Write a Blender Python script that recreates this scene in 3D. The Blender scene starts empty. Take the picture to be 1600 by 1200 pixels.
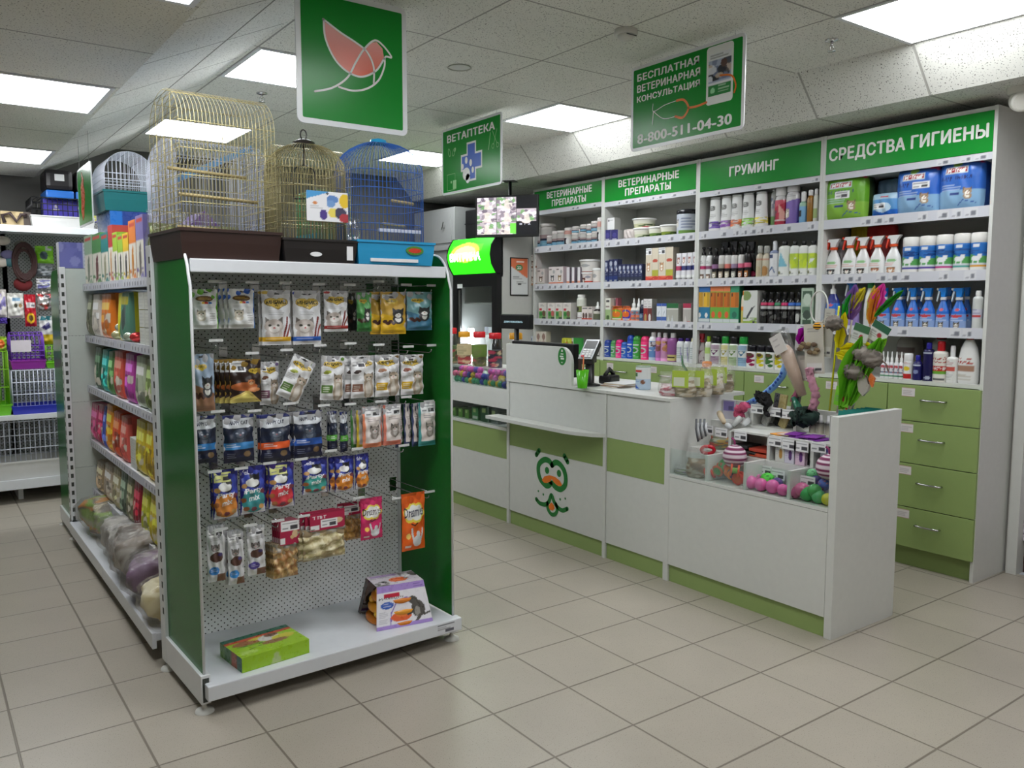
import bpy, bmesh, math, random
import numpy as np
from mathutils import Matrix, Vector
PI = math.pi
scene = bpy.context.scene
COL = scene.collection
# ---------------------------------------------------------------- camera
CAM_R = np.array([[0.8087558687806187, -0.5881440559314713, 0.0007170670311424931],
                  [-0.05554914565801439, -0.07759917212837464, -0.9954359150142229],
                  [0.5855153602846928, 0.8050248058016702, -0.09542968570205623]])
CAM_C = np.array([-1.84574853, -2.18926567, 1.37261978])
FPX = 1288.96
cam = bpy.data.cameras.new('camera'); cam_o = bpy.data.objects.new('camera', cam); COL.objects.link(cam_o)
m4 = Matrix.Identity(4)
for i in range(3):
    m4[i][0] = CAM_R[0][i]; m4[i][1] = -CAM_R[1][i]; m4[i][2] = -CAM_R[2][i]; m4[i][3] = CAM_C[i]
cam_o.matrix_world = m4
cam.sensor_fit = 'HORIZONTAL'; cam.sensor_width = 36.0; cam.lens = FPX / 1600 * 36.0
cam.clip_start = 0.05; cam.clip_end = 60
scene.camera = cam_o
# ---------------------------------------------------------------- world, exposure
w = bpy.data.worlds.new('world'); scene.world = w; w.use_nodes = True
w.node_tree.nodes['Background'].inputs[0].default_value = (0.8, 0.85, 0.9, 1)
w.node_tree.nodes['Background'].inputs[1].default_value = 0.1
vs = scene.view_settings
vs.view_transform = 'Standard'; vs.look = 'None'; vs.gamma = 1.0; vs.use_curve_mapping = False
vs.exposure = 1.05
scene.cycles.max_bounces = 7; scene.cycles.transparent_max_bounces = 24
scene.cycles.diffuse_bounces = 4; scene.cycles.glossy_bounces = 3
scene.cycles.caustics_reflective = False; scene.cycles.caustics_refractive = False
scene.cycles.sample_clamp_indirect = 4.0
LAMP = 7.5          # strength of the ceiling panels
# ---------------------------------------------------------------- picture -> place
def at(px, py, ax, val):
    d = CAM_R.T @ np.array([(px - 800) / FPX, (py - 600) / FPX, 1.0])
    return CAM_C + d * ((val - CAM_C[ax]) / d[ax])
# ---------------------------------------------------------------- colour
def lin(c):
    c = np.asarray(c, float) / 255.0
    return np.where(c <= 0.04045, c / 12.92, ((c + 0.055) / 1.055) ** 2.4)
def C3(c):
    return lin(c)
# ---------------------------------------------------------------- materials
MATS = {}
def nodes(name):
    m = bpy.data.materials.new(name); m.use_nodes = True
    return m, m.node_tree, m.node_tree.nodes, m.node_tree.links, m.node_tree.nodes['Principled BSDF']
def solid(name, col, rough=0.5, metal=0.0, vary=0.04, scale=30.0, bump=0.0, spec=0.5):
    """one colour with a little procedural mottling"""
    if name in MATS: return MATS[name]
    m, nt, N, L, b = nodes(name)
    c = lin(col)
    tc = N.new('ShaderNodeTexCoord'); nz = N.new('ShaderNodeTexNoise'); nz.inputs['Scale'].default_value = scale
    nz.inputs['Detail'].default_value = 3
    L.new(tc.outputs['Object'], nz.inputs['Vector'])
    mx = N.new('ShaderNodeMix'); mx.data_type = 'RGBA'
    mx.inputs[6].default_value = (*np.clip(c * (1 - vary), 0, 1), 1); mx.inputs[7].default_value = (*np.clip(c * (1 + vary), 0, 1), 1)
    L.new(nz.outputs['Fac'], mx.inputs[0]); L.new(mx.outputs[2], b.inputs['Base Color'])
    b.inputs['Roughness'].default_value = rough; b.inputs['Metallic'].default_value = metal
    b.inputs['Specular IOR Level'].default_value = spec
    if bump:
        bp = N.new('ShaderNodeBump'); bp.inputs['Strength'].default_value = bump; bp.inputs['Distance'].default_value = 0.002
        L.new(nz.outputs['Fac'], bp.inputs['Height']); L.new(bp.outputs['Normal'], b.inputs['Normal'])
    MATS[name] = m; return m
def printed(name, rough=0.5, metal=0.0, spec=0.5, bump=0.0):
    """printed surface: reads the colour painted on the mesh"""
    if name in MATS: return MATS[name]
    m, nt, N, L, b = nodes(name)
    a = N.new('ShaderNodeVertexColor'); a.layer_name = 'Col'
    L.new(a.outputs['Color'], b.inputs['Base Color'])
    tc = N.new('ShaderNodeTexCoord'); nz = N.new('ShaderNodeTexNoise'); nz.inputs['Scale'].default_value = 45
    L.new(tc.outputs['Object'], nz.inputs['Vector'])
    mr = N.new('ShaderNodeMapRange'); mr.inputs[3].default_value = rough * 0.85; mr.inputs[4].default_value = rough * 1.15
    L.new(nz.outputs['Fac'], mr.inputs[0]); L.new(mr.outputs[0], b.inputs['Roughness'])
    b.inputs['Metallic'].default_value = metal; b.inputs['Specular IOR Level'].default_value = spec
    if bump:
        bp = N.new('ShaderNodeBump'); bp.inputs['Strength'].default_value = bump; bp.inputs['Distance'].default_value = 0.004
        L.new(nz.outputs['Fac'], bp.inputs['Height']); L.new(bp.outputs['Normal'], b.inputs['Normal'])
    MATS[name] = m; return m
def clear(name, tint=(255, 255, 255), gloss=0.12, rough=0.08, white=0.0, bump=0.0):
    """thin clear plastic or pane: transparent with a glossy skin and an optional milky share"""
    if name in MATS: return MATS[name]
    m, nt, N, L, b = nodes(name); N.remove(b); out = N['Material Output']
    t = N.new('ShaderNodeBsdfTransparent'); t.inputs[0].default_value = (*lin(tint), 1)
    g = N.new('ShaderNodeBsdfGlossy'); g.inputs['Roughness'].default_value = rough; g.inputs[0].default_value = (1, 1, 1, 1)
    d = N.new('ShaderNodeBsdfDiffuse'); d.inputs[0].default_value = (0.8, 0.8, 0.8, 1)
    s0 = N.new('ShaderNodeMixShader'); s0.inputs[0].default_value = white
    L.new(t.outputs[0], s0.inputs[1]); L.new(d.outputs[0], s0.inputs[2])
    s1 = N.new('ShaderNodeMixShader'); lw = N.new('ShaderNodeLayerWeight'); lw.inputs[0].default_value = 0.35
    mu = N.new('ShaderNodeMath'); mu.operation = 'MULTIPLY_ADD'; mu.inputs[1].default_value = 0.22; mu.inputs[2].default_value = gloss
    L.new(lw.outputs['Fresnel'], mu.inputs[0]); L.new(mu.outputs[0], s1.inputs[0])
    L.new(s0.outputs[0], s1.inputs[1]); L.new(g.outputs[0], s1.inputs[2]); L.new(s1.outputs[0], out.inputs['Surface'])
    if bump:
        tc = N.new('ShaderNodeTexCoord'); nz = N.new('ShaderNodeTexNoise'); nz.inputs['Scale'].default_value = 28; nz.inputs['Detail'].default_value = 4
        bp = N.new('ShaderNodeBump'); bp.inputs['Strength'].default_value = bump; bp.inputs['Distance'].default_value = 0.02
        L.new(tc.outputs['Object'], nz.inputs['Vector']); L.new(nz.outputs['Fac'], bp.inputs['Height']); L.new(bp.outputs['Normal'], g.inputs['Normal'])
    MATS[name] = m; return m
def glow(name, col, strength, attr=False):
    if name in MATS: return MATS[name]
    m, nt, N, L, b = nodes(name)
    b.inputs['Base Color'].default_value = (*lin(col), 1); b.inputs['Emission Strength'].default_value = strength
    if attr:
        a = N.new('ShaderNodeVertexColor'); a.layer_name = 'Col'
        L.new(a.outputs['Color'], b.inputs['Emission Color']); L.new(a.outputs['Color'], b.inputs['Base Color'])
    else:
        tc = N.new('ShaderNodeTexCoord'); nz = N.new('ShaderNodeTexNoise'); nz.inputs['Scale'].default_value = 8
        mx = N.new('ShaderNodeMix'); mx.data_type = 'RGBA'
        mx.inputs[6].default_value = (*lin(col) * 0.97, 1); mx.inputs[7].default_value = (*lin(col), 1)
        L.new(tc.outputs['Object'], nz.inputs['Vector']); L.new(nz.outputs['Fac'], mx.inputs[0]); L.new(mx.outputs[2], b.inputs['Emission Color'])
    MATS[name] = m; return m
def mnode(N, op, *ins, L=None):
    n = N.new('ShaderNodeMath'); n.operation = op
    for i, v in enumerate(ins):
        if isinstance(v, (int, float)): n.inputs[i].default_value = v
        else: L.new(v, n.inputs[i])
    return n.outputs[0]
def tiled(name, base, line, pitch, offs, width, axes, speck=None, rough=0.4, var=0.05, mott=0.06, bumpd=0.0015):
    """square tiling in place coordinates: pitch, offsets of one joint, joint width, the two axes it runs over"""
    m, nt, N, L, b = nodes(name)
    geo = N.new('ShaderNodeNewGeometry'); sp = N.new('ShaderNodeSeparateXYZ'); L.new(geo.outputs['Position'], sp.inputs[0])
    dist = None; cells = []
    for a, o in zip(axes, offs):
        if o is None: continue
        v = mnode(N, 'SUBTRACT', sp.outputs[a], o, L=L); v = mnode(N, 'DIVIDE', v, pitch, L=L)
        fr = mnode(N, 'FRACT', v, L=L); cells.append(mnode(N, 'FLOOR', v, L=L))
        d = mnode(N, 'MINIMUM', fr, mnode(N, 'SUBTRACT', 1.0, fr, L=L), L=L); d = mnode(N, 'MULTIPLY', d, pitch, L=L)
        dist = d if dist is None else mnode(N, 'MINIMUM', dist, d, L=L)
    mr = N.new('ShaderNodeMapRange'); mr.inputs[1].default_value = width * 0.35; mr.inputs[2].default_value = width * 0.65
    L.new(dist, mr.inputs[0])
    cb = N.new('ShaderNodeCombineXYZ')
    for i, cl in enumerate(cells): L.new(cl, cb.inputs[i])
    wn = N.new('ShaderNodeTexWhiteNoise'); L.new(cb.outputs[0], wn.inputs[0])
    nz = N.new('ShaderNodeTexNoise'); nz.inputs['Scale'].default_value = 3.0; nz.inputs['Detail'].default_value = 5
    L.new(geo.outputs['Position'], nz.inputs['Vector'])
    bc = lin(base)
    mA = N.new('ShaderNodeMix'); mA.data_type = 'RGBA'; mA.inputs[6].default_value = (*bc * (1 - var), 1); mA.inputs[7].default_value = (*bc * (1 + var), 1)
    L.new(wn.outputs[0], mA.inputs[0])
    mB = N.new('ShaderNodeMix'); mB.data_type = 'RGBA'; mB.blend_type = 'MULTIPLY'; mB.inputs[0].default_value = 1.0
    mm = N.new('ShaderNodeMapRange'); mm.inputs[1].default_value = 0.3; mm.inputs[2].default_value = 0.7
    mm.inputs[3].default_value = 1 - mott; mm.inputs[4].default_value = 1 + mott; L.new(nz.outputs['Fac'], mm.inputs[0])
    cc = N.new('ShaderNodeCombineColor')
    for i in range(3): L.new(mm.outputs[0], cc.inputs[i])
    L.new(mA.outputs[2], mB.inputs[6]); L.new(cc.outputs[0], mB.inputs[7]); col = mB.outputs[2]
    if speck:
        sc_, thr, scol = speck
        n2 = N.new('ShaderNodeTexNoise'); n2.inputs['Scale'].default_value = sc_; n2.inputs['Detail'].default_value = 1.5
        L.new(geo.outputs['Position'], n2.inputs['Vector'])
        r2 = N.new('ShaderNodeMapRange'); r2.inputs[1].default_value = thr; r2.inputs[2].default_value = thr + 0.05; L.new(n2.outputs['Fac'], r2.inputs[0])
        mS = N.new('ShaderNodeMix'); mS.data_type = 'RGBA'; mS.inputs[7].default_value = (*lin(scol), 1)
        L.new(r2.outputs[0], mS.inputs[0]); L.new(col, mS.inputs[6]); col = mS.outputs[2]
    mC = N.new('ShaderNodeMix'); mC.data_type = 'RGBA'; mC.inputs[6].default_value = (*lin(line), 1)
    L.new(mr.outputs[0], mC.inputs[0]); L.new(col, mC.inputs[7]); L.new(mC.outputs[2], b.inputs['Base Color'])
    b.inputs['Roughness'].default_value = rough
    bp = N.new('ShaderNodeBump'); bp.inputs['Distance'].default_value = bumpd; bp.inputs['Strength'].default_value = 0.6
    L.new(mr.outputs[0], bp.inputs['Height']); L.new(bp.outputs['Normal'], b.inputs['Normal'])
    return m
def perforated(name, base, hole, pitch, r, axes):
    """pegboard: staggered dark holes"""
    m, nt, N, L, b = nodes(name)
    geo = N.new('ShaderNodeNewGeometry'); sp = N.new('ShaderNodeSeparateXYZ'); L.new(geo.outputs['Position'], sp.inputs[0])
    u = mnode(N, 'DIVIDE', sp.outputs[axes[0]], pitch, L=L); v = mnode(N, 'DIVIDE', sp.outputs[axes[1]], pitch, L=L)
    best = None
    for off in (0.0, 0.5):
        fu = mnode(N, 'SUBTRACT', mnode(N, 'FRACT', mnode(N, 'ADD', u, 100.0 + off, L=L), L=L), 0.5, L=L)
        fv = mnode(N, 'SUBTRACT', mnode(N, 'FRACT', mnode(N, 'ADD', v, 100.0 + off, L=L), L=L), 0.5, L=L)
        d = mnode(N, 'SQRT', mnode(N, 'ADD', mnode(N, 'MULTIPLY', fu, fu, L=L), mnode(N, 'MULTIPLY', fv, fv, L=L), L=L), L=L)
        best = d if best is None else mnode(N, 'MINIMUM', best, d, L=L)
    mr = N.new('ShaderNodeMapRange'); mr.inputs[1].default_value = r / pitch * 0.9; mr.inputs[2].default_value = r / pitch * 1.1; L.new(best, mr.inputs[0])
    mx = N.new('ShaderNodeMix'); mx.data_type = 'RGBA'; mx.inputs[6].default_value = (*lin(hole), 1); mx.inputs[7].default_value = (*lin(base), 1)
    L.new(mr.outputs[0], mx.inputs[0]); L.new(mx.outputs[2], b.inputs['Base Color']); b.inputs['Roughness'].default_value = 0.4
    return m
# ---------------------------------------------------------------- painted art: a small grid of colours in (u, v)
TXT = {}
def text_tris(s, bold=0.0):
    k = (s, bold)
    if k in TXT: return TXT[k]
    cu = bpy.data.curves.new('t', 'FONT'); cu.body = s; cu.align_x = 'CENTER'; cu.resolution_u = 2; cu.offset = bold
    ob = bpy.data.objects.new('t', cu); me = bpy.data.meshes.new_from_object(ob)
    me.calc_loop_triangles()
    v = np.zeros(len(me.vertices) * 3); me.vertices.foreach_get('co', v); v = v.reshape(-1, 3)[:, :2]
    t = np.array([list(lt.vertices) for lt in me.loop_triangles]).reshape(-1, 3)
    mn = v.min(0); mx = v.max(0); v = (v - mn) / (mx - mn)
    asp = (mx - mn)[0] / (mx - mn)[1]
    bpy.data.objects.remove(ob); bpy.data.meshes.remove(me); bpy.data.curves.remove(cu)
    TXT[k] = (v, t, asp); return TXT[k]
class Art:
    def __init__(s, W, H, bg=(255, 255, 255), win=(0.0, 1.0)):
        # win: the share of the width that drawing coordinates 0..1 cover (the front of a bottle)
        s.W, s.H = W, H; s.a = np.zeros((H, W, 3)); s.a[:] = lin(bg); s.win = win
        s.U, s.V = np.meshgrid((np.linspace(0, 1, W) - win[0]) / (win[1] - win[0]), np.linspace(0, 1, H))
    def put(s, m, c, al=1.0):
        s.a[m] = s.a[m] * (1 - al) + lin(c) * al; return s
    def rect(s, u0, v0, u1, v1, c, al=1.0): return s.put((s.U >= u0) & (s.U <= u1) & (s.V >= v0) & (s.V <= v1), c, al)
    def ell(s, cu, cv, ru, rv, c, al=1.0): return s.put(((s.U - cu) / ru) ** 2 + ((s.V - cv) / rv) ** 2 <= 1, c, al)
    def poly(s, pts, c, al=1.0):
        m = np.zeros(s.U.shape, bool); n = len(pts)
        for i in range(n):
            (x0, y0), (x1, y1) = pts[i], pts[(i + 1) % n]
            if y0 == y1: continue
            k = ((s.V > min(y0, y1)) & (s.V <= max(y0, y1))) & (s.U < (x1 - x0) * (s.V - y0) / (y1 - y0) + x0)
            m ^= k
        return s.put(m, c, al)
    def line(s, pts, wd, c, asp=1.0):
        m = np.zeros(s.U.shape, bool)
        for (x0, y0), (x1, y1) in zip(pts[:-1], pts[1:]):
            dx, dy = x1 - x0, (y1 - y0) * asp; l = dx * dx + dy * dy + 1e-12
            t = np.clip(((s.U - x0) * dx + (s.V - y0) * asp * dy) / l, 0, 1)
            m |= (s.U - x0 - t * dx) ** 2 + ((s.V - y0) * asp - t * dy) ** 2 <= wd * wd
        return s.put(m, c)
    def text(s, t, u0, v0, u1, v1, c, bold=0.0, slant=0.0):
        v, tr, _ = text_tris(t, bold); p = np.empty_like(v)
        p[:, 0] = u0 + v[:, 0] * (u1 - u0); p[:, 1] = v0 + v[:, 1] * (v1 - v0) + slant * v[:, 0]
        m = np.zeros(s.U.shape, bool); du, dv = 1 / (s.W - 1) / (s.win[1] - s.win[0]), 1 / (s.H - 1); uo = s.U[0, 0]
        for a, b, d in p[tr]:
            i0 = max(0, int((min(a[0], b[0], d[0]) - uo) / du)); i1 = min(s.W, int((max(a[0], b[0], d[0]) - uo) / du) + 2)
            j0 = max(0, int(min(a[1], b[1], d[1]) / dv)); j1 = min(s.H, int(max(a[1], b[1], d[1]) / dv) + 2)
            if i0 >= i1 or j0 >= j1: continue
            U = s.U[j0:j1, i0:i1]; V = s.V[j0:j1, i0:i1]
            e = lambda P, Q: (Q[0] - P[0]) * (V - P[1]) - (Q[1] - P[1]) * (U - P[0])
            e1, e2, e3 = e(a, b), e(b, d), e(d, a)
            m[j0:j1, i0:i1] |= ((e1 >= 0) & (e2 >= 0) & (e3 >= 0)) | ((e1 <= 0) & (e2 <= 0) & (e3 <= 0))
        return s.put(m, c)
    def lines(s, u0, u1, v1, n, dv, c, seed=1):
        """rows of fine print"""
        r = random.Random(seed)
        for i in range(n):
            s.rect(u0, v1 - i * dv - dv * 0.45, u0 + (u1 - u0) * r.uniform(.6, 1), v1 - i * dv, c, 0.55)
        return s
    def blot(s, u0, v0, u1, v1, cols, n=14, seed=0, r=0.2):
        """a photograph too small to read: overlapping soft patches"""
        R = random.Random(seed); U0, V0, dU, dV = u0, v0, u1 - u0, v1 - v0
        box = (s.U >= u0) & (s.U <= u1) & (s.V >= v0) & (s.V <= v1)
        for i in range(n):
            cu, cv = U0 + dU * R.random(), V0 + dV * R.random(); ru, rv = dU * r * R.uniform(.5, 1.3), dV * r * R.uniform(.5, 1.3)
            s.put(box & (((s.U - cu) / ru) ** 2 + ((s.V - cv) / rv) ** 2 <= 1), R.choice(cols), 0.85)
        return s
    def cat(s, u, v, w, h, c1, c2=(245, 240, 230), eye=(60, 60, 50), body=True):
        """head (and chest) of a cat or small dog seen from the front"""
        d = np.array(c1) * 0.62
        if body: s.ell(u, v - h * 1.15, w * 0.95, h * 1.05, c1); s.ell(u, v - h * 1.05, w * 0.5, h * 0.75, c2)
        for k in (-1, 1): s.poly([(u + k * w * 0.95, v + h * 1.35), (u + k * w * 0.2, v + h * .6), (u + k * w * 0.95, v + h * .1)], d)
        s.ell(u, v, w, h, c1); s.ell(u, v - h * 0.35, w * 0.55, h * 0.5, c2)
        for k in (-1, 1): s.ell(u + k * w * 0.42, v + h * 0.15, w * 0.17, h * 0.17, eye)
        s.ell(u, v - h * 0.22, w * 0.13, h * 0.1, (190, 110, 110)); return s
    def tag(s, u0, v0, u1, v1, bg=(238, 238, 240)):
        """price ticket: name line, price line, bar code"""
        s.rect(u0, v0, u1, v1, bg); du, dv = u1 - u0, v1 - v0
        s.rect(u0 + du * .08, v0 + dv * .72, u0 + du * .9, v0 + dv * .82, (150, 150, 155))
        s.rect(u0 + du * .08, v0 + dv * .25, u0 + du * .4, v0 + dv * .38, (150, 150, 155))
        s.rect(u0 + du * .52, v0 + dv * .15, u0 + du * .92, v0 + dv * .55, (70, 70, 75)); return s
# ---------------------------------------------------------------- meshes
class MB:
    def __init__(s): s.V = []; s.F = []; s.C = []; s.S = []; s.I = []; s.n = 0; s.M = None
    def add(s, v, f, c, smooth=False, mi=0):
        v = np.asarray(v, float).reshape(-1, 3)
        if s.M is not None: v = v @ s.M[:3, :3].T + s.M[:3, 3]
        c = np.asarray(c, float)
        if c.ndim == 1: c = np.tile(c, (len(v), 1))
        s.V.append(v); s.C.append(c)
        k = s.n
        for q in f: s.F.append(tuple(int(i) + k for i in q))
        s.S += [smooth] * len(f); s.I += [mi] * len(f); s.n += len(v); return s
    def box(s, x0, x1, y0, y1, z0, z1, col=(200, 200, 200), mi=0, bev=0.0):
        c = lin(col)
        if bev > 0:
            bm = bmesh.new(); bmesh.ops.create_cube(bm, size=1.0)
            for v in bm.verts: v.co = (x0 + (v.co.x + .5) * (x1 - x0), y0 + (v.co.y + .5) * (y1 - y0), z0 + (v.co.z + .5) * (z1 - z0))
            bmesh.ops.bevel(bm, geom=bm.edges[:], offset=bev, segments=2, affect='EDGES', profile=0.6)
            bm.verts.index_update()
            s.add([v.co[:] for v in bm.verts], [[v.index for v in f.verts] for f in bm.faces], c, False, mi); bm.free(); return s
        v = [(x0, y0, z0), (x1, y0, z0), (x1, y1, z0), (x0, y1, z0), (x0, y0, z1), (x1, y0, z1), (x1, y1, z1), (x0, y1, z1)]
        return s.add(v, [(0, 3, 2, 1), (4, 5, 6, 7), (0, 1, 5, 4), (1, 2, 6, 5), (2, 3, 7, 6), (3, 0, 4, 7)], c, False, mi)
    def sheet(s, P, art, smooth=True, mi=0, flip=False):
        """grid of points P (H, W, 3) with art of the same size (or one colour)"""
        H, W = P.shape[:2]; f = []
        for j in range(H - 1):
            for i in range(W - 1):
                a = j * W + i; q = (a, a + 1, a + W + 1, a + W); f.append(q[::-1] if flip else q)
        c = art.a.reshape(-1, 3) if isinstance(art, Art) else lin(art)
        return s.add(P.reshape(-1, 3), f, c, smooth, mi)
    def front(s, x0, x1, y, z0, z1, art, mi=0):
        """flat printed rectangle facing -y"""
        P = np.empty((art.H, art.W, 3)); P[..., 0] = x0 + np.linspace(0, 1, art.W) * (x1 - x0); P[..., 1] = y; P[..., 2] = z0 + art.V * (z1 - z0)
        return s.sheet(P, art, False, mi)
    def quad(s, o, du, dv, art, mi=0):
        """printed rectangle from corner o along du (u) and dv (v)"""
        o, du, dv = map(np.asarray, (o, du, dv))
        P = o + art.U[..., None] * du + art.V[..., None] * dv
        return s.sheet(P, art, False, mi)
    def carton(s, w, d, h, art=None, side=(220, 220, 220), top=None, x=0, y=0, z=0, sideart=None, topart=None):
        """closed carton, printed front towards -y"""
        c = lin(side); t = lin(top if top is not None else side)
        x0, x1, y0, y1, z0, z1 = x - w / 2, x + w / 2, y - d / 2, y + d / 2, z, z + h
        def q(vs, cc): s.add(vs, [(0, 1, 2, 3)], cc)
        if art is None: q([(x0, y0, z0), (x1, y0, z0), (x1, y0, z1), (x0, y0, z1)], c)
        else: s.front(x0, x1, y0, z0, z1, art)
        if sideart is None:
            q([(x1, y0, z0), (x1, y1, z0), (x1, y1, z1), (x1, y0, z1)], c); q([(x0, y1, z0), (x0, y0, z0), (x0, y0, z1), (x0, y1, z1)], c)
        else:
            s.quad((x1, y0, z0), (0, d, 0), (0, 0, h), sideart); s.quad((x0, y1, z0), (0, -d, 0), (0, 0, h), sideart)
        q([(x1, y1, z0), (x0, y1, z0), (x0, y1, z1), (x1, y1, z1)], c)
        if topart is None: q([(x0, y0, z1), (x1, y0, z1), (x1, y1, z1), (x0, y1, z1)], t)
        else: s.quad((x0, y0, z1), (w, 0, 0), (0, d, 0), topart)
        q([(x0, y1, z0), (x1, y1, z0), (x1, y0, z0), (x0, y0, z0)], c); return s
    def lathe(s, prof, n=24, col=(255, 255, 255), art=None, x=0, y=0, z=0, sx=1.0, sy=1.0, cap=True, mi=0, smooth=True):
        """profile [(r, z)] turned round z; art's u = 0.5 faces -y. col may be a list, one per profile ring"""
        if art is not None:
            zz = np.array([p[1] for p in prof]); rr = np.array([p[0] for p in prof])
            t = np.linspace(0, 1, art.H); zs = zz[0] + t * (zz[-1] - zz[0]); rs = np.interp(zs, zz, rr); n = art.W
        else:
            rs = np.array([p[0] for p in prof]); zs = np.array([p[1] for p in prof])
        if art is not None:
            ang = -PI / 2 + (np.linspace(0, 1, n) - 0.5) * 2 * PI
            P = np.empty((len(rs), n, 3)); P[..., 0] = x + sx * rs[:, None] * np.cos(ang); P[..., 1] = y + sy * rs[:, None] * np.sin(ang); P[..., 2] = z + zs[:, None]
            s.sheet(P, art, smooth, mi)
            if cap:
                for j, fl in ((0, True), (len(rs) - 1, False)):
                    f = list(range(n - 1)); s.add(P[j, :-1], [f[::-1] if fl else f], art.a[j, 0], False, mi)
            return s
        ang = np.arange(n) * 2 * PI / n; H = len(rs)
        P = np.empty((H, n, 3)); P[..., 0] = x + sx * rs[:, None] * np.cos(ang); P[..., 1] = y + sy * rs[:, None] * np.sin(ang); P[..., 2] = z + zs[:, None]
        f = []
        for j in range(H - 1):
            for i in range(n):
                k = (i + 1) % n; f.append((j * n + i, j * n + k, (j + 1) * n + k, (j + 1) * n + i))
        cc = np.asarray(col, float)
        c = lin(col) if cc.ndim == 1 else np.repeat(lin(cc), n, 0)
        s.add(P.reshape(-1, 3), f, c, smooth, mi)
        if cap:
            b = list(range(n)); c0 = c if c.ndim == 1 else c[0]; c1 = c if c.ndim == 1 else c[-1]
            if rs[0] > 1e-6: s.add(P[0], [b[::-1]], c0, False, mi)
            if rs[-1] > 1e-6: s.add(P[-1], [b], c1, False, mi)
        return s
    def tube(s, pts, r, n=6, col=(180, 180, 180), mi=0, closed=False):
        pts = np.asarray(pts, float); m = len(pts); P = []
        rr = r if hasattr(r, '__len__') else [r] * m
        up = None
        for i in range(m):
            a = pts[(i - 1) % m] if (i > 0 or closed) else pts[i]; b = pts[(i + 1) % m] if (i < m - 1 or closed) else pts[i]
            t = b - a; t = t / (np.linalg.norm(t) + 1e-12)
            if up is None: up = np.array([0, 0, 1.0]) if abs(t[2]) < 0.9 else np.array([1.0, 0, 0])
            e = up - t * np.dot(up, t); e /= np.linalg.norm(e) + 1e-12; up = e; g = np.cross(t, e)
            for k in range(n):
                A = 2 * PI * k / n; P.append(pts[i] + rr[i] * (math.cos(A) * e + math.sin(A) * g))
        f = []
        for i in range(m if closed else m - 1):
            j = (i + 1) % m
            for k in range(n):
                l = (k + 1) % n; f.append((i * n + k, i * n + l, j * n + l, j * n + k))
        if not closed: f.append(tuple(range(n))[::-1]); f.append(tuple((m - 1) * n + k for k in range(n)))
        return s.add(P, f, lin(col), True, mi)
    def ball(s, x, y, z, r, col=(200, 50, 50), n=14, m=9, art=None, sq=(1, 1, 1), mi=0):
        W, H = (art.W, art.H) if art is not None else (n + 1, m)
        th = -PI / 2 + (np.linspace(0, 1, W) - .5) * 2 * PI; ph = np.linspace(-PI / 2, PI / 2, H)
        P = np.empty((H, W, 3)); P[..., 0] = x + r * sq[0] * np.cos(ph)[:, None] * np.cos(th); P[..., 1] = y + r * sq[1] * np.cos(ph)[:, None] * np.sin(th); P[..., 2] = z + r * sq[2] * np.sin(ph)[:, None]
        return s.sheet(P, art if art is not None else col, True, mi)
    def prism(s, pts, t0, t1, axis=1, col=(200, 200, 200), mi=0, smooth=False):
        """outline pts (a, b) extruded along axis from t0 to t1 (axis 0: (y,z), 1: (x,z), 2: (x,y))"""
        def P(a, b, t): return {0: (t, a, b), 1: (a, t, b), 2: (a, b, t)}[axis]
        n = len(pts); v = [P(a, b, t0) for a, b in pts] + [P(a, b, t1) for a, b in pts]
        f = [(i, (i + 1) % n, n + (i + 1) % n, n + i) for i in range(n)]
        s.add(v, f, lin(col), smooth, mi)
        s.add([P(a, b, t0) for a, b in pts], [tuple(range(n))[::-1]], lin(col), False, mi); s.add([P(a, b, t1) for a, b in pts], [tuple(range(n))], lin(col), False, mi)
        return s
    def build(s, name, mats, parent=None, loc=None, rz=0.0):
        me = bpy.data.meshes.new(name)
        V = np.concatenate(s.V); C = np.concatenate(s.C)
        me.from_pydata(V.tolist(), [], s.F)
        at_ = me.color_attributes.new('Col', 'FLOAT_COLOR', 'POINT')
        at_.data.foreach_set('color', np.concatenate([np.clip(C, 0, 1), np.ones((len(C), 1))], 1).astype(np.float32).ravel())
        me.polygons.foreach_set('use_smooth', np.array(s.S, bool))
        mats = mats if isinstance(mats, (list, tuple)) else [mats]
        for m in mats: me.materials.append(m)
        if len(mats) > 1: me.polygons.foreach_set('material_index', np.array(s.I, np.int32))
        me.update()
        o = bpy.data.objects.new(name, me); COL.objects.link(o)
        if parent is not None: o.parent = parent
        if loc is not None: o.location = loc
        if rz: o.rotation_euler = (0, 0, rz)
        return o
def tag(o, label, cat, group=None):
    o['label'] = label; o['category'] = cat
    if group: o['group'] = group
    return o
def thing(name, label, cat, loc=(0, 0, 0), rz=0.0, group=None):
    o = bpy.data.objects.new(name, None); COL.objects.link(o); o.empty_display_size = 0.05
    o.location = loc; o.rotation_euler = (0, 0, rz); return tag(o, label, cat, group)
def struct(o): o['kind'] = 'structure'; return o
def dup(o, loc, rz=None, label=None, group=None, rot=None):
    c = o.copy(); COL.objects.link(c); c.location = loc
    if rz is not None: c.rotation_euler = (0, 0, rz)
    if rot is not None: c.rotation_euler = rot
    if label: c['label'] = label
    if group: c['group'] = group
    for ch in list(o.children):
        d = ch.copy(); COL.objects.link(d); d.parent = c
        for g in ch.children:
            e = g.copy(); COL.objects.link(e); e.parent = d
    return c
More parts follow.
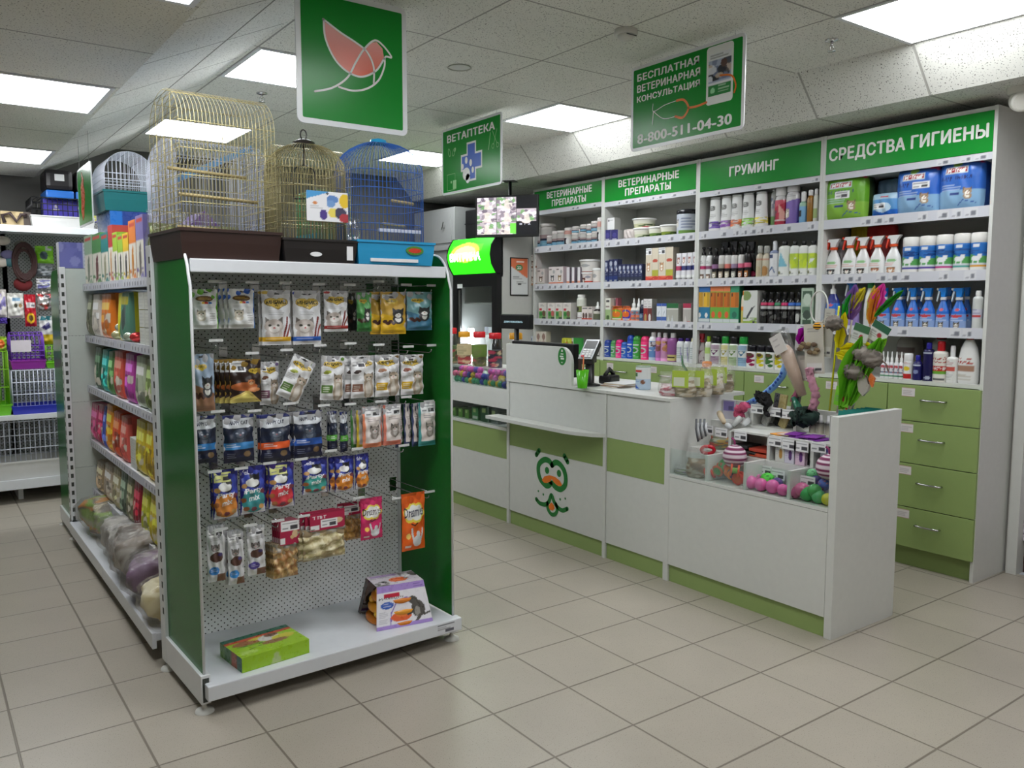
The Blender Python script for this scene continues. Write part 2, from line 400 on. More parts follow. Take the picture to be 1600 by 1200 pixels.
def letters(name, s, parent, size_w, size_h, pos, mat, bold=0.04):
    """raised lettering facing -y of its parent, fitted into size_w x size_h, centred at pos; strokes thickened by shifted copies"""
    cu = bpy.data.curves.new(name, 'FONT'); cu.body = s; cu.align_x = 'CENTER'; cu.resolution_u = 4; cu.space_character = 1.06
    ob = bpy.data.objects.new('t', cu); me = bpy.data.meshes.new_from_object(ob); bpy.data.objects.remove(ob); bpy.data.curves.remove(cu)
    v = np.zeros(len(me.vertices) * 3); me.vertices.foreach_get('co', v); v = v.reshape(-1, 3)
    f = [tuple(p.vertices) for p in me.polygons]; bpy.data.meshes.remove(me)
    V = []; F = []
    for i, (dx, dz) in enumerate(((-bold, 0), (0, bold * .6), (bold, 0), (0, -bold * .6))):
        F += [tuple(q + len(v) * i for q in p) for p in f]; V.append(v + np.array([dx, dz, 0]) + np.array([0, 0, i * 1e-3]))
    v = np.concatenate(V); mn, mx = v.min(0), v.max(0); v[:, :2] = (v[:, :2] - (mn + mx)[:2] / 2) / (mx - mn)[:2]
    me = bpy.data.meshes.new(name); me.from_pydata(np.stack([v[:, 0] * size_w, -v[:, 2] * .05, v[:, 1] * size_h], 1).tolist(), [], F); me.materials.append(mat)
    o = bpy.data.objects.new(name, me); COL.objects.link(o); o.parent = parent; o.location = (pos[0], pos[1] - .0006, pos[2])
    return o
ORD = ['first', 'second', 'third', 'fourth', 'fifth', 'sixth', 'seventh', 'eighth', 'ninth', 'tenth', 'eleventh', 'twelfth', 'thirteenth', 'fourteenth']
def nth(i, n):
    if i == 0: return 'leftmost'
    if i == n - 1: return 'rightmost'
    return ORD[i] + ' from left'
WHITE_M = solid('white_laminate', (212, 213, 209), 0.45)
WMETAL = solid('white_enamel', (222, 224, 226), 0.35)
GREEN_L = solid('pistachio_laminate', (144, 166, 100), 0.45)
CHROME = solid('chrome', (200, 200, 200), 0.2, 1.0)
BLACK = solid('black_plastic', (22, 22, 24), 0.35)
GREY = solid('grey_metal', (150, 152, 152), 0.4)
PM = printed('print_card', 0.55); PG = printed('print_gloss', 0.28); PF = printed('print_film', 0.3, bump=0.35); PL = printed('plastic_gloss', 0.22); PT = printed('plastic_matte', 0.5)
LET = solid('white_letter_film', (232, 234, 230), 0.4)
CLEAR = clear('clear_plastic', gloss=0.04); GLASS = clear('pane_glass', (248, 252, 250), 0.012, 0.02); BAGF = clear('bag_film', (252, 252, 252), 0.05, 0.16, 0.03, bump=1.0)
# ================================================================ the room
XR_, XL_, YB_, YF_ = 2.68, -3.7, 4.85, -3.9
HM, HL, HS = 2.565, 2.30, 2.357
floor_m = tiled('floor_tile', (168, 160, 147), (116, 108, 96), 0.33, (0.0, 0.0, None), 0.007, (0, 1, 2), (260.0, 0.64, (128, 121, 110)), 0.33, 0.03, 0.05)
ceil_sp = (150.0, 0.63, (92, 92, 86))
ceil_m = tiled('ceiling_tile', (224, 224, 216), (150, 149, 143), 0.6, (0.13, 1.105, None), 0.009, (0, 1, 2), ceil_sp, 0.9, 0.02, 0.03)
ceil_l = tiled('ceiling_tile_low', (224, 224, 216), (150, 149, 143), 0.6, (None, 1.16, None), 0.009, (0, 1, 2), ceil_sp, 0.9, 0.02, 0.03)
slope_l = tiled('slope_tile', (222, 222, 218), (118, 117, 112), 0.6, (-0.735, 1.33, None), 0.010, (0, 1, 2), ceil_sp, 0.9, 0.03, 0.03)
fasc_m = tiled('fascia_tile', (222, 222, 215), (168, 167, 160), 0.6, (None, 0.487, None), 0.012, (0, 1, 2), ceil_sp, 0.9, 0.02, 0.03)
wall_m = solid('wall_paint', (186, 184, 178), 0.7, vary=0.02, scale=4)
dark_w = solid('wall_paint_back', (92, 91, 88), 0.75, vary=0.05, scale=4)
struct(MB().box(XL_, XR_, YF_, YB_, -0.06, 0).build('floor', floor_m))
struct(MB().box(-0.49, 1.92, YF_, YB_, HM, HM + .05).build('ceiling', ceil_m))
struct(MB().box(XL_, -1.06, YF_, YB_, HL, HL + .05).build('ceiling_low', ceil_l))
struct(MB().prism([(-1.06, HL), (-0.49, HM), (-0.49, HM + .05), (-1.06, HL + .05)], YF_, YB_, 1).build('ceiling_slope', slope_l))
struct(MB().prism([(1.92, HM), (2.10, HS), (2.10, HS + .05), (1.92, HM + .05)], YF_, YB_, 1).build('ceiling_fascia', fasc_m))
struct(MB().box(2.10, XR_, YF_, YB_, HS, HS + .05).build('ceiling_soffit', fasc_m))
struct(MB().box(XR_, XR_ + .1, -0.335, YB_, 0, 2.65).box(XR_, XR_ + .1, YF_, -1.5, 0, 2.65).box(XR_, XR_ + .1, -1.5, -0.335, 2.12, 2.65).build('wall_right', wall_m))
struct(MB().box(XL_ - .1, XL_, YF_, YB_, 0, 2.65).build('wall_left', wall_m))
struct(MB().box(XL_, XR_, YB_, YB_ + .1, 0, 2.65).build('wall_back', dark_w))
struct(MB().box(XL_, XR_, YF_ - .1, YF_, 0, 2.65).build('wall_front', wall_m))
d = struct(MB().box(XR_ - .03, XR_ + .1, -0.385, -0.335, 0, 2.12).box(XR_ - .03, XR_ + .1, -1.5, -1.45, 0, 2.12).box(XR_ - .03, XR_ + .1, -1.45, -0.385, 2.07, 2.12).build('door_1', WHITE_M))
mb = MB(); z = 0.17
while z < 2.06:
    mb.prism([(XR_ + .02, z), (XR_ + .005, z + .02), (XR_ + .02, z + .04)], -1.45, -0.385, 1) if False else mb.box(XR_ + .02, XR_ + .035, -1.45, -0.385, z, z + .036, bev=0.006)
    z += 0.04
mb.build('roller_shutter', solid('shutter_slat', (205, 198, 208), 0.4), d)
MB().box(XR_ + .05, XR_ + .09, -1.45, -0.385, 0, 2.07).build('dark_doorway', solid('doorway', (70, 52, 50), 0.8), d)

# ceiling panels (the lamps of the room)
lamp_m = glow('lamp_diffuser', (250, 253, 255), LAMP)
def ceiling_light(x, y, z, label, group='square ceiling light panels'):
    t = thing('ceiling_light', label, 'ceiling light', (x, y, z), 0, group)
    f = MB()
    for a, b, c_, d_ in ((-.298, .298, -.298, -.278), (-.298, .298, .278, .298), (-.298, -.278, -.278, .278), (.278, .298, -.278, .278)): f.box(a, b, c_, d_, -.006, -.0005)
    f.build('frame', WMETAL, t)
    MB().box(-.278, .278, -.278, .278, -.004, -.0006).build('diffuser', lamp_m, t)
for x, y, l in ((1.63, 2.005, 'square ceiling panel lit beside the sloped fascia, behind the phone number sign'), (-.17, 2.005, 'square lit ceiling panel just left of the bird sign'),
                (-.17, 3.805, 'square lit ceiling panel seen through the gold cage'), (1.63, 3.805, 'farthest square lit ceiling panel, seen behind the blue cage'),
                (1.63, -.395, 'nearest lit ceiling panel, above the hygiene shelves at the right'), (-.17, -.395, 'lit ceiling panel above the camera aisle, out of frame'),
                (1.03, -2.2, 'lit ceiling panel behind the viewer on the right'), (-.77 + .6, -2.2, 'lit ceiling panel behind the viewer')):
    ceiling_light(x, y, HM, l)
for y, l in ((2.06, 'larger lit panel at the left edge of the low ceiling'), (3.86, 'far lit panel at the left edge of the low ceiling'), (.26, 'lit low ceiling panel out of frame, nearest the viewer')):
    ceiling_light(-1.375, y, HL, l)
# small things on the ceiling
t = thing('smoke_detector', 'round white smoke detector on the ceiling left of the phone number sign', 'smoke detector', (*at(978, 47, 2, HM)[:2], HM))
MB().lathe([(.05, 0), (.052, -.018), (.04, -.022)], 24, (205, 203, 196)).build('base', PT, t)
MB().lathe([(.036, -.022), (.036, -.03), (.025, -.042), (0, -.044)], 24, (205, 203, 196)).box(-.03, .03, -.037, -.0355, -.03, -.026, (60, 60, 60)).build('sensor_cap', PT, t)
def sprinkler(px, py, label):
    p = at(px, py, 2, HM)
    t = thing('sprinkler_head', label, 'sprinkler', (p[0], p[1], HM), 0, 'ceiling sprinklers')
    MB().lathe([(.03, 0), (.03, -.006), (.016, -.01)], 18, (150, 150, 145)).build('escutcheon', CHROME, t)
    m = MB().tube([(0, 0, -.01), (0, 0, -.03)], .006, 6)
    for k in (-1, 1): m.tube([(0, 0, -.018), (k * .014, 0, -.03), (k * .012, 0, -.042), (0, 0, -.048)], .0025, 5)
    m.lathe([(.0, -.05), (.018, -.05), (.018, -.052), (0, -.053)], 12, cap=False); m.build('deflector', CHROME, t)
sprinkler(409, 145, 'small ceiling sprinkler above the gold cage, left of the bird sign')
sprinkler(1300, 62, 'small ceiling sprinkler beside the nearest lit panel at upper right')
p = at(718, 105, 2, HM)
t = thing('ceiling_speaker', 'round flush ceiling disc right of the bird sign', 'ceiling speaker', (p[0], p[1], HM))
MB().lathe([(.058, 0), (.062, -.004), (.055, -.006), (.054, -.001)], 32, (170, 172, 160), cap=False).build('rim', PT, t)
MB().lathe([(.054, -.001), (0, -.0012)], 32, (200, 200, 192), cap=False).build('grille', PT, t)
t = thing('security_camera', 'white dome security camera at the upper right, under the soffit', 'security camera', (2.30, -.43, HS))
MB().lathe([(.062, 0), (.062, -.02), (.055, -.03)], 28, (225, 222, 215)).build('mount', PL, t)
o = MB().ball(0, 0, 0, .052, (222, 220, 212), 24, 16).lathe([(.046, .02), (.044, .058), (.034, .06)], 24, (222, 220, 212)).build('eye_ball', PL, t, (0, 0, -.055)); o.rotation_euler = (math.radians(110), 0, math.radians(-62))
o2 = MB().lathe([(.034, .0605), (.03, .052), (0, .05)], 24, (25, 25, 25), cap=False).build('lens', PL, o)
mb = MB(); mb.tube([(2.66, -.40, 2.30), (2.66, -.39, 2.2), (2.66, -.40, 2.12), (2.66, -.45, 2.08), (2.66, -.6, 2.07)], .008, 6, (150, 148, 144))
tag(mb.build('cable', PT), 'grey cable hanging on the wall below the security camera', 'cable')
# extinguish dark gap behind the shelving top
# ================================================================ green signs hanging from the ceiling
SIGN_G = solid('sign_green', (26, 140, 48), 0.22, spec=0.22, vary=0.02)
SIGN_W = solid('sign_white', (232, 234, 236), 0.25)
SIGN_D = solid('sign_green_dark', (16, 92, 36), 0.3)
ORANGE = solid('print_orange', (232, 120, 25), 0.35); BLUE = solid('print_blue', (28, 88, 190), 0.35); PALE = solid('print_pale_green', (150, 205, 140), 0.35)
CORAL = printed('print_coral', 0.2)
def rrect(w, h, r, n=6):
    pts = []
    for cx, cy, a0 in ((w - r, h - r, 0), (r, h - r, 90), (r, r, 180), (w - r, r, 270)):
        for k in range(n + 1):
            a = math.radians(a0 + 90 * k / n); pts.append((cx + r * math.cos(a), cy + r * math.sin(a)))
    return pts
def sign_board(name, label, w, h, loc, rz, border=.018, rad=.025, wires=True):
    t = thing(name, label, 'sign', loc, rz)
    MB().prism(rrect(w, h, rad), 0, .006, 1).build('board', SIGN_W, t)
    MB().prism([(border + a, border + b) for a, b in rrect(w - 2 * border, h - 2 * border, .006)], -.0008, .0005, 1).build('green_field', SIGN_G, t)
    if wires:
        for x in (.06, w - .06): MB().tube([(x, .003, h), (x, .003, HM - loc[2])], .0012, 5).build('hanging_wire', CHROME, t)
    return t
def curve_ribbon(mb, pts, wd, y, depth=.0008, n=24, smooth=True):
    """flat printed line along pts (x, z), facing -y"""
    P = np.asarray(pts, float)
    if smooth:
        T = np.linspace(0, len(P) - 1, n * (len(P) - 1) // 2 + 2); out = []
        for q in T:
            i = min(int(q), len(P) - 2); f = q - i; p0 = P[max(i - 1, 0)]; p1 = P[i]; p2 = P[i + 1]; p3 = P[min(i + 2, len(P) - 1)]
            out.append(.5 * (2 * p1 + (p2 - p0) * f + (2 * p0 - 5 * p1 + 4 * p2 - p3) * f * f + (3 * p1 - p0 - 3 * p2 + p3) * f ** 3))
        P = np.array(out)
    n_ = len(P); d_ = np.gradient(P, axis=0); d_ /= np.linalg.norm(d_, axis=1)[:, None] + 1e-9; nn = np.stack([-d_[:, 1], d_[:, 0]], 1) * wd / 2
    L_ = P + nn; R_ = P - nn; v = []
    for i in range(n_): v += [(L_[i, 0], y - depth, L_[i, 1]), (R_[i, 0], y - depth, R_[i, 1])]
    f = [(2 * i, 2 * i + 2, 2 * i + 3, 2 * i + 1) for i in range(n_ - 1)]
    mb.add(v, f, lin((235, 236, 238)))
    for e in (0, -1):
        a = np.linspace(0, 2 * PI, 10, endpoint=False); mb.add([(P[e, 0] + wd / 2 * math.cos(q), y - depth, P[e, 1] + wd / 2 * math.sin(q)) for q in a], [tuple(range(10))[::-1]], lin((235, 236, 238)))
    return mb
def flat(mb, pts, y, col=(255, 255, 255)):
    mb.add([(a, y, b) for a, b in pts], [tuple(range(len(pts)))], lin(col)); return mb
# bird sign: pixel frame of the sign face (crop u right, v down) -> metres
BY = 0.86
p0 = at(465, 190, 1, BY); p1 = at(635, 207, 1, BY)
SW = float(np.hypot(*(p1 - p0)[[0, 1]])) + .005; SH_ = HM - .005 - p0[2]
t = sign_board('bird_sign', 'square green hanging sign with a white line drawing of a bird, above the cages', SW, SH_, (p0[0], BY, p0[2]), 0.0, .021, .025, False)
def bq(x, y):      # crop pixels of the sign (720 px wide photo crop) -> sign plane
    # corners in the crop: TL(50,-30) TR(750,70) BR(780,835) BL(90,760)
    u0 = (x - (50 + (y + 30) / 790 * 40)) / 695.0; v0 = 1 - (y - (-30 + u0 * 95)) / 775.0
    return (u0 * SW, v0 * SH_)
B = lambda *q: [bq(a, b) for a, b in q]
body = B((225, 170), (238, 260), (275, 345), (330, 420), (400, 470), (470, 482), (540, 462), (590, 420), (612, 365), (600, 310), (560, 272), (520, 280), (485, 320), (400, 265), (300, 215))
mb = MB(); c0 = np.array(bq(470, 380))
flat(mb, body, -.0012, (240, 150, 130)); cc = mb.C[-1]
zz = np.array([b_[1] for b_ in body]); k = (zz - zz.min()) / (zz.max() - zz.min()); mb.C[-1] = lin((226, 90, 50)) * (1 - k[:, None]) + lin((245, 185, 180)) * k[:, None]
mb.build('bird_body', CORAL, t)
mb = MB()
curve_ribbon(mb, B((225, 160), (240, 270), (300, 385), (380, 455), (470, 482), (560, 445), (612, 370)), .0075, -.0015)
curve_ribbon(mb, B((222, 160), (330, 230), (430, 285), (500, 335), (545, 420), (550, 520)), .0075, -.0015)
curve_ribbon(mb, B((185, 573), (290, 550), (380, 490), (430, 400), (480, 320), (545, 265), (600, 290), (660, 358), (620, 360), (615, 420), (580, 500), (510, 550), (420, 565), (330, 545)), .0075, -.0015)
mb.build('bird_outline', LET, t)
# vet sign, consultation sign: both face the aisle (-x)
def xsign(name, label, X, tl, tr, br, bl):
    a, b, c_, d_ = at(*bl, 0, X), at(*br, 0, X), at(*tr, 0, X), at(*tl, 0, X)
    w_ = a[1] - b[1]; z0 = (a[2] + b[2]) / 2; h_ = min((c_[2] + d_[2]) / 2, HM - .02) - z0
    return sign_board(name, label, w_, h_, (X, a[1], z0), -PI / 2, .016), w_, h_
t, w_, h_ = xsign('vet_pharmacy_sign', 'smaller green hanging sign with a blue cross and paw, reading ВЕТАПТЕКА', 1.13, (695, 190), (786, 165), (784, 290), (691, 304))
letters('lettering', 'ВЕТАПТЕКА', t, w_ * .80, h_ * .115, (w_ * .5, -.0012, h_ * .835), LET)
def cross(mb, cx, cz, r, a, col_y):
    q = [(-a, -r), (a, -r), (a, -a), (r, -a), (r, a), (a, a), (a, r), (-a, r), (-a, a), (-r, a), (-r, -a), (-a, -a)]
    return mb.prism([(cx + x_, cz + z_) for x_, z_ in q], col_y, 0, 1)
cross(MB(), w_ * .52, h_ * .42, h_ * .285, h_ * .125, -.0014).build('cross_edge', LET, t)
cross(MB(), w_ * .52, h_ * .42, h_ * .255, h_ * .095, -.0022).build('blue_cross', BLUE, t)
mb = MB()
def disc(mb, cx, cz, rx, rz_, y, col=(255, 255, 255), rot=0.0):
    a = np.linspace(0, 2 * PI, 20, endpoint=False); ca, sa = math.cos(rot), math.sin(rot)
    return flat(mb, [(cx + rx * math.cos(q) * ca - rz_ * math.sin(q) * sa, cz + rx * math.cos(q) * sa + rz_ * math.sin(q) * ca) for q in a], y, col)
for dx, dz, rx, rz_ in ((-.20, -.03, .03, .042), (-.10, .05, .035, .052), (.02, -.0, .035, .05), (.075, -.11, .032, .045), (-.10, -.15, .10, .095), (-.06, -.22, .06, .07)):
    disc(mb, w_ * .5 + dx * h_ * 1.0, h_ * .40 + dz * h_, rx * h_, rz_ * h_, -.003)
mb.build('paw_print', LET, t)
mb = MB()
for cx, cz, rot in ((.14, .63, .35), (.22, .62, -.5)):
    s_ = [(cx * w_ + h_ * (.028 * math.cos(q) * math.cos(rot) - .06 * math.sin(q) * math.sin(rot)), cz * h_ + h_ * (.028 * math.cos(q) * math.sin(rot) + .06 * math.sin(q) * math.cos(rot))) for q in np.linspace(0, 2 * PI, 17)]
    curve_ribbon(mb, s_, .004, -.0012)
disc(mb, .24 * w_, .65 * h_, .02 * h_, .035 * h_, -.0012, rot=-.5); mb.build('capsule_icon', PALE, t); mb = MB()
bx = lambda u0, v0, u1, v1, wd=.004: [curve_ribbon(mb, [(u0 * w_, v0 * h_), (u1 * w_, v0 * h_), (u1 * w_, v1 * h_), (u0 * w_, v1 * h_), (u0 * w_, v0 * h_)], wd, -.0012, smooth=False)]
bx(.1, .06, .24, .30, .003); flat(mb, [(.2 * w_, .07 * h_), (.26 * w_, .07 * h_), (.26 * w_, .2 * h_), (.2 * w_, .2 * h_)], -.0015)
disc(mb, .17 * w_, .18 * h_, .02 * h_, .02 * h_, -.0012); mb.build('packet_icon', PALE, t); mb = MB()
curve_ribbon(mb, [(.80 * w_, .52 * h_), (.83 * w_, .75 * h_)], .005, -.0012, smooth=False); curve_ribbon(mb, [(.86 * w_, .77 * h_), (.93 * w_, .58 * h_)], .003, -.0012, smooth=False); curve_ribbon(mb, [(.93 * w_, .78 * h_), (.88 * w_, .57 * h_)], .003, -.0012, smooth=False)
for u in (.87, .94): curve_ribbon(mb, [(u * w_ + .012 * math.cos(q), .555 * h_ + .014 * math.sin(q)) for q in np.linspace(0, 2 * PI, 11)], .003, -.0012)
mb.build('scissors_icon', PALE, t)
t, w_, h_ = xsign('consultation_sign', 'large green hanging sign with a phone picture and the number 8-800-511-04-30', 1.13, (985, 100), (1151, 22), (1162, 190), (985, 248))
for k, (s_, u0, u1) in enumerate((('БЕСПЛАТНАЯ', .06, .63), ('ВЕТЕРИНАРНАЯ', .06, .64), ('КОНСУЛЬТАЦИЯ', .06, .64))):
    letters('lettering', s_, t, (u1 - u0) * w_, h_ * .088, ((u0 + u1) / 2 * w_, -.0012, h_ * (.86 - .13 * k)), LET)
letters('phone_number', '8-800-511-04-30', t, w_ * .84, h_ * .115, (w_ * .49, -.0012, h_ * .135), LET)
MB().prism([(w_ * .695 + a, h_ * .33 + b) for a, b in rrect(w_ * .215, h_ * .62, .016)], -.002, 0, 1).build('phone_picture', LET, t)
ar = Art(36, 54, (228, 230, 232)); ar.lines(.08, .92, .97, 2, .06, (90, 100, 95)); ar.rect(0, .32, 1, .84, (170, 180, 200)); ar.blot(.0, .34, 1, .84, [(40, 42, 50), (230, 232, 238), (120, 130, 160), (200, 180, 160), (25, 25, 30)], 26, 4, .22)
ar.ell(.68, .73, .14, .10, (95, 70, 60)); ar.rect(0, .0, 1, .26, (30, 130, 55)); ar.lines(.45, .95, .23, 3, .07, (200, 230, 200)); ar.ell(.2, .13, .1, .07, (150, 215, 160))
MB().front(w_ * .712, w_ * .895, -.0026, h_ * .42, h_ * .87, ar).build('phone_screen', PM, t)
mb = MB(); curve_ribbon(mb, [(.43 * w_, .30 * h_), (.50 * w_, .27 * h_), (.545 * w_, .36 * h_), (.505 * w_, .46 * h_), (.44 * w_, .475 * h_)], .011, -.0015)
curve_ribbon(mb, [(.545 * w_, .36 * h_), (.62 * w_, .355 * h_), (.70 * w_, .37 * h_)], .010, -.0015); curve_ribbon(mb, [(.81 * w_, .62 * h_), (.90 * w_, .585 * h_), (.935 * w_, .48 * h_), (.925 * w_, .40 * h_)], .008, -.003)
mb.build('stethoscope_tube', ORANGE, t)
mb = MB(); curve_ribbon(mb, [(.22 * w_, .51 * h_), (.225 * w_, .42 * h_), (.33 * w_, .46 * h_), (.44 * w_, .475 * h_)], .003, -.0014); curve_ribbon(mb, [(.225 * w_, .42 * h_), (.32 * w_, .31 * h_), (.43 * w_, .30 * h_)], .003, -.0014); curve_ribbon(mb, [(.225 * w_, .42 * h_), (.215 * w_, .27 * h_)], .005, -.0014)
mb.build('stethoscope_earpiece', LET, t)
# ================================================================ end display of the gondola (pegboard, facing the viewer)
YAW = math.radians(1.6); GO = np.array([-1.112, 0.577]); EU = np.array([math.cos(YAW), math.sin(YAW)]); EV = np.array([-math.sin(YAW), math.cos(YAW)])
def gl(u, v, z): p = GO + u * EU + v * EV; return (p[0], p[1], z)
PANEL_G = solid('panel_green_film', (26, 108, 36), 0.2, spec=0.18, vary=0.10, scale=60)
SLOT = solid('slot_dark', (60, 64, 60), 0.7)
SHELF_W = solid('shelf_enamel', (216, 219, 224), 0.32)
RAIL = clear('price_rail_plastic', (235, 238, 245), 0.1, 0.15, 0.45)
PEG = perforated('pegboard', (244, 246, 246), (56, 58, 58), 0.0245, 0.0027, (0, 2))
def slots(mb, x, y, z0, z1, pitch, axis):
    z = z0
    while z < z1:
        if axis == 0: mb.box(x - .001, x + .002, y - .007, y + .007, z, z + .024)
        else: mb.box(x - .007, x + .007, y - .001, y + .002, z, z + .024)
        z += pitch
    return mb
def side_outline(depth, top, low):
    pts = [(0.0, low), (0.0, top - .14)]
    for k in range(1, 9):
        a = k / 8 * PI / 2; pts.append((.115 * (1 - math.cos(a)) + .012, top - .13 + .13 * math.sin(a)))
    return pts + [(depth, top + .004), (depth, low)]
t = thing('end_display_unit', 'white pegboard end display with glossy green side panels, nearest the viewer', 'display rack', (GO[0], GO[1], 0), YAW)
D = .41
for s_, u in (('l', 0.0), ('r', 1.0)):
    o = MB().box(u - .016, u + .016, D, D + .06, .03, 1.585, bev=.003).build('upright', WMETAL, t)
    if s_ == 'l': slots(MB(), u - .016, D + .012, .22, 1.55, .05, 0).build('slot_row', SLOT, o)
    po = MB().prism(side_outline(D - .005, 1.572, .105), u - .005, u + .003, 0).build('side_panel', PANEL_G, t)
    # white edge band of the panel
    q = side_outline(D - .005, 1.572, .105); mb = MB()
    mb.tube([(u - .001, a - .0015, b) for a, b in q[:-1]], .0052, 6, (225, 228, 225)); mb.build('edge_band', WMETAL, po)
    lg = MB().box(u - .016, u + .016, -.012, D, .035, .135 if s_ == 'l' else .09, bev=.002).build('base_leg', WMETAL, t)
    MB().box(u - .011, u + .011, -.0125, -.010, .042, .125 if s_ == 'l' else .085).build('leg_opening', SLOT, lg)
    for v in (.012, D + .02):
        MB().lathe([(.032, 0), (.030, .007), (.012, .014), (.008, .02), (.008, .04)], 18, (205, 205, 200)).build('foot', PT, t, (u, v, 0))
mb = MB()
for k in range(4): mb.box(.018, .982, D + .002, D + .012, .100 + k * .352, .100 + (k + 1) * .352 - .002)
mb.build('pegboard', PEG, t)
bs = MB().box(.018, .982, -.01, D, .078, .108, bev=.002).box(-.004, 1.012, -.048, -.006, .056, .108, bev=.004).build('base_shelf', SHELF_W, t)
ar = Art(60, 14, (214, 216, 222)); ar.rect(0, .86, 1, 1, (120, 122, 128)); ar.lines(0, .8, .75, 2, .2, (110, 110, 118)); ar.rect(.45, .08, .95, .42, (90, 90, 100))
MB().front(.895, .975, -.0492, .062, .100, ar).build('price_label', PM, bs)
MB().box(.018, .982, .03, D, 1.503, 1.522, bev=.002).box(.008, .992, .022, .034, 1.478, 1.5225, bev=.004).build('top_shelf', SHELF_W, t)

# ---------------------------------------------------------------- wall of shelves behind it (runs away along the aisle)
RX = -1.035
SHELF_Z = [1.485, 1.195, .905, .590, .300]
t = thing('shelf_run', 'long white shelving run behind the green end display, shelves facing the left aisle', 'shelving', (0, 0, 0))
mb = MB(); mb.box(-.62, -.60, 1.08, 3.12, .04, 1.57); mb.build('back_panel', WMETAL, t)
for z in SHELF_Z:
    for y0, y1 in ((1.09, 2.095), (2.098, 3.112)):
        s_ = MB().box(RX + .006, -.62, y0, y1, z - .025, z, bev=.002).build('shelf', SHELF_W, t)
        ar = Art(120, 8, (190, 192, 204)); R_ = random.Random(int(z * 100) + int(y0 * 10)); k = .02
        while k < .95:
            wk = R_.uniform(.035, .055)
            if R_.random() < .8: ar.rect(k, .15, k + wk, .9, (206, 207, 214)); ar.rect(k + wk * .55, .2, k + wk * .9, .6, (120, 122, 132))
            k += wk + .012
        mb = MB(); mb.quad((RX, y1, z - .036), (0, y0 - y1, 0), (0, 0, .040), ar); mb.box(RX + .0005, RX + .006, y0, y1, z - .036, z + .004, (206, 208, 214)); mb.build('price_rail', PM, s_)
for y0, y1 in ((1.09, 2.095), (2.098, 3.112)):
    for z in (SHELF_Z[0], .9, .115): MB().box(-.598, -.12, y0, y1, z - .03, z, bev=.003).build('far_side_shelf', SHELF_W, t)
    MB().box(-1.150, -.62, y0, y1, .085, .115, bev=.003).box(-1.165, -1.148, y0, y1, .055, .118, bev=.003).build('base_shelf', SHELF_W, t)
MB().box(-.60, -.55, 2.06, 2.12, .03, 1.58).build('upright', WMETAL, t)
mb = MB()
for y in (1.115, 2.09, 3.08): mb.box(-1.12, -.60, y - .02, y + .02, .035, .085)
mb.build('base_leg', WMETAL, t)
for y in (1.115, 2.09, 3.08): MB().lathe([(.03, 0), (.028, .007), (.01, .014), (.01, .036)], 14, (200, 200, 196)).build('foot', PT, t, (-1.09, y, 0))
# far end display, mirrored
FY = 3.13
t = thing('end_display_unit', 'far end of the shelving run, white slotted upright and green side panel seen edge on', 'display rack', (-1.135, FY, 0))
o = MB().box(-.016, .016, 0, .06, .03, 1.585, bev=.003).build('upright', WMETAL, t)
slots(MB(), 0.0, 0, .12, 1.55, .05, 1).build('slot_row', SLOT, o); slots(MB(), -.016, .035, .12, 1.55, .05, 0).build('slot_row', SLOT, o)
mb = MB()
for k in range(4): mb.box(.018, .982, .02, .035, .04 + k * .385, .04 + (k + 1) * .385 - .003)
mb.build('back_panel', solid('back_panel_enamel', (196, 202, 196), 0.4), t)
po = MB().prism([(.47 - a, b) for a, b in side_outline(.41, 1.572, .09)], -.005, .003, 0).build('side_panel', PANEL_G, t)
MB().box(-.016, .016, 0, .46, .035, .12, bev=.002).build('base_leg', WMETAL, t)
MB().box(.984, 1.016, 0, .06, .03, 1.585).build('upright', WMETAL, t)
for u in (0, 1.0):
    for v in (.03, .44): MB().lathe([(.03, 0), (.028, .007), (.01, .014), (.01, .036)], 14, (200, 200, 196)).build('foot', PT, t, (u, v, 0))
MB().box(.018, .982, .06, .45, .085, .115).build('base_shelf', SHELF_W, t)
# ---------------------------------------------------------------- wall shelving at the back left
t = thing('wall_shelving', 'white pegboard wall shelving at the back left, with cages on its shelves', 'shelving', (0, 0, 0))
BX0, BX1 = -3.3, -.62
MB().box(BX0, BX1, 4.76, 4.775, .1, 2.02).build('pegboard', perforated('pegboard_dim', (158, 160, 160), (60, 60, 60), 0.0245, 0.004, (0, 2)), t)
MB().box(BX0, BX1, 4.33, 4.76, 1.875, 1.90, bev=.002).box(BX0, BX1, 4.315, 4.333, 1.86, 1.905, bev=.003).build('top_shelf', SHELF_W, t)
MB().box(BX0, BX1, 4.33, 4.76, .595, .615, bev=.002).box(BX0, BX1, 4.318, 4.333, .585, .62, bev=.003).build('middle_shelf', SHELF_W, t)
MB().box(BX0, BX1, 4.36, 4.76, .145, .165, bev=.002).box(BX0, BX1, 4.345, 4.362, .10, .168, bev=.003).build('base_shelf', SHELF_W, t)
for x in (-3.28, -2.28, -1.28, -.64):
    MB().box(x - .015, x + .015, 4.76, 4.80, 0, 2.02).build('upright', WMETAL, t); MB().box(x - .015, x + .015, 4.50, 4.75, 0, .14).build('base_leg', WMETAL, t)

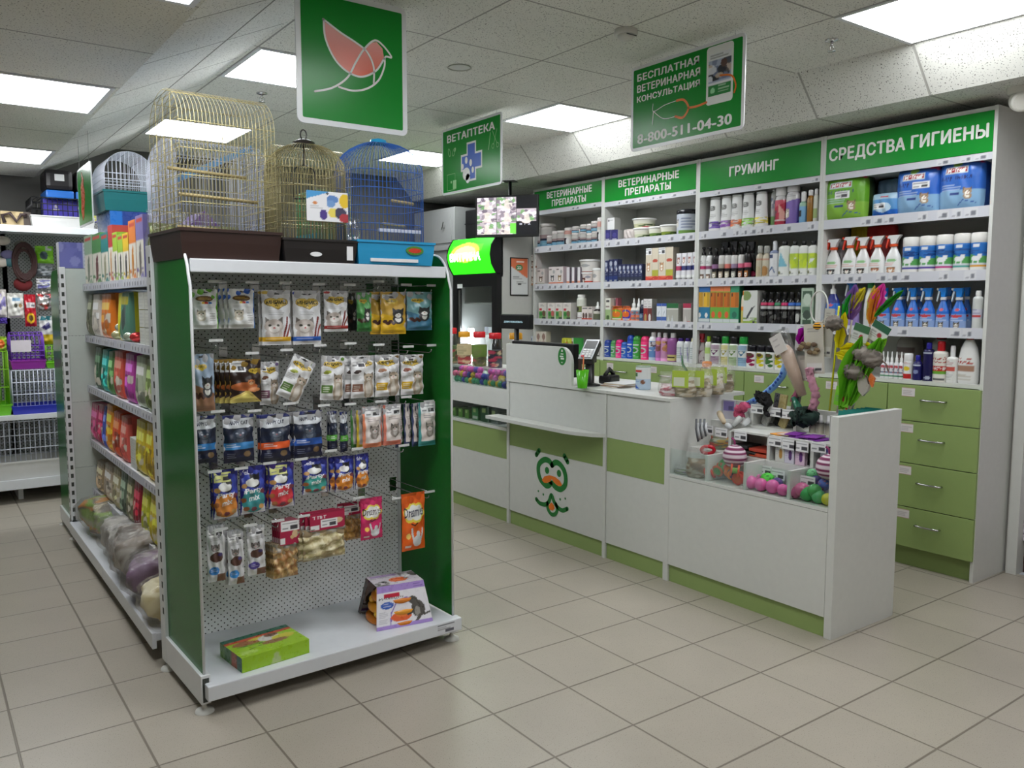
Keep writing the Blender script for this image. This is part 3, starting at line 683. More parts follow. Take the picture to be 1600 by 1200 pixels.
# ================================================================ tall shop shelving along the right wall
SX = 2.337; BAYS = [(-.318, .600), (.600, 1.510), (1.510, 2.420), (2.420, 3.268)]
LEV = [1.835, 1.532, 1.250]; CAB = .985
signs = ['СРЕДСТВА ГИГИЕНЫ', 'ГРУМИНГ', 'ВЕТЕРИНАРНЫЕ\nПРЕПАРАТЫ', 'ВЕТЕРИНАРНЫЕ\nПРЕПАРАТЫ']
sz0 = [2.098, 2.100, 2.125, 2.135]
blab = ['tall white shelving bay nearest the viewer, green sign reading СРЕДСТВА ГИГИЕНЫ', 'tall white shelving bay with green sign reading ГРУМИНГ', 'tall white shelving bay with ВЕТЕРИНАРНЫЕ ПРЕПАРАТЫ sign, beside the grooming bay', 'leftmost tall white shelving bay, ВЕТЕРИНАРНЫЕ ПРЕПАРАТЫ sign behind the monitor']
def rail_art(seed, n=110, dens=.75):
    ar = Art(n, 8, (204, 205, 213)); R_ = random.Random(seed); k = .02
    while k < .96:
        wk = R_.uniform(.05, .07)
        if R_.random() < dens: ar.rect(k, .1, k + wk, .95, (214, 214, 219)); ar.rect(k + wk * .1, .25, k + wk * .4, .4, (160, 160, 170)); ar.rect(k + wk * .5, .2, k + wk * .9, .6, (120, 122, 132))
        k += wk + R_.choice((.01, .02, .06))
    return ar
for b, (y0, y1) in enumerate(BAYS):
    t = thing('shelving_bay', blab[b], 'shelving', (SX, (y0 + y1) / 2, 0), -PI / 2, 'tall shelving bays on the right wall')
    hw = (y1 - y0) / 2 - .0005; dp = XR_ - .003 - SX
    for k in (-1, 1): MB().box(min(k * hw, k * (hw - .017)), max(k * hw, k * (hw - .017)), 0, dp, 0, 2.31).build('side_panel', WHITE_M, t)
    MB().box(-hw + .017, hw - .017, dp - .012, dp, .08, 2.31).build('back_board', solid('back_board', (190, 190, 184), 0.6), t)
    MB().box(-hw + .017, hw - .017, .004, dp, 2.29, 2.309).build('top_board', WHITE_M, t)
    for j, z in enumerate(LEV):
        s_ = MB().box(-hw + .017, hw - .017, .004, dp - .012, z - .018, z).build('shelf', WHITE_M, t)
        mb = MB().front(-hw + .017, hw - .017, -.001, z - .040, z + .012, rail_art(b * 7 + j)); mb.box(-hw + .017, hw - .017, -.0008, .004, z - .040, z + .012, (205, 206, 212)); mb.build('price_rail', PM, s_)
    z = sz0[b] - .012
    s_ = MB().box(-hw + .017, hw - .017, .004, dp - .012, z - .018, z).build('shelf', WHITE_M, t)
    mb = MB().front(-hw + .017, hw - .017, -.001, z - .024, z + .010, rail_art(b * 7 + 5, dens=.4)); mb.box(-hw + .017, hw - .017, -.0008, .004, z - .024, z + .010, (205, 206, 212)); mb.build('price_rail', PM, s_)
    sg = MB().box(-hw + .018, hw - .018, -.002, .006, sz0[b], 2.288).build('sign_panel', SIGN_G, t)
    zc = (sz0[b] + 2.288) / 2; hh = 2.288 - sz0[b]
    if b == 0: letters('lettering', signs[0], sg, hw * 1.84, .082, (0, -.0026, zc), LET)
    elif b == 1: letters('lettering', signs[1], sg, hw * .80, .062, (-.02, -.0026, zc + .005), LET)
    else: letters('lettering', signs[b], sg, hw * 1.28, .118, (.0 if b == 2 else .03, -.0026, zc), LET)
    MB().box(-hw + .017, hw - .017, .002, dp - .012, CAB - .02, CAB).build('worktop', WHITE_M, t)
    MB().box(-hw + .017, hw - .017, .03, .045, 0, .10).build('plinth', GREEN_L, t)
    MB().box(-hw + .017, hw - .017, .05, dp - .013, .02, CAB - .02).build('cabinet_carcass', WHITE_M, t)
    xs = [-hw, (y1 - .156 if b == 0 else y1 - [0, 1.09, 1.981, 0][b] if b < 3 else .01) - hw if b < 3 else 0.0, hw]
    xs = [-hw, {0: hw - (.156 - y0), 1: hw - (1.09 - y0), 2: hw - (1.981 - y0), 3: 0.0}[b], hw]
    for i in range(2):
        a, c_ = xs[i] + .003, xs[i + 1] - .003
        zs = [.108, .322, .553, .775, CAB - .022] if True else []
        for r_ in range(4):
            dr = MB().box(a, c_, -.016, .002, zs[r_] + .002, zs[r_ + 1] - .002, bev=.0015).build('drawer', GREEN_L, t)
            cx, cz = (a + c_) / 2 + .01, (zs[r_] + zs[r_ + 1]) / 2 + .02
            mb = MB(); mb.tube([(cx - .062, -.016, cz), (cx - .060, -.034, cz), (cx - .03, -.040, cz), (cx + .03, -.040, cz), (cx + .060, -.034, cz), (cx + .062, -.016, cz)], .0055, 6); mb.build('handle', CHROME, dr)
            ar = Art(16, 12, (222, 216, 216)); ar.rect(0, 0, 1, .05, (180, 120, 110)); ar.rect(0, .93, 1, 1, (180, 120, 110)); ar.lines(.12, .9, .8, 4, .16, (150, 140, 145), r_ + b)
            MB().front(a + .075, a + .145, -.0166, zs[r_ + 1] - .062, zs[r_ + 1] - .016, ar).build('name_slip', PM, dr)

# ================================================================ the counter
CX = 1.139
WL = WHITE_M
def kick(mb, y0, y1): return mb.box(CX + .012, CX + .03, y0, y1, 0, .088)
# toy display at the right end
t = thing('toy_display_counter', 'low white display counter at the right end, stepped toy bins behind a glass front', 'counter', (0, 0, 0))
Y0, Y1 = -.312, .594
MB().box(CX, 1.612, Y0, Y0 + .034, 0, .925, bev=.0015).build('end_panel', WL, t)
MB().box(CX, CX + .016, Y0 + .035, Y1, .088, .528).build('front_panel', WL, t)
kick(MB(), Y0 + .035, Y1).build('plinth', GREEN_L, t)
MB().box(CX, 1.612, Y0 + .035, Y1, .530, .545).build('tray_floor', WL, t)
MB().box(1.596, 1.612, Y0 + .035, Y1, .02, .88).build('rear_panel', WL, t)
MB().box(CX + .003, CX + .007, Y0 + .036, Y1 - .001, .546, .672).build('glass_front', GLASS, t)
for y in (.372, .150, -.080): MB().box(1.150, 1.285, y - .007, y + .007, .546, .668).build('bin_divider', WL, t)
MB().box(1.285, 1.30, Y0 + .036, Y1 - .001, .546, .665).build('bin_back', WL, t)
MB().box(1.30, 1.44, Y0 + .036, Y1 - .001, .650, .664).build('tier_shelf', WL, t)
for y in (.362, .141, -.086): MB().box(1.302, 1.44, y - .008, y + .008, .665, .770).build('tier_divider', WL, t)
MB().box(1.44, 1.452, Y0 + .036, Y1 - .001, .664, .79).build('tier_back', WL, t)
for y0, y1 in ((.15, .354), (-.078, .133), (-.275, -.094)): MB().box(1.302, 1.44, y0, y1, .771, .780).build('tier_cover', WL, t)
MB().box(1.452, 1.595, Y0 + .036, Y1 - .001, .776, .79).build('top_tier', WL, t)
for y in (.355, .112): MB().box(1.455, 1.592, y - .008, y + .008, .79, .875).build('tier_divider', WL, t)
MB().box(1.455, 1.592, .121, .346, .868, .877).build('tier_cover', WL, t)
# plain counter part
t = thing('counter_unit', 'white counter unit with a green band between the till and the toy display', 'counter', (0, 0, 0))
MB().box(CX, CX + .034, .595, .628, 0, .90).box(CX + .034, 1.612, .595, .612, 0, .90).build('side_panel', WL, t)
MB().box(CX + .004, CX + .02, .629, 1.054, .088, .482).build('lower_panel', WL, t)
MB().box(CX + .006, CX + .02, .629, 1.054, .483, .664).build('green_band', GREEN_L, t)
MB().box(CX + .004, CX + .02, .629, 1.054, .665, .897).build('upper_panel', WL, t)
kick(MB(), .629, 1.054).build('plinth', GREEN_L, t)
MB().box(CX - .004, 1.70, .5945, 1.0545, .900, .918, bev=.002).build('worktop', WL, t)
# till unit with the face mark

t = thing('till_counter', 'white till counter with a green pet face mark and a writing ledge', 'counter', (0, 0, 0))
for y0, y1 in ((1.056, 1.078), (1.945, 1.968)): MB().box(CX - .002, CX + .05, y0, y1, 0, .898).build('side_post', WL, t)
MB().box(CX + .004, CX + .02, 1.079, 1.944, .088, .50).build('lower_panel', WL, t)
MB().box(CX + .006, CX + .02, 1.079, 1.944, .501, .664).build('green_band', GREEN_L, t)
MB().box(CX + .004, CX + .02, 1.079, 1.944, .665, .897).build('upper_panel', WL, t)
kick(MB(), 1.079, 1.944).build('plinth', GREEN_L, t)
MB().box(CX - .004, 1.70, 1.0555, 1.968, .900, .918, bev=.002).build('worktop', WL, t)
MB().prism([(CX + .001, 1.062), (CX + .001, 2.06), (CX - .10, 2.06), (CX - .10, 1.30), (CX - .085, 1.20), (CX - .05, 1.11), (CX - .02, 1.075)], .664, .684, 2).build('writing_ledge', WL, t)
s_ = [(1.972, .918), (1.972, 1.135)]
s_ += [(1.345 + .09 * (1 - math.sin(a)), 1.045 + .09 * math.cos(a)) for a in np.linspace(0, PI / 2, 8)]
s_ += [(1.345, .918)]
sc = MB().prism(s_, CX - .002, CX + .016, 0).build('privacy_screen', WL, t)
STK = solid('sticker_green', (40, 128, 52), 0.3)
c_ = at(878, 557, 0, CX - .004)
st = MB().prism([(c_[1] + .036 * math.cos(a), c_[2] + .050 * math.sin(a)) for a in np.linspace(0, 2 * PI, 32, endpoint=False)], CX - .0032, CX - .002, 0).build('sticker', STK, sc)
mb = MB()
for dy, dz, w2, h2 in ((0, .032, .006, .006), (0, .014, .012, .003), (.004, .0, .016, .004), (-.003, -.012, .015, .005), (0, -.034, .006, .003)): mb.box(CX - .0038, CX - .0032, c_[1] + dy - w2, c_[1] + dy + w2, c_[2] + dz - h2, c_[2] + dz + h2)
mb.build('sticker_print', LET, st)
# the face mark (points taken off the front panel, in y and z)
MG = solid('mark_green', (18, 118, 44), 0.4)
def fq(x, y): q = at(700 + x / 8, 700 + y / 8, 0, CX + .003); return (q[1], q[2])
def ring(pts, wd, y_off=.0012): return pts
def ribx(mb, pts, wd, n=24, off=.0014, closed=False):
    P = np.array([fq(*q) for q in pts])
    if closed: P = np.vstack([P, P[:1]])
    tmp = MB(); curve_ribbon(tmp, P, wd, 0, 0, n)
    for v, f_ in ((tmp.V, tmp.F),):
        V = np.concatenate(v); mb.add(np.stack([np.full(len(V), CX + .004 - off), V[:, 0], V[:, 2]], 1), tmp.F, lin((20, 120, 45)))
    return mb
mb = MB()
ribx(mb, [(1300, 215), (1262, 160), (1200, 148), (1140, 200), (1130, 290), (1155, 390), (1215, 462), (1255, 470), (1298, 440), (1345, 490), (1405, 515), (1460, 470), (1472, 380), (1450, 280), (1400, 205), (1345, 180), (1300, 215)], .034, 20)
ribx(mb, [(1250, 380), (1275, 430), (1298, 445)], .02); 
ribx(mb, [(1105, 640), (1150, 690), (1215, 705), (1260, 670), (1292, 590), (1325, 670), (1370, 740), (1430, 780), (1490, 760)], .026)
ribx(mb, [(1245, 690), (1248, 760), (1290, 825), (1340, 825), (1365, 770), (1350, 700)], .024)
ribx(mb, [(1105, 85), (1140, 30)], .030); ribx(mb, [(1455, 100), (1495, 175)], .030)
for cx, cy, r_ in ((1238, 280, .020), (1388, 318, .020), (1130, 538, .0065), (1192, 580, .0075), (1402, 642, .0075), (1466, 632, .0065)):
    q = fq(cx, cy); mb.add([(CX + .0026, q[0] + r_ * math.cos(a), q[1] + r_ * 1.05 * math.sin(a)) for a in np.linspace(0, 2 * PI, 20, endpoint=False)], [tuple(range(20))], lin((20, 120, 45)))
mb.build('face_mark', MG, t)
mb = MB()
q = [fq(*z_) for z_ in ((1175, 400), (1205, 355), (1270, 340), (1340, 360), (1400, 410), (1425, 455), (1415, 478), (1370, 470), (1325, 430), (1298, 385), (1275, 420), (1235, 438), (1200, 432))]
mb.add([(CX + .0022, a, b) for a, b in q], [tuple(range(len(q)))[::-1]], lin((230, 120, 25)))
mb.build('mark_moustache', ORANGE, t); mb = MB()
q = [fq(*z_) for z_ in ((1295, 680), (1325, 715), (1335, 755), (1310, 785), (1275, 770), (1258, 735), (1268, 705))]
mb.add([(CX + .0022, a, b) for a, b in q], [tuple(range(len(q)))[::-1]], lin((230, 120, 25)))
mb.build('mark_tongue', ORANGE, t)
# glazed counter towards the back
t = thing('glazed_counter', 'white counter left of the till with two glazed compartments of small goods', 'counter', (0, 0, 0))
Y0, Y1 = 1.972, 3.05
MB().box(CX + .004, CX + .02, Y0, Y1, .088, .404).build('lower_panel', WL, t)
MB().box(CX + .006, CX + .02, Y0, Y1, .405, .583).build('green_band', GREEN_L, t)
kick(MB(), Y0, Y1).build('plinth', GREEN_L, t)
MB().box(CX, 1.60, Y0, Y1, .584, .603).build('shelf', WL, t)
MB().box(CX + .004, CX + .02, Y0, Y1, .722, .845).build('fascia', WL, t)
MB().box(CX + .02, 1.60, Y0, Y1, .826, .845).build('display_floor', WL, t)
MB().box(1.60, 1.616, Y0, Y1, .02, .845).build('rear_panel', WL, t)
MB().box(CX + .004, 1.60, Y1, Y1 + .016, .02, .86).build('side_panel', WL, t)
MB().box(CX + .008, CX + .012, Y0 + .002, Y1, .604, .721).build('glass_pane', GLASS, t)
MB().box(CX + .006, CX + .010, Y0 + .002, Y1, .846, .965).build('glass_pane', GLASS, t)
MB().box(CX + .150, CX + .155, Y0 + .002, Y1, .846, .96).build('glass_pane', GLASS, t)
MB().box(CX + .156, 1.60, Y0 + .002, Y1, .93, .945).build('jar_shelf', WL, t)
# ================================================================ hanging packs on the end display
def smooth(x): x = np.clip(x, 0, 1); return x * x * (3 - 2 * x)
def pack_mesh(name, w, h, art, thick=.014, gusset=0.0, mat=None, back=(180, 180, 185), top_flat=.16, wave=.0, seed=0, parent=None):
    """a film pouch hanging from the middle of its top edge"""
    mb = MB(); R_ = np.random.RandomState(seed); U, V = np.meshgrid(np.linspace(0, 1, art.W), np.linspace(0, 1, art.H))
    bul = (1 - np.abs(2 * U - 1) ** 2.6) * smooth(V / .12 + gusset) * smooth((1 - top_flat * .5 - V) / .35)
    ph = R_.rand(3) * 6
    ripple = wave * (np.sin(U * 17 + V * 9 + ph[0]) * .5 + np.sin(V * 23 - U * 6 + ph[1]) * .5) * smooth(V / .2) * .004
    edge = 1 - .035 * np.sin(PI * np.clip(V, 0, 1)) * (thick > .008)
    P = np.empty((art.H, art.W, 3)); P[..., 0] = (U - .5) * w * edge; P[..., 2] = (V - 1) * h
    P[..., 1] = -thick * bul - ripple
    mb.sheet(P, art, True)
    k = 3; Q = P[::k, ::k].copy() if (art.H - 1) % k == 0 and (art.W - 1) % k == 0 else P.copy()
    Q[..., 1] = -Q[..., 1] * .7 + .0008
    mb.sheet(Q, back, True, flip=True)
    return mb.build(name, mat or PF, parent)
def hang_slot(a, v=.93): a.ell(.5, v, .17, .018, (60, 60, 62)); a.ell(.5, v + .008, .05, .02, (60, 60, 62)); return a
def heart(a, u, v, w, h, c=(206, 176, 60)):
    for k in (-1, 1): a.ell(u + k * w * .42, v + h * .15, w * .58, h * .62, c)
    a.poly([(u - w * .95, v), (u + w * .95, v), (u + w * .1, v - h * .95)], c); return a
def brand_heart(a, u=.5, v=.76, w=.42, h=.125):
    heart(a, u, v, w, h, (150, 118, 40)); heart(a, u, v + .004, w * .93, h * .9, (220, 190, 84))
    a.text('МНЯМС', u - w * .86, v - h * .16, u + w * .86, v + h * .46, (20, 18, 16), .035)
    a.line([(u - .05, v - h * .45), (u, v - h * .25), (u + .05, v - h * .45)], .008, (30, 26, 22)); return a
GRID = (67, 100)
def art_sticks(band, corner, cat=True):
    a = Art(*GRID, (226, 227, 230)); a.rect(0, .93, 1, 1, (205, 206, 210)); hang_slot(a); brand_heart(a)
    a.ell(.13, .95, .13, .03, corner)
    a.lines(.2, .85, .62, 3, .03, (120, 120, 125), 3)
    a.cat(.38, .34, .32, .13, (196, 186, 180), (226, 220, 216)); a.rect(0, 0, 1, .035, (225, 225, 228))
    a.line([(.72, .12), (.88, .5)], .035, (120, 40, 36), 1.5); a.line([(.8, .12), (.98, .36)], .03, (135, 50, 40), 1.5)
    a.rect(0, .07, 1, .145, band); a.lines(.1, .95, .12, 1, .02, (240, 240, 240)); return a
def art_sleeve(side):
    a = Art(*GRID, (232, 233, 234)); hang_slot(a, .92); a.ell(.5, .76, .34, .075, (110, 80, 46)); a.lines(.24, .8, .79, 2, .03, (230, 190, 90))
    for k, c in enumerate(((196, 200, 196), (225, 190, 60), (215, 70, 60), (60, 110, 180))): a.rect(.24 + k * .13, .63, .36 + k * .13, .68, c)
    a.lines(.15, .85, .57, 2, .03, (150, 150, 150)); a.cat(.34, .38, .17, .085, (214, 206, 190)); a.lines(.66, .9, .4, 5, .06, (150, 150, 150), 5)
    a.rect(.955, 0, 1, .9, side); return a
def art_cat_filling(bg, bg2, word='МНЯМС', tag_=False):
    a = Art(*GRID, bg); a.poly([(0, 0), (1, 0), (1, .3), (0, .5)], bg2); hang_slot(a, .95); heart(a, .42, .77, .26, .07); a.text(word, .22, .755, .62, .8, (30, 26, 22), .02)
    for k in range(5): a.ell(.15 + .1 * k, .3 - .04 * (k % 2), .09, .04, (70, 40, 34))
    a.cat(.66, .48, .24, .11, (58, 58, 62), (236, 234, 230)); a.rect(0, 0, 1, .06, bg2); a.lines(.06, .7, .05, 1, .03, (60, 40, 20))
    if tag_: a.tag(.05, .84, .62, .93)
    return a
def art_black_gold():
    a = Art(*GRID, (44, 28, 24)); a.poly([(0, .12), (.55, .3), (1, 0), (0, 0)], (196, 170, 90)); a.poly([(0, .08), (.5, .24), (.9, 0), (0, 0)], (232, 214, 120))
    a.ell(.45, .38, .42, .10, (176, 96, 52)); a.ell(.66, .45, .12, .09, (190, 110, 62)); a.cat(.66, .47, .13, .06, (196, 124, 76), (220, 180, 140), body=False); a.ell(.75, .3, .2, .05, (200, 130, 80))
    heart(a, .78, .73, .18, .08); a.text('МНЯМС', .64, .71, .92, .76, (30, 22, 18), .02); a.tag(.02, .72, .5, .97); a.rect(0, .98, 1, 1, (150, 120, 60)); return a
def art_white_cat(band, swirl, tagpos=None, treat=(120, 80, 60)):
    a = Art(*GRID, (222, 222, 224)); hang_slot(a, .955); brand_heart(a, .50, .80, .42, .095); a.ell(.28, .64, .14, .035, treat); a.ell(.2, .61, .1, .03, np.array(treat) * .8)
    a.lines(.06, .45, .56, 4, .035, (120, 120, 120), 7); a.rect(.04, .16, .46, .34, band); a.lines(.08, .42, .3, 3, .045, (235, 235, 225), 9)
    a.cat(.72, .48, .22, .10, (176, 160, 142), (214, 206, 196)); a.ell(.72, .2, .24, .22, (176, 160, 142)); a.ell(.7, .2, .12, .2, (206, 198, 188)); a.ell(.9, .93, .08, .04, swirl)
    if tagpos: a.tag(*tagpos)
    return a
def art_crunch(c):
    a = Art(*GRID, (26, 34, 56)); a.rect(0, .93, 1, 1, (40, 48, 110)); a.poly([(0, .76), (0, .92), (1, .92), (1, .76), (.8, .72), (.2, .72)], (206, 210, 216)); hang_slot(a, .955)
    a.text('HAPPY CAT', .2, .79, .8, .87, (26, 30, 60), .03); a.cat(.52, .60, .24, .10, (56, 66, 84), (96, 104, 118), (170, 175, 190)); a.rect(0, .28, 1, .42, c); a.lines(.08, .55, .39, 2, .045, (240, 242, 246))
    a.rect(0, 0, 1, .27, (20, 24, 52)); a.ell(.75, .17, .12, .06, (120, 96, 66)); a.lines(.1, .45, .2, 3, .04, (160, 165, 190), 4); return a
def art_party(c, tag_=None):
    a = Art(*GRID, (34, 34, 120)); a.poly([(.02, 0), (.98, 0), (.86, .55), (.14, .55)], (210, 210, 214)); a.ell(.5, .28, .46, .26, c); a.poly([(.1, .9), (.9, .9), (.98, .5), (.02, .5)], (58, 72, 170))
    a.cat(.56, .74, .2, .09, (40, 40, 44), (238, 238, 238)); a.ell(.46, .66, .26, .09, (238, 238, 236)); a.ell(.62, .76, .12, .05, (30, 30, 34))
    a.text('Party', .18, .40, .86, .54, (240, 240, 242), .03, .03); a.text('mix', .32, .27, .74, .38, (240, 240, 242), .03, .03)
    for k, (u, v) in enumerate(((.15, .6), (.88, .46), (.2, .12), (.8, .14), (.5, .1), (.1, .3))): a.ell(u, v, .11, .05, ((196, 150, 90), (120, 60, 70), (150, 90, 50))[k % 3])
    a.rect(0, .93, 1, 1, (30, 30, 96)); a.text('felix', .1, .83, .52, .93, (238, 238, 242), .02)
    if tag_: a.tag(.06, .76, .74, .96, (226, 228, 150))
    return a
def art_sticks_box(c):
    a = Art(46, 100, (206, 206, 208)); a.rect(0, .93, 1, 1, (170, 172, 174)); a.tag(.05, .80, .95, .93); a.lines(.15, .85, .77, 2, .025, (130, 130, 130)); a.cat(.45, .60, .24, .06, (120, 112, 110), (160, 154, 150), body=False); a.ell(.5, .44, .36, .09, (88, 60, 52)); a.ell(.72, .48, .14, .03, (70, 60, 110))
    a.ell(.35, .2, .3, .075, c); a.lines(.14, .56, .23, 2, .03, (230, 230, 235)); a.rect(.5, .0, 1, .14, (110, 76, 60)); return a
def art_cloud(bg, word, ink, c2):
    a = Art(*GRID, bg)
    for u, v, r_ in ((.25, .66, .2), (.45, .72, .22), (.7, .72, .2), (.85, .64, .14), (.6, .6, .25), (.3, .58, .18)): a.ell(u, v, r_, r_ * .5, (236, 214, 80))
    for u, v, r_ in ((.27, .66, .16), (.47, .71, .18), (.7, .71, .16), (.84, .65, .1), (.6, .62, .22), (.3, .6, .14)): a.ell(u, v, r_, r_ * .45, (238, 238, 236))
    a.text(word, .08, .58, .94, .75, ink, .012, .02); a.line([(.36, .47), (.5, .44), (.64, .47)], .02, (60, 30, 30), 1.5)
    a.ell(.62, .16, .2, .1, (220, 222, 226)); a.line([(.45, .18), (.38, .38)], .035, (220, 222, 226), 1.5); a.line([(.8, .18), (.86, .36)], .03, (220, 222, 226), 1.5); a.ell(.66, .28, .09, .05, (220, 222, 226))
    a.ell(.24, .26, .1, .05, c2); a.rect(.12, .06, .35, .1, (236, 220, 210)); a.rect(0, .95, 1, 1, np.array(bg) * .8); return a
def art_coral(c, tag_=True, band=(60, 30, 40)):
    a = Art(46, 100, (222, 212, 208)); a.rect(0, .9, 1, 1, (200, 196, 198)); a.rect(0, 0, 1, .12, c); a.rect(0, .12, .12, 1, c); a.lines(.25, .9, .7, 2, .04, band); a.cat(.6, .42, .26, .1, (150, 140, 134), (196, 190, 186))
    if tag_: a.tag(.12, .74, .98, .95)
    return a
# one hook: two wires, a front plate for the ticket
HK = thing('display_hook', 'wire display hook', 'hook', (0, 0, 0), YAW, 'wire display hooks on the end pegboard')
MB().box(-.016, .016, -.003, 0, -.05, .01).build('back_clip', CHROME, HK)
MB().tube([(0, 0, -.03), (0, -.285, -.03), (0, -.300, -.024), (0, -.303, -.016)], .0024, 6).build('carrier_wire', CHROME, HK)
MB().tube([(0, 0, 0), (0, -.305, 0)], .0016, 5).build('ticket_wire', CHROME, HK)
MB().box(-.024, .024, -.309, -.306, -.004, .005).build('ticket_plate', solid('ticket_plate', (214, 216, 216), 0.3), HK)
ROWS = [('top', [(332, 440), (391, 441), (444, 442), (497, 444), (546, 445), (592, 440), (636, 445), (677, 446)]),
        ('second', [(334, 532), (391, 552), (446, 547), (499, 540), (547, 537), (592, 539), (639, 542), (677, 540)]),
        ('third', [(337, 643), (395, 642), (450, 631), (505, 634), (547, 632), (595, 628), (636, 621), (672, 628)]),
        ('fourth', [(332, 737), (374, 732), (419, 724), (469, 718), (516, 705), (558, 702), (632, 697)]),
        ('fifth', [(342, 827), (388, 821), (432, 814), (473, 807), (560, 779), (621, 780), (673, 770)])]
first = True
for rn, row in ROWS:
    for i, (px, py) in enumerate(row):
        p = at(px, py, 1, .69); u_ = (p[0] + .0085 - GO[0]); loc = gl(u_, D + .0015, p[2])
        lab = f'{nth(i, len(row))} wire hook in the {rn} row of the pegboard display'.replace('from left wire', 'wire')
        lab = f'wire display hook with ticket plate, {nth(i, len(row))} in the {rn} pegboard row'
        if first: HK.location = loc; HK['label'] = lab; first = False
        else: dup(HK, loc, YAW, lab)
NP = [0]
def hang(name, label, cat, L, R, T, B, art, n_behind=0, step=(-.006, .011), tilt=0.0, y=.715, thick=.012, mat=None, back=(180, 180, 185), group=None, stacklab=None, wave=1.0, yawx=0.0):
    NP[0] += 1
    a, b = at(L, (T + B) / 2, 1, y), at(R, (T + B) / 2, 1, y); w_ = b[0] - a[0]
    t_, bo = at((L + R) / 2, T, 1, y), at((L + R) / 2, B, 1, y); h_ = t_[2] - bo[2]
    o = pack_mesh(name, w_, h_, art, thick, mat=mat, back=back, seed=NP[0], wave=wave)
    tag(o, label, cat, group or 'packs hanging on the end display')
    o.location = (t_[0], y, t_[2]); o.rotation_euler = (0, tilt, YAW + yawx)
    for k in range(n_behind):
        q = dup(o, (t_[0] + step[0] * (k + 1), y + step[1] * (k + 1), t_[2] - .002 * (k % 2)), None, f'{stacklab}, {ORD[k + 1]} in its stack', group, (0, tilt + .02 * (k % 2), YAW + yawx))
    return o
TP = 'treat pack'
# top row
hang('treat_sleeve', 'white sleeve pack with green edge, leftmost of the top row, partly behind the panel', TP, 297, 339.5, 452, 514, art_sleeve((120, 190, 70)), back=(110, 180, 60))
hang('treat_sleeve', 'white sleeve pack with blue edge in the top row', TP, 355, 397, 451, 513, art_sleeve((40, 110, 190)), 2, (-.012, .012), back=(30, 90, 190), thick=.02, stacklab='white sleeve pack with blue edge behind the front one')
hang('stick_pouch', 'white cat stick pouch with yellow band in the top row', TP, 407.5, 453.5, 453, 539, art_sticks((226, 176, 40), (210, 180, 80)), 1, (-.008, .014), stacklab='white stick pouch with yellow band behind the front one')
hang('stick_pouch', 'white cat stick pouch with blue band in the top row', TP, 456, 501, 454, 538, art_sticks((40, 96, 190), (50, 70, 170)), 1, (-.008, .014), stacklab='white stick pouch with blue band behind the front one')
hang('stick_pouch', 'small white stick pouch with red band in the top row', TP, 505, 543, 454, 518, art_sticks((160, 44, 40), (180, 60, 60)))
hang('treat_pouch', 'dark pouch half hidden left of the green pouch, top row', TP, 540, 557, 458, 517, art_cat_filling((62, 66, 66), (40, 44, 44)), y=.80)
hang('treat_pouch', 'green filled treat pouch with black and white cat, top row', TP, 556.5, 580, 457, 518, art_cat_filling((96, 168, 96), (54, 120, 60)))
hang('treat_pouch', 'golden brown treat pouch with a ticket, in front of another one in the top row', TP, 593.5, 634, 456, 522, art_cat_filling((196, 158, 70), (222, 178, 40), 'МНЯМС', True), 1, (-.034, .02), stacklab='golden brown treat pouch sticking out behind the ticketed one')
hang('treat_pouch', 'teal treat pouch with black and white cat, rightmost in the top row', TP, 634.5, 675, 456, 516, art_cat_filling((120, 164, 170), (70, 120, 150)), 1, (.004, .02), stacklab='teal treat pouch at the right behind the front one')
# second row
hang('treat_pouch', 'pale blue and brown pouch, leftmost of the second row, partly behind the panel', TP, 297, 334, 553, 643, art_cat_filling((150, 168, 190), (150, 110, 84)))
hang('treat_pouch', 'dark brown and gold pouch of cat treats with ticket, second row', TP, 357, 407.5, 562, 629, art_black_gold(), 5, (-.0125, .014), back=(150, 120, 50), stacklab='dark brown and gold treat pouch behind the ticketed one')
hang('treat_pouch', 'white and brown treat pouch right behind the dark brown stack, second row', TP, 404, 435.5, 565, 632, art_white_cat((110, 70, 90), (120, 100, 150), (.0, .78, .35, .9)), y=.74)
hang('treat_pouch', 'white treat pouch hanging strongly tilted, second row', TP, 458, 496, 560, 629, art_white_cat((84, 120, 52), (90, 130, 50), None, (170, 180, 70)), tilt=math.radians(27), y=.70)
bpy.data.objects[-1] if False else None
hang('treat_pouch', 'white treat pouch with green panel beside the tilted one, second row', TP, 502, 539, 556, 625, art_white_cat((84, 120, 52), (90, 130, 50), (.25, .86, .6, .95), (170, 180, 70)), tilt=.06)
hang('treat_pouch', 'white treat pouch with brown panel and wide ticket, second row', TP, 547, 584.5, 556, 621.5, art_white_cat((130, 84, 66), (96, 70, 56), (.02, .72, .62, .9), (70, 54, 50)), 1, (-.022, .016), stacklab='white and brown treat pouch sticking out behind the wide ticket one')
hang('treat_pouch', 'white treat pouch with yellow panel, left of the rightmost in the second row', TP, 585, 624, 554, 619, art_white_cat((206, 166, 30), (140, 110, 60), (.1, .86, .6, .95), (160, 110, 80)), wave=1.6)
hang('treat_pouch', 'white treat pouch with yellow panel, rightmost in the second row', TP, 625, 661, 554, 616.5, art_white_cat((206, 166, 30), (140, 110, 60), (.1, .84, .6, .93), (150, 80, 60)), wave=1.6)
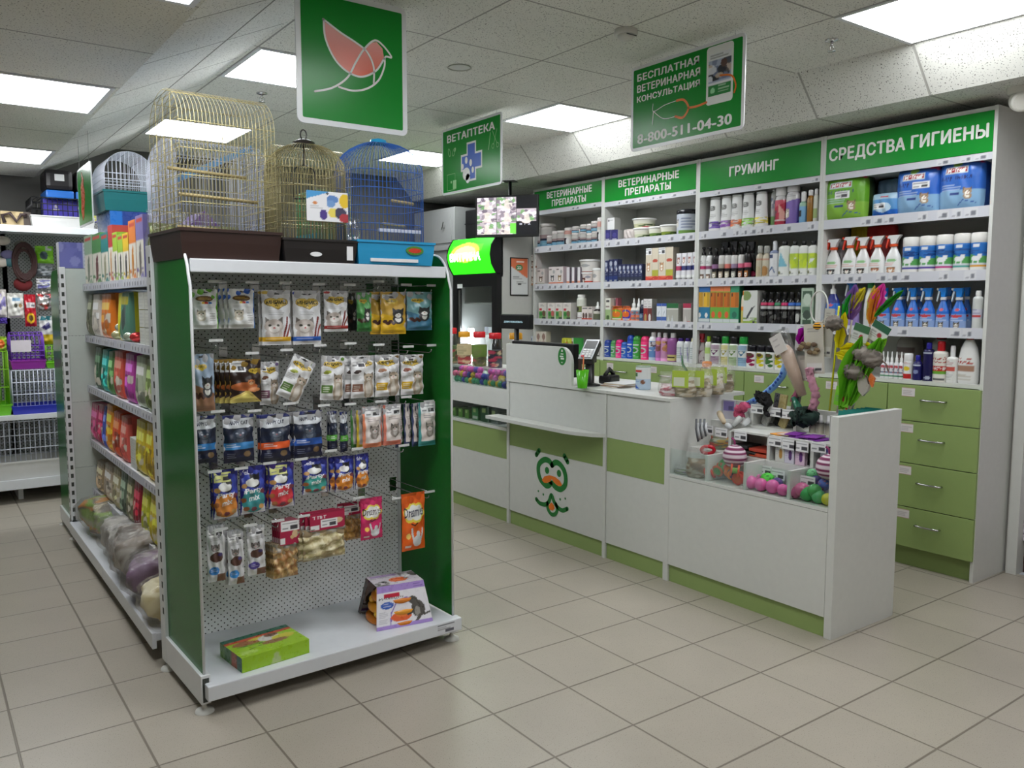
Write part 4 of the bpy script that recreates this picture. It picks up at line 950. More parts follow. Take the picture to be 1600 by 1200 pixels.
# third row
hang('snack_pouch', 'dark blue snack pouch, leftmost of the third row, partly behind the panel', TP, 296, 337, 650, 724, art_crunch((50, 130, 200)))
hang('snack_pouch', 'dark snack pouch with light blue stripe, third row', TP, 347, 396, 648, 722, art_crunch((60, 130, 190)))
hang('snack_pouch', 'dark snack pouch with orange stripe, third row', TP, 405, 453, 647, 721, art_crunch((222, 92, 40)), 1, (-.006, .014), stacklab='dark snack pouch with orange stripe behind the front one')
hang('snack_pouch', 'dark snack pouch with blue stripe, third row', TP, 457.5, 503, 642, 714.5, art_crunch((40, 86, 170)), 2, (-.010, .013), stacklab='dark snack pouch with blue stripe behind the front one')
hang('snack_pouch', 'narrow dark pouch with green stripe, left of two in the third row', TP, 512, 528, 643, 705, art_crunch((90, 170, 60)), 1, (-.006, .012), yawx=.5, stacklab='narrow dark pouch with green stripe behind the left one')
hang('snack_pouch', 'narrow dark pouch with green stripe, right of two in the third row', TP, 527.5, 545, 643, 706, art_crunch((90, 170, 60)), yawx=.5)
hang('treat_sachet', 'green cat sachet at the left of the coral ones, third row', TP, 547, 570, 640, 700, art_coral((90, 160, 80), False), y=.76)
hang('treat_sachet', 'yellow cat sachet behind the coral one, third row', TP, 556, 582, 640, 700, art_coral((224, 196, 60), False), y=.74)
hang('treat_sachet', 'coral cat sachet with ticket, left of two in the third row', TP, 565.5, 595, 635, 699, art_coral((230, 140, 104)), stacklab='coral', y=.715)
hang('treat_sachet', 'coral cat sachet with ticket, right of two in the third row', TP, 598, 626, 632, 695, art_coral((224, 130, 110)), 1, (-.012, .014), stacklab='pink cat sachet behind the right coral one')
hang('treat_sachet', 'teal cat sachet with ticket, rightmost of the third row', TP, 653, 680, 628, 696, art_coral((70, 150, 150), True, (40, 60, 70)), y=.70)
hang('treat_sachet', 'slate grey sachet turned edge on, nearest the teal one in the third row', TP, 641, 655, 630, 697, art_coral((70, 80, 120), False), 2, (-.030, .012), yawx=.35, y=.73, back=(60, 66, 96), stacklab='slate grey sachet further left beside the teal one')
# fourth row
hang('party_pouch', 'blue party mix pouch with yellow ticket and orange oval, leftmost in the fourth row', TP, 331, 371, 735, 810, art_party((214, 136, 60), True), 1, (-.005, .014), back=(40, 44, 130), stacklab='blue party mix pouch at the left behind the orange oval one')
hang('party_pouch', 'blue party mix pouch with teal oval, second in the fourth row', TP, 373.5, 414, 728, 802, art_party((60, 146, 150)), back=(40, 44, 130))
hang('party_pouch', 'blue party mix pouch with red oval and yellow ticket, fourth row', TP, 418, 459, 724, 793, art_party((206, 60, 70), True), 1, (-.008, .014), back=(60, 40, 120), stacklab='blue party mix pouch behind the red oval one')
hang('party_pouch', 'blue party mix pouch with teal oval right of the red one, fourth row', TP, 471, 511, 716, 771, art_party((60, 150, 140)), back=(40, 44, 130))
hang('party_pouch', 'blue party mix pouch with orange oval, left of the two rightmost', TP, 522, 552.5, 713, 767, art_party((224, 140, 50)), 1, (-.018, .014), back=(40, 44, 130), stacklab='blue party mix pouch peeping out left of the orange oval pair')
hang('party_pouch', 'blue party mix pouch with orange oval, rightmost in the fourth row', TP, 553, 577, 709, 763, art_party((224, 140, 50)), back=(40, 44, 130), yawx=.2)
# fifth row
hang('stick_pack', 'grey and white stick pack with ticket and blue spot, leftmost of the fifth row', TP, 322, 350, 821, 909, art_sticks_box((60, 130, 200)), 1, (.010, .02), thick=.007, stacklab='grey stick pack behind the leftmost one')
hang('stick_pack', 'grey and white stick pack with ticket and blue spot, second in the fifth row', TP, 354.6, 380, 829, 913, art_sticks_box((60, 140, 210)), 1, (-.008, .014), thick=.007, stacklab='grey stick pack behind the second one')
hang('stick_pack', 'grey and white stick pack with ticket and purple spot, third in the fifth row', TP, 385, 413, 821, 898, art_sticks_box((84, 70, 150)), thick=.007)
hang('cloud_pouch', 'pink pouch with a white cloud and cat outline, fifth row', TP, 562.5, 597, 777.5, 842, art_cloud((206, 44, 104), 'Dreamies', (60, 30, 40), (240, 200, 90)), 0, back=(200, 50, 100))
hang('cloud_pouch', 'orange pouch with a white cloud reading Dreamies, at the right green panel', TP, 627, 663.5, 770, 859, art_cloud((236, 104, 34), 'Dreamies', (30, 30, 70), (250, 210, 110)), y=.70, back=(220, 90, 30))
def card_bag(label, L, R, T, Bc, Bb, bl, br, seed, cols, tagb, word=True, y=.715, n=0, step=(-.008, .011), slab=''):
    a, b = at(L, T, 1, y), at(R, T, 1, y); wc = b[0] - a[0]; zt = (a[2] + b[2]) / 2; cxp = (a[0] + b[0]) / 2; zc = at(L, Bc, 1, y)[2]; zb = at(L, Bb, 1, y)[2]; wb = at(br, Bb, 1, y)[0] - at(bl, Bb, 1, y)[0]; xb = (at(br, Bb, 1, y)[0] + at(bl, Bb, 1, y)[0]) / 2 - cxp
    t = thing('treat_bag', label, TP, (cxp, y, zt), YAW, 'clear treat bags with crimson header cards')
    ar = Art(49, 37, (176, 30, 72)); ar.rect(0, .9, 1, 1, (150, 24, 60))
    if word: ar.text('TITBIT', .08, .62, .46, .78, (238, 232, 236), .02)
    ar.ell(.78, .42, .16, .16, (222, 190, 150)); ar.ell(.62, .3, .1, .08, (214, 180, 130)); ar.rect(.02, .04, .26, .3, (236, 236, 236)); ar.tag(*tagb)
    MB().front(-wc / 2, wc / 2, -.004, zc - zt, 0, ar).box(-wc / 2, wc / 2, -.0036, .002, zc - zt, 0, (160, 28, 66)).build('header_card', PM, t)
    ab = Art(43, 31, (170, 150, 110)); ab.blot(0, 0, 1, .82, cols, 260, seed, .07); ab.rect(0, .84, 1, 1, (150, 146, 136)); ab.blot(0, .75, 1, 1, [(150, 146, 138), (176, 172, 164)], 20, seed + 1, .1)
    o = pack_mesh('filled_bag', wb, zc - zb + .01, ab, .010 if n > 3 else .02, parent=t, back=(160, 140, 110), seed=seed, wave=2, top_flat=.3); o.location = (xb, .002, zc - zt + .008)
    for k in range(n): dup(t, (cxp + step[0] * (k + 1), y + step[1] * (k + 1), zt), YAW, f'{slab}, {ORD[k + 1]} from the front')
SH = [(196, 160, 104), (170, 120, 70), (214, 182, 130), (150, 104, 60)]
card_bag('small bag of shredded treats under a crimson card, left of the crimson cards', 436, 467, 813, 853, 903, 427, 466, 3, SH, (.06, .56, .98, .98), False, n=4, step=(-.003, .011), slab='crimson card treat bag behind the small left one')
card_bag('large bag of pale flakes under a wide crimson card, in the middle', 483, 538, 798, 831, 876, 473, 540, 5, [(210, 200, 160), (190, 176, 132), (224, 216, 184), (150, 132, 90), (170, 160, 110)], (.3, .12, .78, .56), y=.70, n=2, step=(-.014, .013), slab='crimson card treat bag behind the large middle one')
card_bag('bag of brown sticks under a crimson card, behind the pink pouch', 536, 566, 785, 806, 845, 540, 564, 8, [(176, 130, 70), (200, 156, 90), (140, 96, 50)], (-.05, .2, .8, .8), False, y=.78, n=1, step=(-.02, .012), slab='crimson card treat bag behind the brown sticks')
# ---------------------------------------------------------------- on its bottom shelf
g0 = at(378, 1040, 2, .109)
a_ = Art(61, 41, (150, 190, 40)); a_.rect(0, .82, 1, 1, (30, 92, 72)); a_.lines(.07, .34, .95, 2, .05, (170, 215, 140)); a_.poly([(.2, .74), (1, .74), (1, .84), (.0, .84), (.0, .74)], (190, 72, 44)); a_.ell(.3, .62, .24, .12, (150, 96, 60)); a_.ell(.45, .7, .14, .06, (206, 190, 70)); a_.ell(.6, .6, .16, .16, (214, 210, 204)); a_.ell(.66, .7, .1, .08, (110, 80, 62)); a_.ell(.78, .5, .17, .12, (206, 200, 70)); a_.ell(.62, .38, .2, .09, (140, 104, 66)); a_.line([(.1, .5), (.45, .46)], .016, (50, 110, 40)); a_.lines(.06, .3, .26, 3, .06, (200, 220, 140)); a_.line([(.22, .3), (.4, .36)], .01, (40, 80, 40))
s_ = Art(41, 17, (152, 196, 36)); s_.poly([(.42, 0), (.58, 0), (.52, .8), (.48, .8)], (176, 196, 130))
sd = Art(21, 17, (96, 130, 84)); sd.rect(0, .0, .0, 1, (0, 0, 0)); sd.rect(.0, .0, .24, 1, (110, 150, 60)); sd.rect(.75, 0, 1, 1, (36, 92, 74)); sd.rect(.55, 0, .75, 1, (170, 80, 56))
o = MB().carton(.255, .185, .052, s_, (140, 180, 60), sideart=sd, topart=a_).build('flat_toy_box', PG, None, (-.872, .672, .109), math.radians(6)); tag(o, 'flat green carton lying at the left of the bottom shelf', 'box')
# tower of tracks toy with a printed sleeve
tx, ty = -.315, .725
t = thing('cat_track_toy', 'orange stacked cat track toy in a lilac printed sleeve, right end of bottom shelf', 'cat toy', (tx, ty, .109), math.radians(-8))
mb = MB()
for k, (r_, z) in enumerate(((.118, 0), (.108, .042), (.095, .084))):
    mb.lathe([(r_ - .004, z), (r_, z + .006), (r_, z + .016), (r_ - .012, z + .02), (r_ - .02, z + .024), (r_ - .035, z + .022), (r_ - .045, z + .042)], 40, (206, 120, 30) if k != 1 else (222, 150, 40), cap=False)
mb.build('track_tiers', PL, t)
for k, (a0, r_, z) in enumerate(((3.6, .098, .034), (2.9, .088, .076), (3.3, .07, .116))): MB().ball(r_ * math.cos(a0), r_ * math.sin(a0), z + .006, .016, (226, 170, 50)).build('track_ball', PL, t)
MB().lathe([(.05, .126), (.045, .14), (.0, .145)], 30, (214, 140, 40)).build('top_dome', PL, t)
fa = Art(61, 55, (226, 224, 230)); fa.rect(0, .84, 1, 1, (166, 138, 206)); fa.lines(.76, .98, .95, 2, .045, (70, 50, 130)); fa.rect(.14, .72, .46, .80, (190, 30, 60)); fa.text('PetStages', .05, .65, .52, .74, (60, 60, 60), .01); fa.ell(.2, .54, .13, .08, (60, 96, 180)); fa.lines(.13, .28, .58, 2, .05, (230, 230, 240))
fa.line([(.25, .1), (.27, .35), (.38, .58), (.55, .66), (.75, .64)], .012, (130, 110, 180)); fa.ell(.45, .24, .19, .11, (226, 100, 56)); fa.ell(.47, .3, .12, .07, (236, 130, 60)); fa.ell(.78, .36, .13, .2, (84, 80, 76)); fa.ell(.70, .58, .09, .09, (84, 80, 76)); fa.ell(.76, .3, .05, .12, (150, 146, 140)); fa.line([(.66, .3), (.58, .27)], .03, (70, 66, 62)); fa.line([(.8, .2), (.72, .08)], .03, (84, 80, 76)); fa.line([(.88, .2), (.98, .24)], .02, (84, 80, 76)); fa.rect(0, 0, 1, .09, (166, 138, 206)); fa.lines(.04, .22, .4, 7, .04, (150, 150, 160))
ta = Art(51, 31, (214, 206, 214)); ta.ell(.55, .4, .2, .2, (226, 110, 60)); ta.blot(.65, .4, 1, .95, [(70, 66, 62), (230, 226, 226), (110, 100, 96)], 8, 2, .25); ta.blot(0, .0, .3, .4, [(110, 110, 106), (70, 70, 66)], 6, 3, .25); ta.rect(.05, .8, .6, .95, (180, 150, 200))
mb = MB(); W2, W1, D2, D1, H_ = .118, .098, .118, .068, .158
mb.quad((-W2, -D2, 0), (2 * W2, 0, 0), (0, 0, 1), Art(3, 3)) if False else None
def trap(mb, bl, br, tr, tl, art):
    bl, br, tr, tl = map(np.array, (bl, br, tr, tl)); U, V = art.U[..., None], art.V[..., None]
    return mb.sheet((1 - V) * ((1 - U) * bl + U * br) + V * ((1 - U) * tl + U * tr), art, False)
trap(mb, (-W2, -D2, 0), (W2, -D2, 0), (W1, -D1, H_), (-W1, -D1, H_), fa); trap(mb, (-W1, -D1, H_), (W1, -D1, H_), (W1, D1, H_), (-W1, D1, H_), ta); trap(mb, (W2, D2, 0), (-W2, D2, 0), (-W1, D1, H_), (W1, D1, H_), fa)
dk = Art(3, 3, (70, 44, 34)); trap(mb, (-W2, D2 - .001, 0), (-W1, D1 - .001, H_ - .001), (-W1, D1 - .04, H_ - .001), (-W2, D2 - .03, 0), dk)
so = mb.build('printed_sleeve', PG, t)
m_ = so.modifiers.new('thickness', 'SOLIDIFY'); m_.thickness = .001
# ================================================================ goods on the tall shelves
def win_art(W, H, bg): return Art(W, H, bg, (.25, .75))
def lathe_obj(name, r, h, prof, art=None, col=(230, 230, 230), sy=1.0, mat=None, parent=None, n=24):
    mb = MB(); mb.lathe([(p * r, q * h) for p, q in prof], n, col, art, sy=sy); return mb.build(name, mat or PL, parent)
SHAPES = {'shampoo': [(.9, 0), (1, .03), (.98, .25), (.84, .55), (.80, .8), (.78, .97), (.66, 1)], 'straight': [(.94, 0), (1, .02), (1, .86), (.9, .95), (.5, 1)], 'shoulder': [(.92, 0), (1, .03), (1, .78), (.85, .9), (.45, .99), (.4, 1)],
          'oval': [(.9, 0), (1, .05), (1, .5), (.8, .8), (.5, .95), (.4, 1)], 'can': [(.95, 0), (1, .02), (1, .97), (.96, 1)], 'jar': [(.9, 0), (1, .04), (1, .9), (.9, .97), (.8, 1)], 'bucket': [(.82, 0), (.86, .02), (.98, .96), (1, 1)],
          'dome': [(.92, 0), (1, .03), (1, .8), (.92, .92), (.7, 1)], 'square': [(.96, 0), (1, .02), (1, .93), (.8, .98), (.5, 1)]}
PRX = {}
def make(kind, name, w, h, o):
    """one article with its base centre at the origin, front towards -y; returns its root (a mesh, or an Empty with parts)"""
    r = w / 2; col = o.get('col', (228, 228, 226)); fn = o.get('art'); sy = o.get('sy', 1.0); mat = {'m': PT, 'g': PL, 'c': PM}[o.get('mat', 'g')]
    if kind == 'box':
        d_ = o.get('d', min(w, .06)); ar = Art(o.get('W', 25), o.get('H', 33), col)
        if fn: fn(ar)
        return MB().carton(w, d_, h, ar, o.get('side', np.array(col) * .92), o.get('top')).build(name, PM)
    if kind == 'pack':
        d_ = o.get('d', .09); ar = Art(45, 45, col); fn and fn(ar); U, V = np.meshgrid(np.linspace(0, 1, 45), np.linspace(0, 1, 45)); mb = MB()
        b = ((1 - np.abs(2 * U - 1) ** 4) * (1 - np.abs(2 * V - 1) ** 4)); sq = 1 - .05 * (np.abs(2 * V - 1) ** 4)
        if o.get('wedge'): b = b * (1.15 - 1.05 * V ** 1.3) + .12
        for sgn in (-1, 1):
            P = np.empty((45, 45, 3)); P[..., 0] = (U - .5) * w * sq * (1 - .03 * (np.abs(2 * V - 1) ** 6)); P[..., 2] = V * h * (1 - .02 * np.abs(2 * U - 1) ** 4) + .0; P[..., 1] = sgn * (d_ * .28 + d_ * .22 * b + .003 * np.sin(U * 19 + V * 7) * b)
            P[..., 1] = np.where((U == 0) | (U == 1) | (V == 0) | (V == 1), sgn * d_ * .12, P[..., 1])
            mb.sheet(P, ar if sgn < 0 else o.get('side', col), True, flip=sgn > 0)
        # gusseted rim between the two faces
        e = [(0, j) for j in range(45)] + [(i, 44) for i in range(1, 45)] + [(44, j) for j in range(43, -1, -1)] + [(i, 0) for i in range(43, 0, -1)]
        P = mb.V; rim = [P[0][i * 45 + j] for i, j in e] + [P[1][i * 45 + j] for i, j in e]; n = len(e)
        mb.add(rim, [(i, (i + 1) % n, n + (i + 1) % n, n + i) for i in range(n)], lin(o.get('side', col)), True)
        return mb.build(name, PF)
    root = thing(name, '', '')
    if kind in ('bot', 'jar', 'tub', 'can'):
        ch = o.get('ch', {'bot': .2, 'jar': .2, 'tub': .16, 'can': .25}[kind]); cr = o.get('cr', {'bot': .55, 'jar': .95, 'tub': 1.06, 'can': .98}[kind])
        shp = o.get('shape', {'bot': 'shoulder', 'jar': 'jar', 'tub': 'bucket', 'can': 'can'}[kind]); ar = None
        if fn: ar = win_art(o.get('W', 41), o.get('H', 31), col); fn(ar)
        lathe_obj(o.get('bn', 'body'), r, h * (1 - ch), SHAPES[shp], ar, col, sy, mat, root)
        cc = o.get('cap', (235, 235, 235)); cs = o.get('csy', max(sy, .7) if cr > .7 else 1.0)
        q = [(cr * .96, 0), (cr, .1), (cr, .8), (cr * .9, .97), (cr * .6, 1)] if not o.get('domecap') else [(cr * .98, 0), (cr, .1), (cr * .98, .45), (cr * .8, .8), (cr * .45, .97), (0, 1)]
        if o.get('pump'): q = [(cr, 0), (cr, .35), (cr * .5, .4), (cr * .45, .7), (cr * .7, .72), (cr * .7, .95), (cr * .3, 1)]
        mb = MB().lathe([(a * r, b * h * ch) for a, b in q], 20, cc, sy=cs)
        if o.get('pump'): mb.box(-r * .95, 0, -r * .16, r * .16, h * ch * .8, h * ch * .97, cc)
        mb.build({'jar': 'lid', 'tub': 'lid'}.get(kind, 'pump' if o.get('pump') else 'cap'), PL, root, (0, 0, h * (1 - ch)))
    elif kind == 'spr':
        hh = .27; ar = None
        if fn: ar = win_art(41, 33, col); fn(ar)
        bh = h * (1 - hh)
        lathe_obj('body', r, bh, [(.88, 0), (1, .05), (1, .35), (.86, .62), (.5, .85), (.36, .93), (.36, 1)], ar, col, sy=.62, mat=mat, parent=root)
        MB().lathe([(r * .42, 0), (r * .46, h * .01), (r * .44, h * .065)], 18, o.get('collar', (230, 230, 230))).build('collar', PL, root, (0, 0, bh - .004))
        hc = o.get('head', (230, 230, 230)); z0 = bh + h * .055; z1 = h; f_ = .9 if o.get('fan') else .45
        pts = [(-r * .30, z0), (r * .30, z0), (r * (.42 if not o.get('fan') else .5), z0 + (z1 - z0) * .5), (r * f_, z1), (-r * .55, z1), (-r * .75, z1 - (z1 - z0) * .30), (-r * .35, z1 - (z1 - z0) * .42)]
        MB().prism(pts, -r * .24, r * .24, 1, hc).build('spray_head', PL, root)
        tc = o.get('trig', hc); MB().prism([(-r * .50, z1 - (z1 - z0) * .34), (-r * .78, z1 - (z1 - z0) * .34), (-r * .98, z0 - h * .10), (-r * .86, z0 - h * .11)], -r * .13, r * .13, 1, tc).build('trigger', PL, root)
        MB().prism([(-r * .72, z1 - (z1 - z0) * .25), (-r * .72, z1 - .001), (-r * .98, z1 - .0), (-r * .98, z1 - (z1 - z0) * .25)], -r * .17, r * .17, 1, o.get('nozzle', tc)).build('nozzle', PL, root)
    elif kind == 'tube':
        ar = Art(25, 33, col); fn and fn(ar); U, V = np.meshgrid(np.linspace(0, 1, 25), np.linspace(0, 1, 33)); mb = MB()
        for sgn in (-1, 1):
            P = np.empty((33, 25, 3)); P[..., 0] = (U - .5) * w; P[..., 2] = .12 * h + V * h * .88; P[..., 1] = sgn * r * .8 * np.sqrt(np.clip(1 - (2 * U - 1) ** 2, 0, 1)) * (1 - V) ** .7; mb.sheet(P, ar if sgn < 0 else col, True, flip=sgn > 0)
        mb.build('body', PL, root); MB().lathe([(r * .72, 0), (r * .76, h * .01), (r * .7, h * .12)], 18, o.get('cap', (235, 235, 235))).build('cap', PL, root)
    elif kind == 'drop':
        ar = win_art(33, 25, col); fn and fn(ar)
        lathe_obj('body', r, h * .62, SHAPES['shoulder'], ar, col, mat=mat, parent=root)
        MB().lathe([(r * .55, 0), (r * .55, h * .12), (r * .3, h * .16), (r * .22, h * .32), (r * .12, h * .36)], 16, o.get('cap', (232, 232, 230))).build('dropper', PL, root, (0, 0, h * .62))
        if o.get('tip'): MB().lathe([(r * .16, 0), (r * .1, h * .04), (0, h * .05)], 10, o['tip']).build('tip', PL, root, (0, 0, h * .975))
    return root
BAYLAB = ['hygiene bay', 'grooming bay', 'second medicine bay', 'far left medicine bay']; LVLAB = ['top shelf', 'second shelf', 'third shelf', 'cabinet top']
LZ = LEV + [CAB]
def put(kind, name, bay, lev, L, R, T, label, cat, deep=.012, z0=None, group=None, tilt=0, turn=0.0, **o):
    z = (LZ[lev] + .0005) if z0 is None else z0
    if isinstance(z0, tuple): z = at((L + R) / 2, z0[0], 0, SX + deep + .02)[2]
    py = T + 12
    x = SX + deep
    for _ in range(3):
        a, b = at(L, py, 0, x), at(R, py, 0, x); w_ = a[1] - b[1]; x = SX + deep + (o.get('d', min(w_, .06)) / 2 if kind == 'box' else (o.get('d', .09) / 2 if kind == 'pack' else w_ / 2 * (o.get('sy', 1.0) if kind in ('bot', 'can') else (.62 if kind == 'spr' else 1))))
    h_ = at((L + R) / 2, T, 0, x)[2] - z
    r_ = make(kind, name, w_, h_, o)
    r_.location = (x, (a[1] + b[1]) / 2, z); r_.rotation_euler = (0, 0, -PI / 2 + turn)
    tag(r_, label, cat, group or f'goods on the {LVLAB[lev]} of the {BAYLAB[bay]}'); return r_
def A_(fnlist):
    def f(a):
        for m, *p in fnlist: getattr(a, m)(*p)
    return f
def lab_band(c1, v0, v1, ink=(60, 60, 60), txt=None, low=None, icon=None, tc=None):
    def f(a):
        a.rect(-1, v0, 2, v1, c1)
        if txt: a.text(txt, .18, v0 + (v1 - v0) * .6, .82, v0 + (v1 - v0) * .82, tc or ink, .02)
        a.lines(.2, .8, v0 + (v1 - v0) * .5, 3, (v1 - v0) * .13, ink, int(v0 * 100))
        if low: a.rect(-1, 0, 2, v0 * .8, low)
        if icon: a.ell(.5, v0 + (v1 - v0) * .3, .2, .1, icon)
    return f
# --- hygiene bay, top shelf: big packs
def padpack(c, c2, word):
    def f(a):
        a.rect(0, 0, 1, .4, c2); a.rect(0, .9, 1, 1, np.array(c) * .7); a.poly([(.4, 1), (1, 1), (1, .9)], (190, 40, 80)); a.rect(.2, .72, .72, .86, (200, 214, 220)); a.rect(.22, .73, .70, .84, (170, 40, 50)); a.text('Mr.Fresh', .25, .745, .68, .825, (240, 236, 236), .02)
        a.ell(.45, .9, .1, .05, (120, 170, 60)); a.text(word, .08, .58, .8, .68, (40, 50, 110), .02); a.lines(.1, .6, .52, 3, .05, (210, 225, 240)); a.rect(.34, .3, .54, .36, (40, 60, 130))
        a.cat(.72, .36, .09, .07, (170, 140, 110)); a.line([(.5, .12), (.62, .2), (.9, .14)], .008, (60, 90, 170))
    return f
PK = 'hygiene pack'
put('pack', 'pad_pack', 0, 0, 1296, 1362, 275, 'green pack of absorbent pads, leftmost on the hygiene top shelf', PK, d=.15, deep=.01, col=(106, 170, 44), side=(50, 70, 30), art=lambda a: (padpack((106, 170, 44), (140, 190, 70), 'ПОДСТ')(a), a.tag(.32, .5, .66, .64)))
put('pack', 'pad_pack', 0, 0, 1369, 1409, 302, 'smaller pale blue pack with a ticket on the hygiene top shelf', PK, d=.12, deep=.012, col=(90, 150, 205), side=(40, 80, 120), art=lambda a: (a.rect(0, .75, 1, 1, (160, 190, 210)), a.rect(0, 0, 1, .3, (36, 100, 190)), a.ell(.5, .4, .3, .2, (180, 205, 225)), a.tag(.1, .36, .6, .58), a.rect(.4, .8, .7, .86, (200, 60, 70))))
put('pack', 'folded_pack', 0, 0, 1374, 1410, 280, 'grey blue folded pack standing behind the small ticketed pack', PK, d=.06, deep=.16, col=(120, 150, 180), side=(90, 110, 130))
put('pack', 'pad_pack', 0, 0, 1410, 1477, 262, 'blue pack of absorbent pads with ticket, left of the two big ones', PK, d=.16, col=(48, 104, 196), side=(40, 80, 160), art=lambda a: (padpack((48, 104, 196), (140, 180, 215), 'ПОДСТИЛКИ')(a), a.tag(.44, .53, .82, .67)))
put('pack', 'pad_pack', 0, 0, 1477, 1545, 250, 'blue pack of absorbent pads without ticket, rightmost on the hygiene top shelf', PK, d=.16, col=(52, 106, 196), side=(40, 80, 160), art=padpack((52, 106, 196), (140, 180, 215), 'ПОДСТИЛКИ'))
# second shelf
def eco(i):
    def f(a): a.ell(.5, .5, .22, .05, (140, 190, 130)); a.rect(.15, .42, .85, .435, (150, 60, 40)); a.lines(.2, .8, .41, 3, .05, (214, 120, 90), i); a.cat(.5, .2, .16, .06, [(70, 70, 72), (50, 46, 44), (60, 50, 46), (170, 110, 80), (180, 130, 90)][i], body=i != 3); a.rect(.15, .04, .4, .08, (60, 50, 40))
    return f
for i, (l, r_, T) in enumerate(((1291.5, 1315, 374), (1317, 1341, 370), (1338, 1361, 371), (1360, 1384.5, 369), (1384.5, 1410, 367.5))):
    put('spr', 'spray_bottle', 0, 1, l, r_, T, f'white orange collared spray bottle, {nth(i, 5)} of five', 'spray bottle', deep=.02, col=(226, 226, 226), collar=(228, 90, 50), head=(226, 226, 226), trig=(220, 66, 44), fan=True, art=eco(i))
put('bot', 'plastic_bottle', 0, 1, 1308, 1322, 377, 'grey white bottle behind the first two orange collared sprays', 'bottle', deep=.12, col=(186, 186, 190), cap=(190, 190, 194))
put('pack', 'refill_pouch', 0, 1, 1331, 1358, 352, 'yellow pouch standing at the back behind the orange collared sprays', 'pouch', deep=.22, d=.05, col=(196, 176, 40))
put('pack', 'refill_pouch', 0, 1, 1356, 1403, 352, 'red pouch standing at the back behind the orange collared sprays', 'pouch', deep=.22, d=.06, col=(196, 50, 50))
WC = ((70, 70, 150), (90, 70, 150), (190, 60, 130), (80, 160, 150), (220, 160, 70)); WN = ('indigo', 'violet', 'pink', 'teal', 'orange')
for i, (l, r_, T) in enumerate(((1412.5, 1437.5, 370.5), (1438.5, 1464, 368.5), (1464.5, 1491, 366.5), (1492, 1518, 364.5), (1518.5, 1544.5, 363))):
    def f(a, i=i): a.rect(-1, .22, 2, 1, (46, 110, 186)); a.rect(-1, .3, 2, .55, (96, 160, 96)); a.poly([(-1, .5), (.3, .62), (.6, .52), (2, .6), (2, .3), (-1, .3)], (90, 160, 90)); a.blot(-.2, .62, 1.2, .8, [(30, 60, 120), (50, 90, 150)], 10, i, .2); a.rect(-1, .22, 2, .3, (206, 212, 220)); a.rect(-1, .2, 2, .25, WC[i]); a.ell(.5, .9, .14, .06, (220, 225, 232)); a.ell(.5, .46, .2, .09, (232, 234, 236)); a.ell(.66, .56, .08, .07, (232, 234, 236)); a.rect(.36, .3, .42, .44, (232, 234, 236)); a.rect(.58, .3, .64, .44, (232, 234, 236))
    put('can', 'wipes_tub', 0, 1, l, r_, T, f'white wipes tub with blue label and {WN[i]} stripe, {nth(i, 5)} of five', 'wipes tub', deep=.02, ch=.26, cr=1.0, col=(226, 224, 220), cap=(228, 226, 222), art=f)
# third shelf
def fresh(a): a.rect(-1, 0, 2, 1, (40, 106, 200)); a.rect(-1, 0, 2, .5, (140, 165, 210)); a.rect(-1, .3, 2, .5, (110, 150, 210)); a.ell(.45, .45, .3, .05, (190, 60, 70)); a.lines(.2, .8, .38, 2, .05, (220, 225, 240)); a.cat(.5, .18, .13, .06, (120, 110, 100)); a.rect(-1, 0, 2, .05, (225, 228, 235)); a.ell(.5, .66, .12, .04, (200, 90, 100))
put('bot', 'pump_bottle', 0, 2, 1291, 1314, 439, 'large blue pump bottle, leftmost on the hygiene third shelf', 'bottle', col=(60, 110, 190), shape='oval', sy=.6, ch=.28, cr=.35, pump=True, art=lambda a: (fresh(a), a.rect(-1, .72, 2, 1, (40, 50, 130))))
put('spr', 'spray_bottle', 0, 2, 1321, 1344, 439, 'lilac spray bottle with blue head behind the feather toys', 'spray bottle', col=(150, 130, 190), head=(40, 110, 190), collar=(225, 225, 228), trig=(220, 222, 226), deep=.02)
put('bot', 'plastic_bottle', 0, 2, 1352, 1369.5, 440, 'white bottle with green collar behind the feather toys', 'bottle', col=(214, 216, 212), cap=(40, 130, 60), shape='oval', ch=.14)
for i, (l, r_) in enumerate(((1373, 1392), (1394, 1415.5), (1417.5, 1437), (1439, 1463.5), (1464, 1485), (1487, 1512))):
    put('spr', 'spray_bottle', 0, 2, l, r_, 450, f'blue spray bottle with white collar, {nth(i, 6)} in the front row of six', 'spray bottle', deep=.02, col=(60, 116, 200), head=(30, 120, 205), collar=(232, 234, 238), trig=(200, 214, 225), nozzle=(225, 228, 230), art=fresh)
for i, (l, r_) in enumerate(((1404, 1421), (1428, 1446), (1474, 1492), (1503, 1520))):
    put('spr', 'spray_bottle', 0, 2, l, r_, 449, f'half hidden blue spray bottle in the second row, {nth(i, 4)} of four', 'spray bottle', deep=.11, col=(50, 100, 190), head=(30, 110, 195), collar=(215, 218, 224), trig=(190, 204, 215), art=fresh)
put('bot', 'plastic_bottle', 0, 2, 1521, 1537, 454, 'milky white bottle at the right end of the hygiene third shelf', 'bottle', col=(205, 208, 205), cap=(225, 225, 222), shape='square', ch=.14, art=lambda a: (a.rect(-1, .35, 2, .62, (200, 200, 215)), a.lines(.2, .8, .6, 3, .07, (90, 90, 150)), a.rect(.2, .4, .8, .45, (190, 70, 70))))
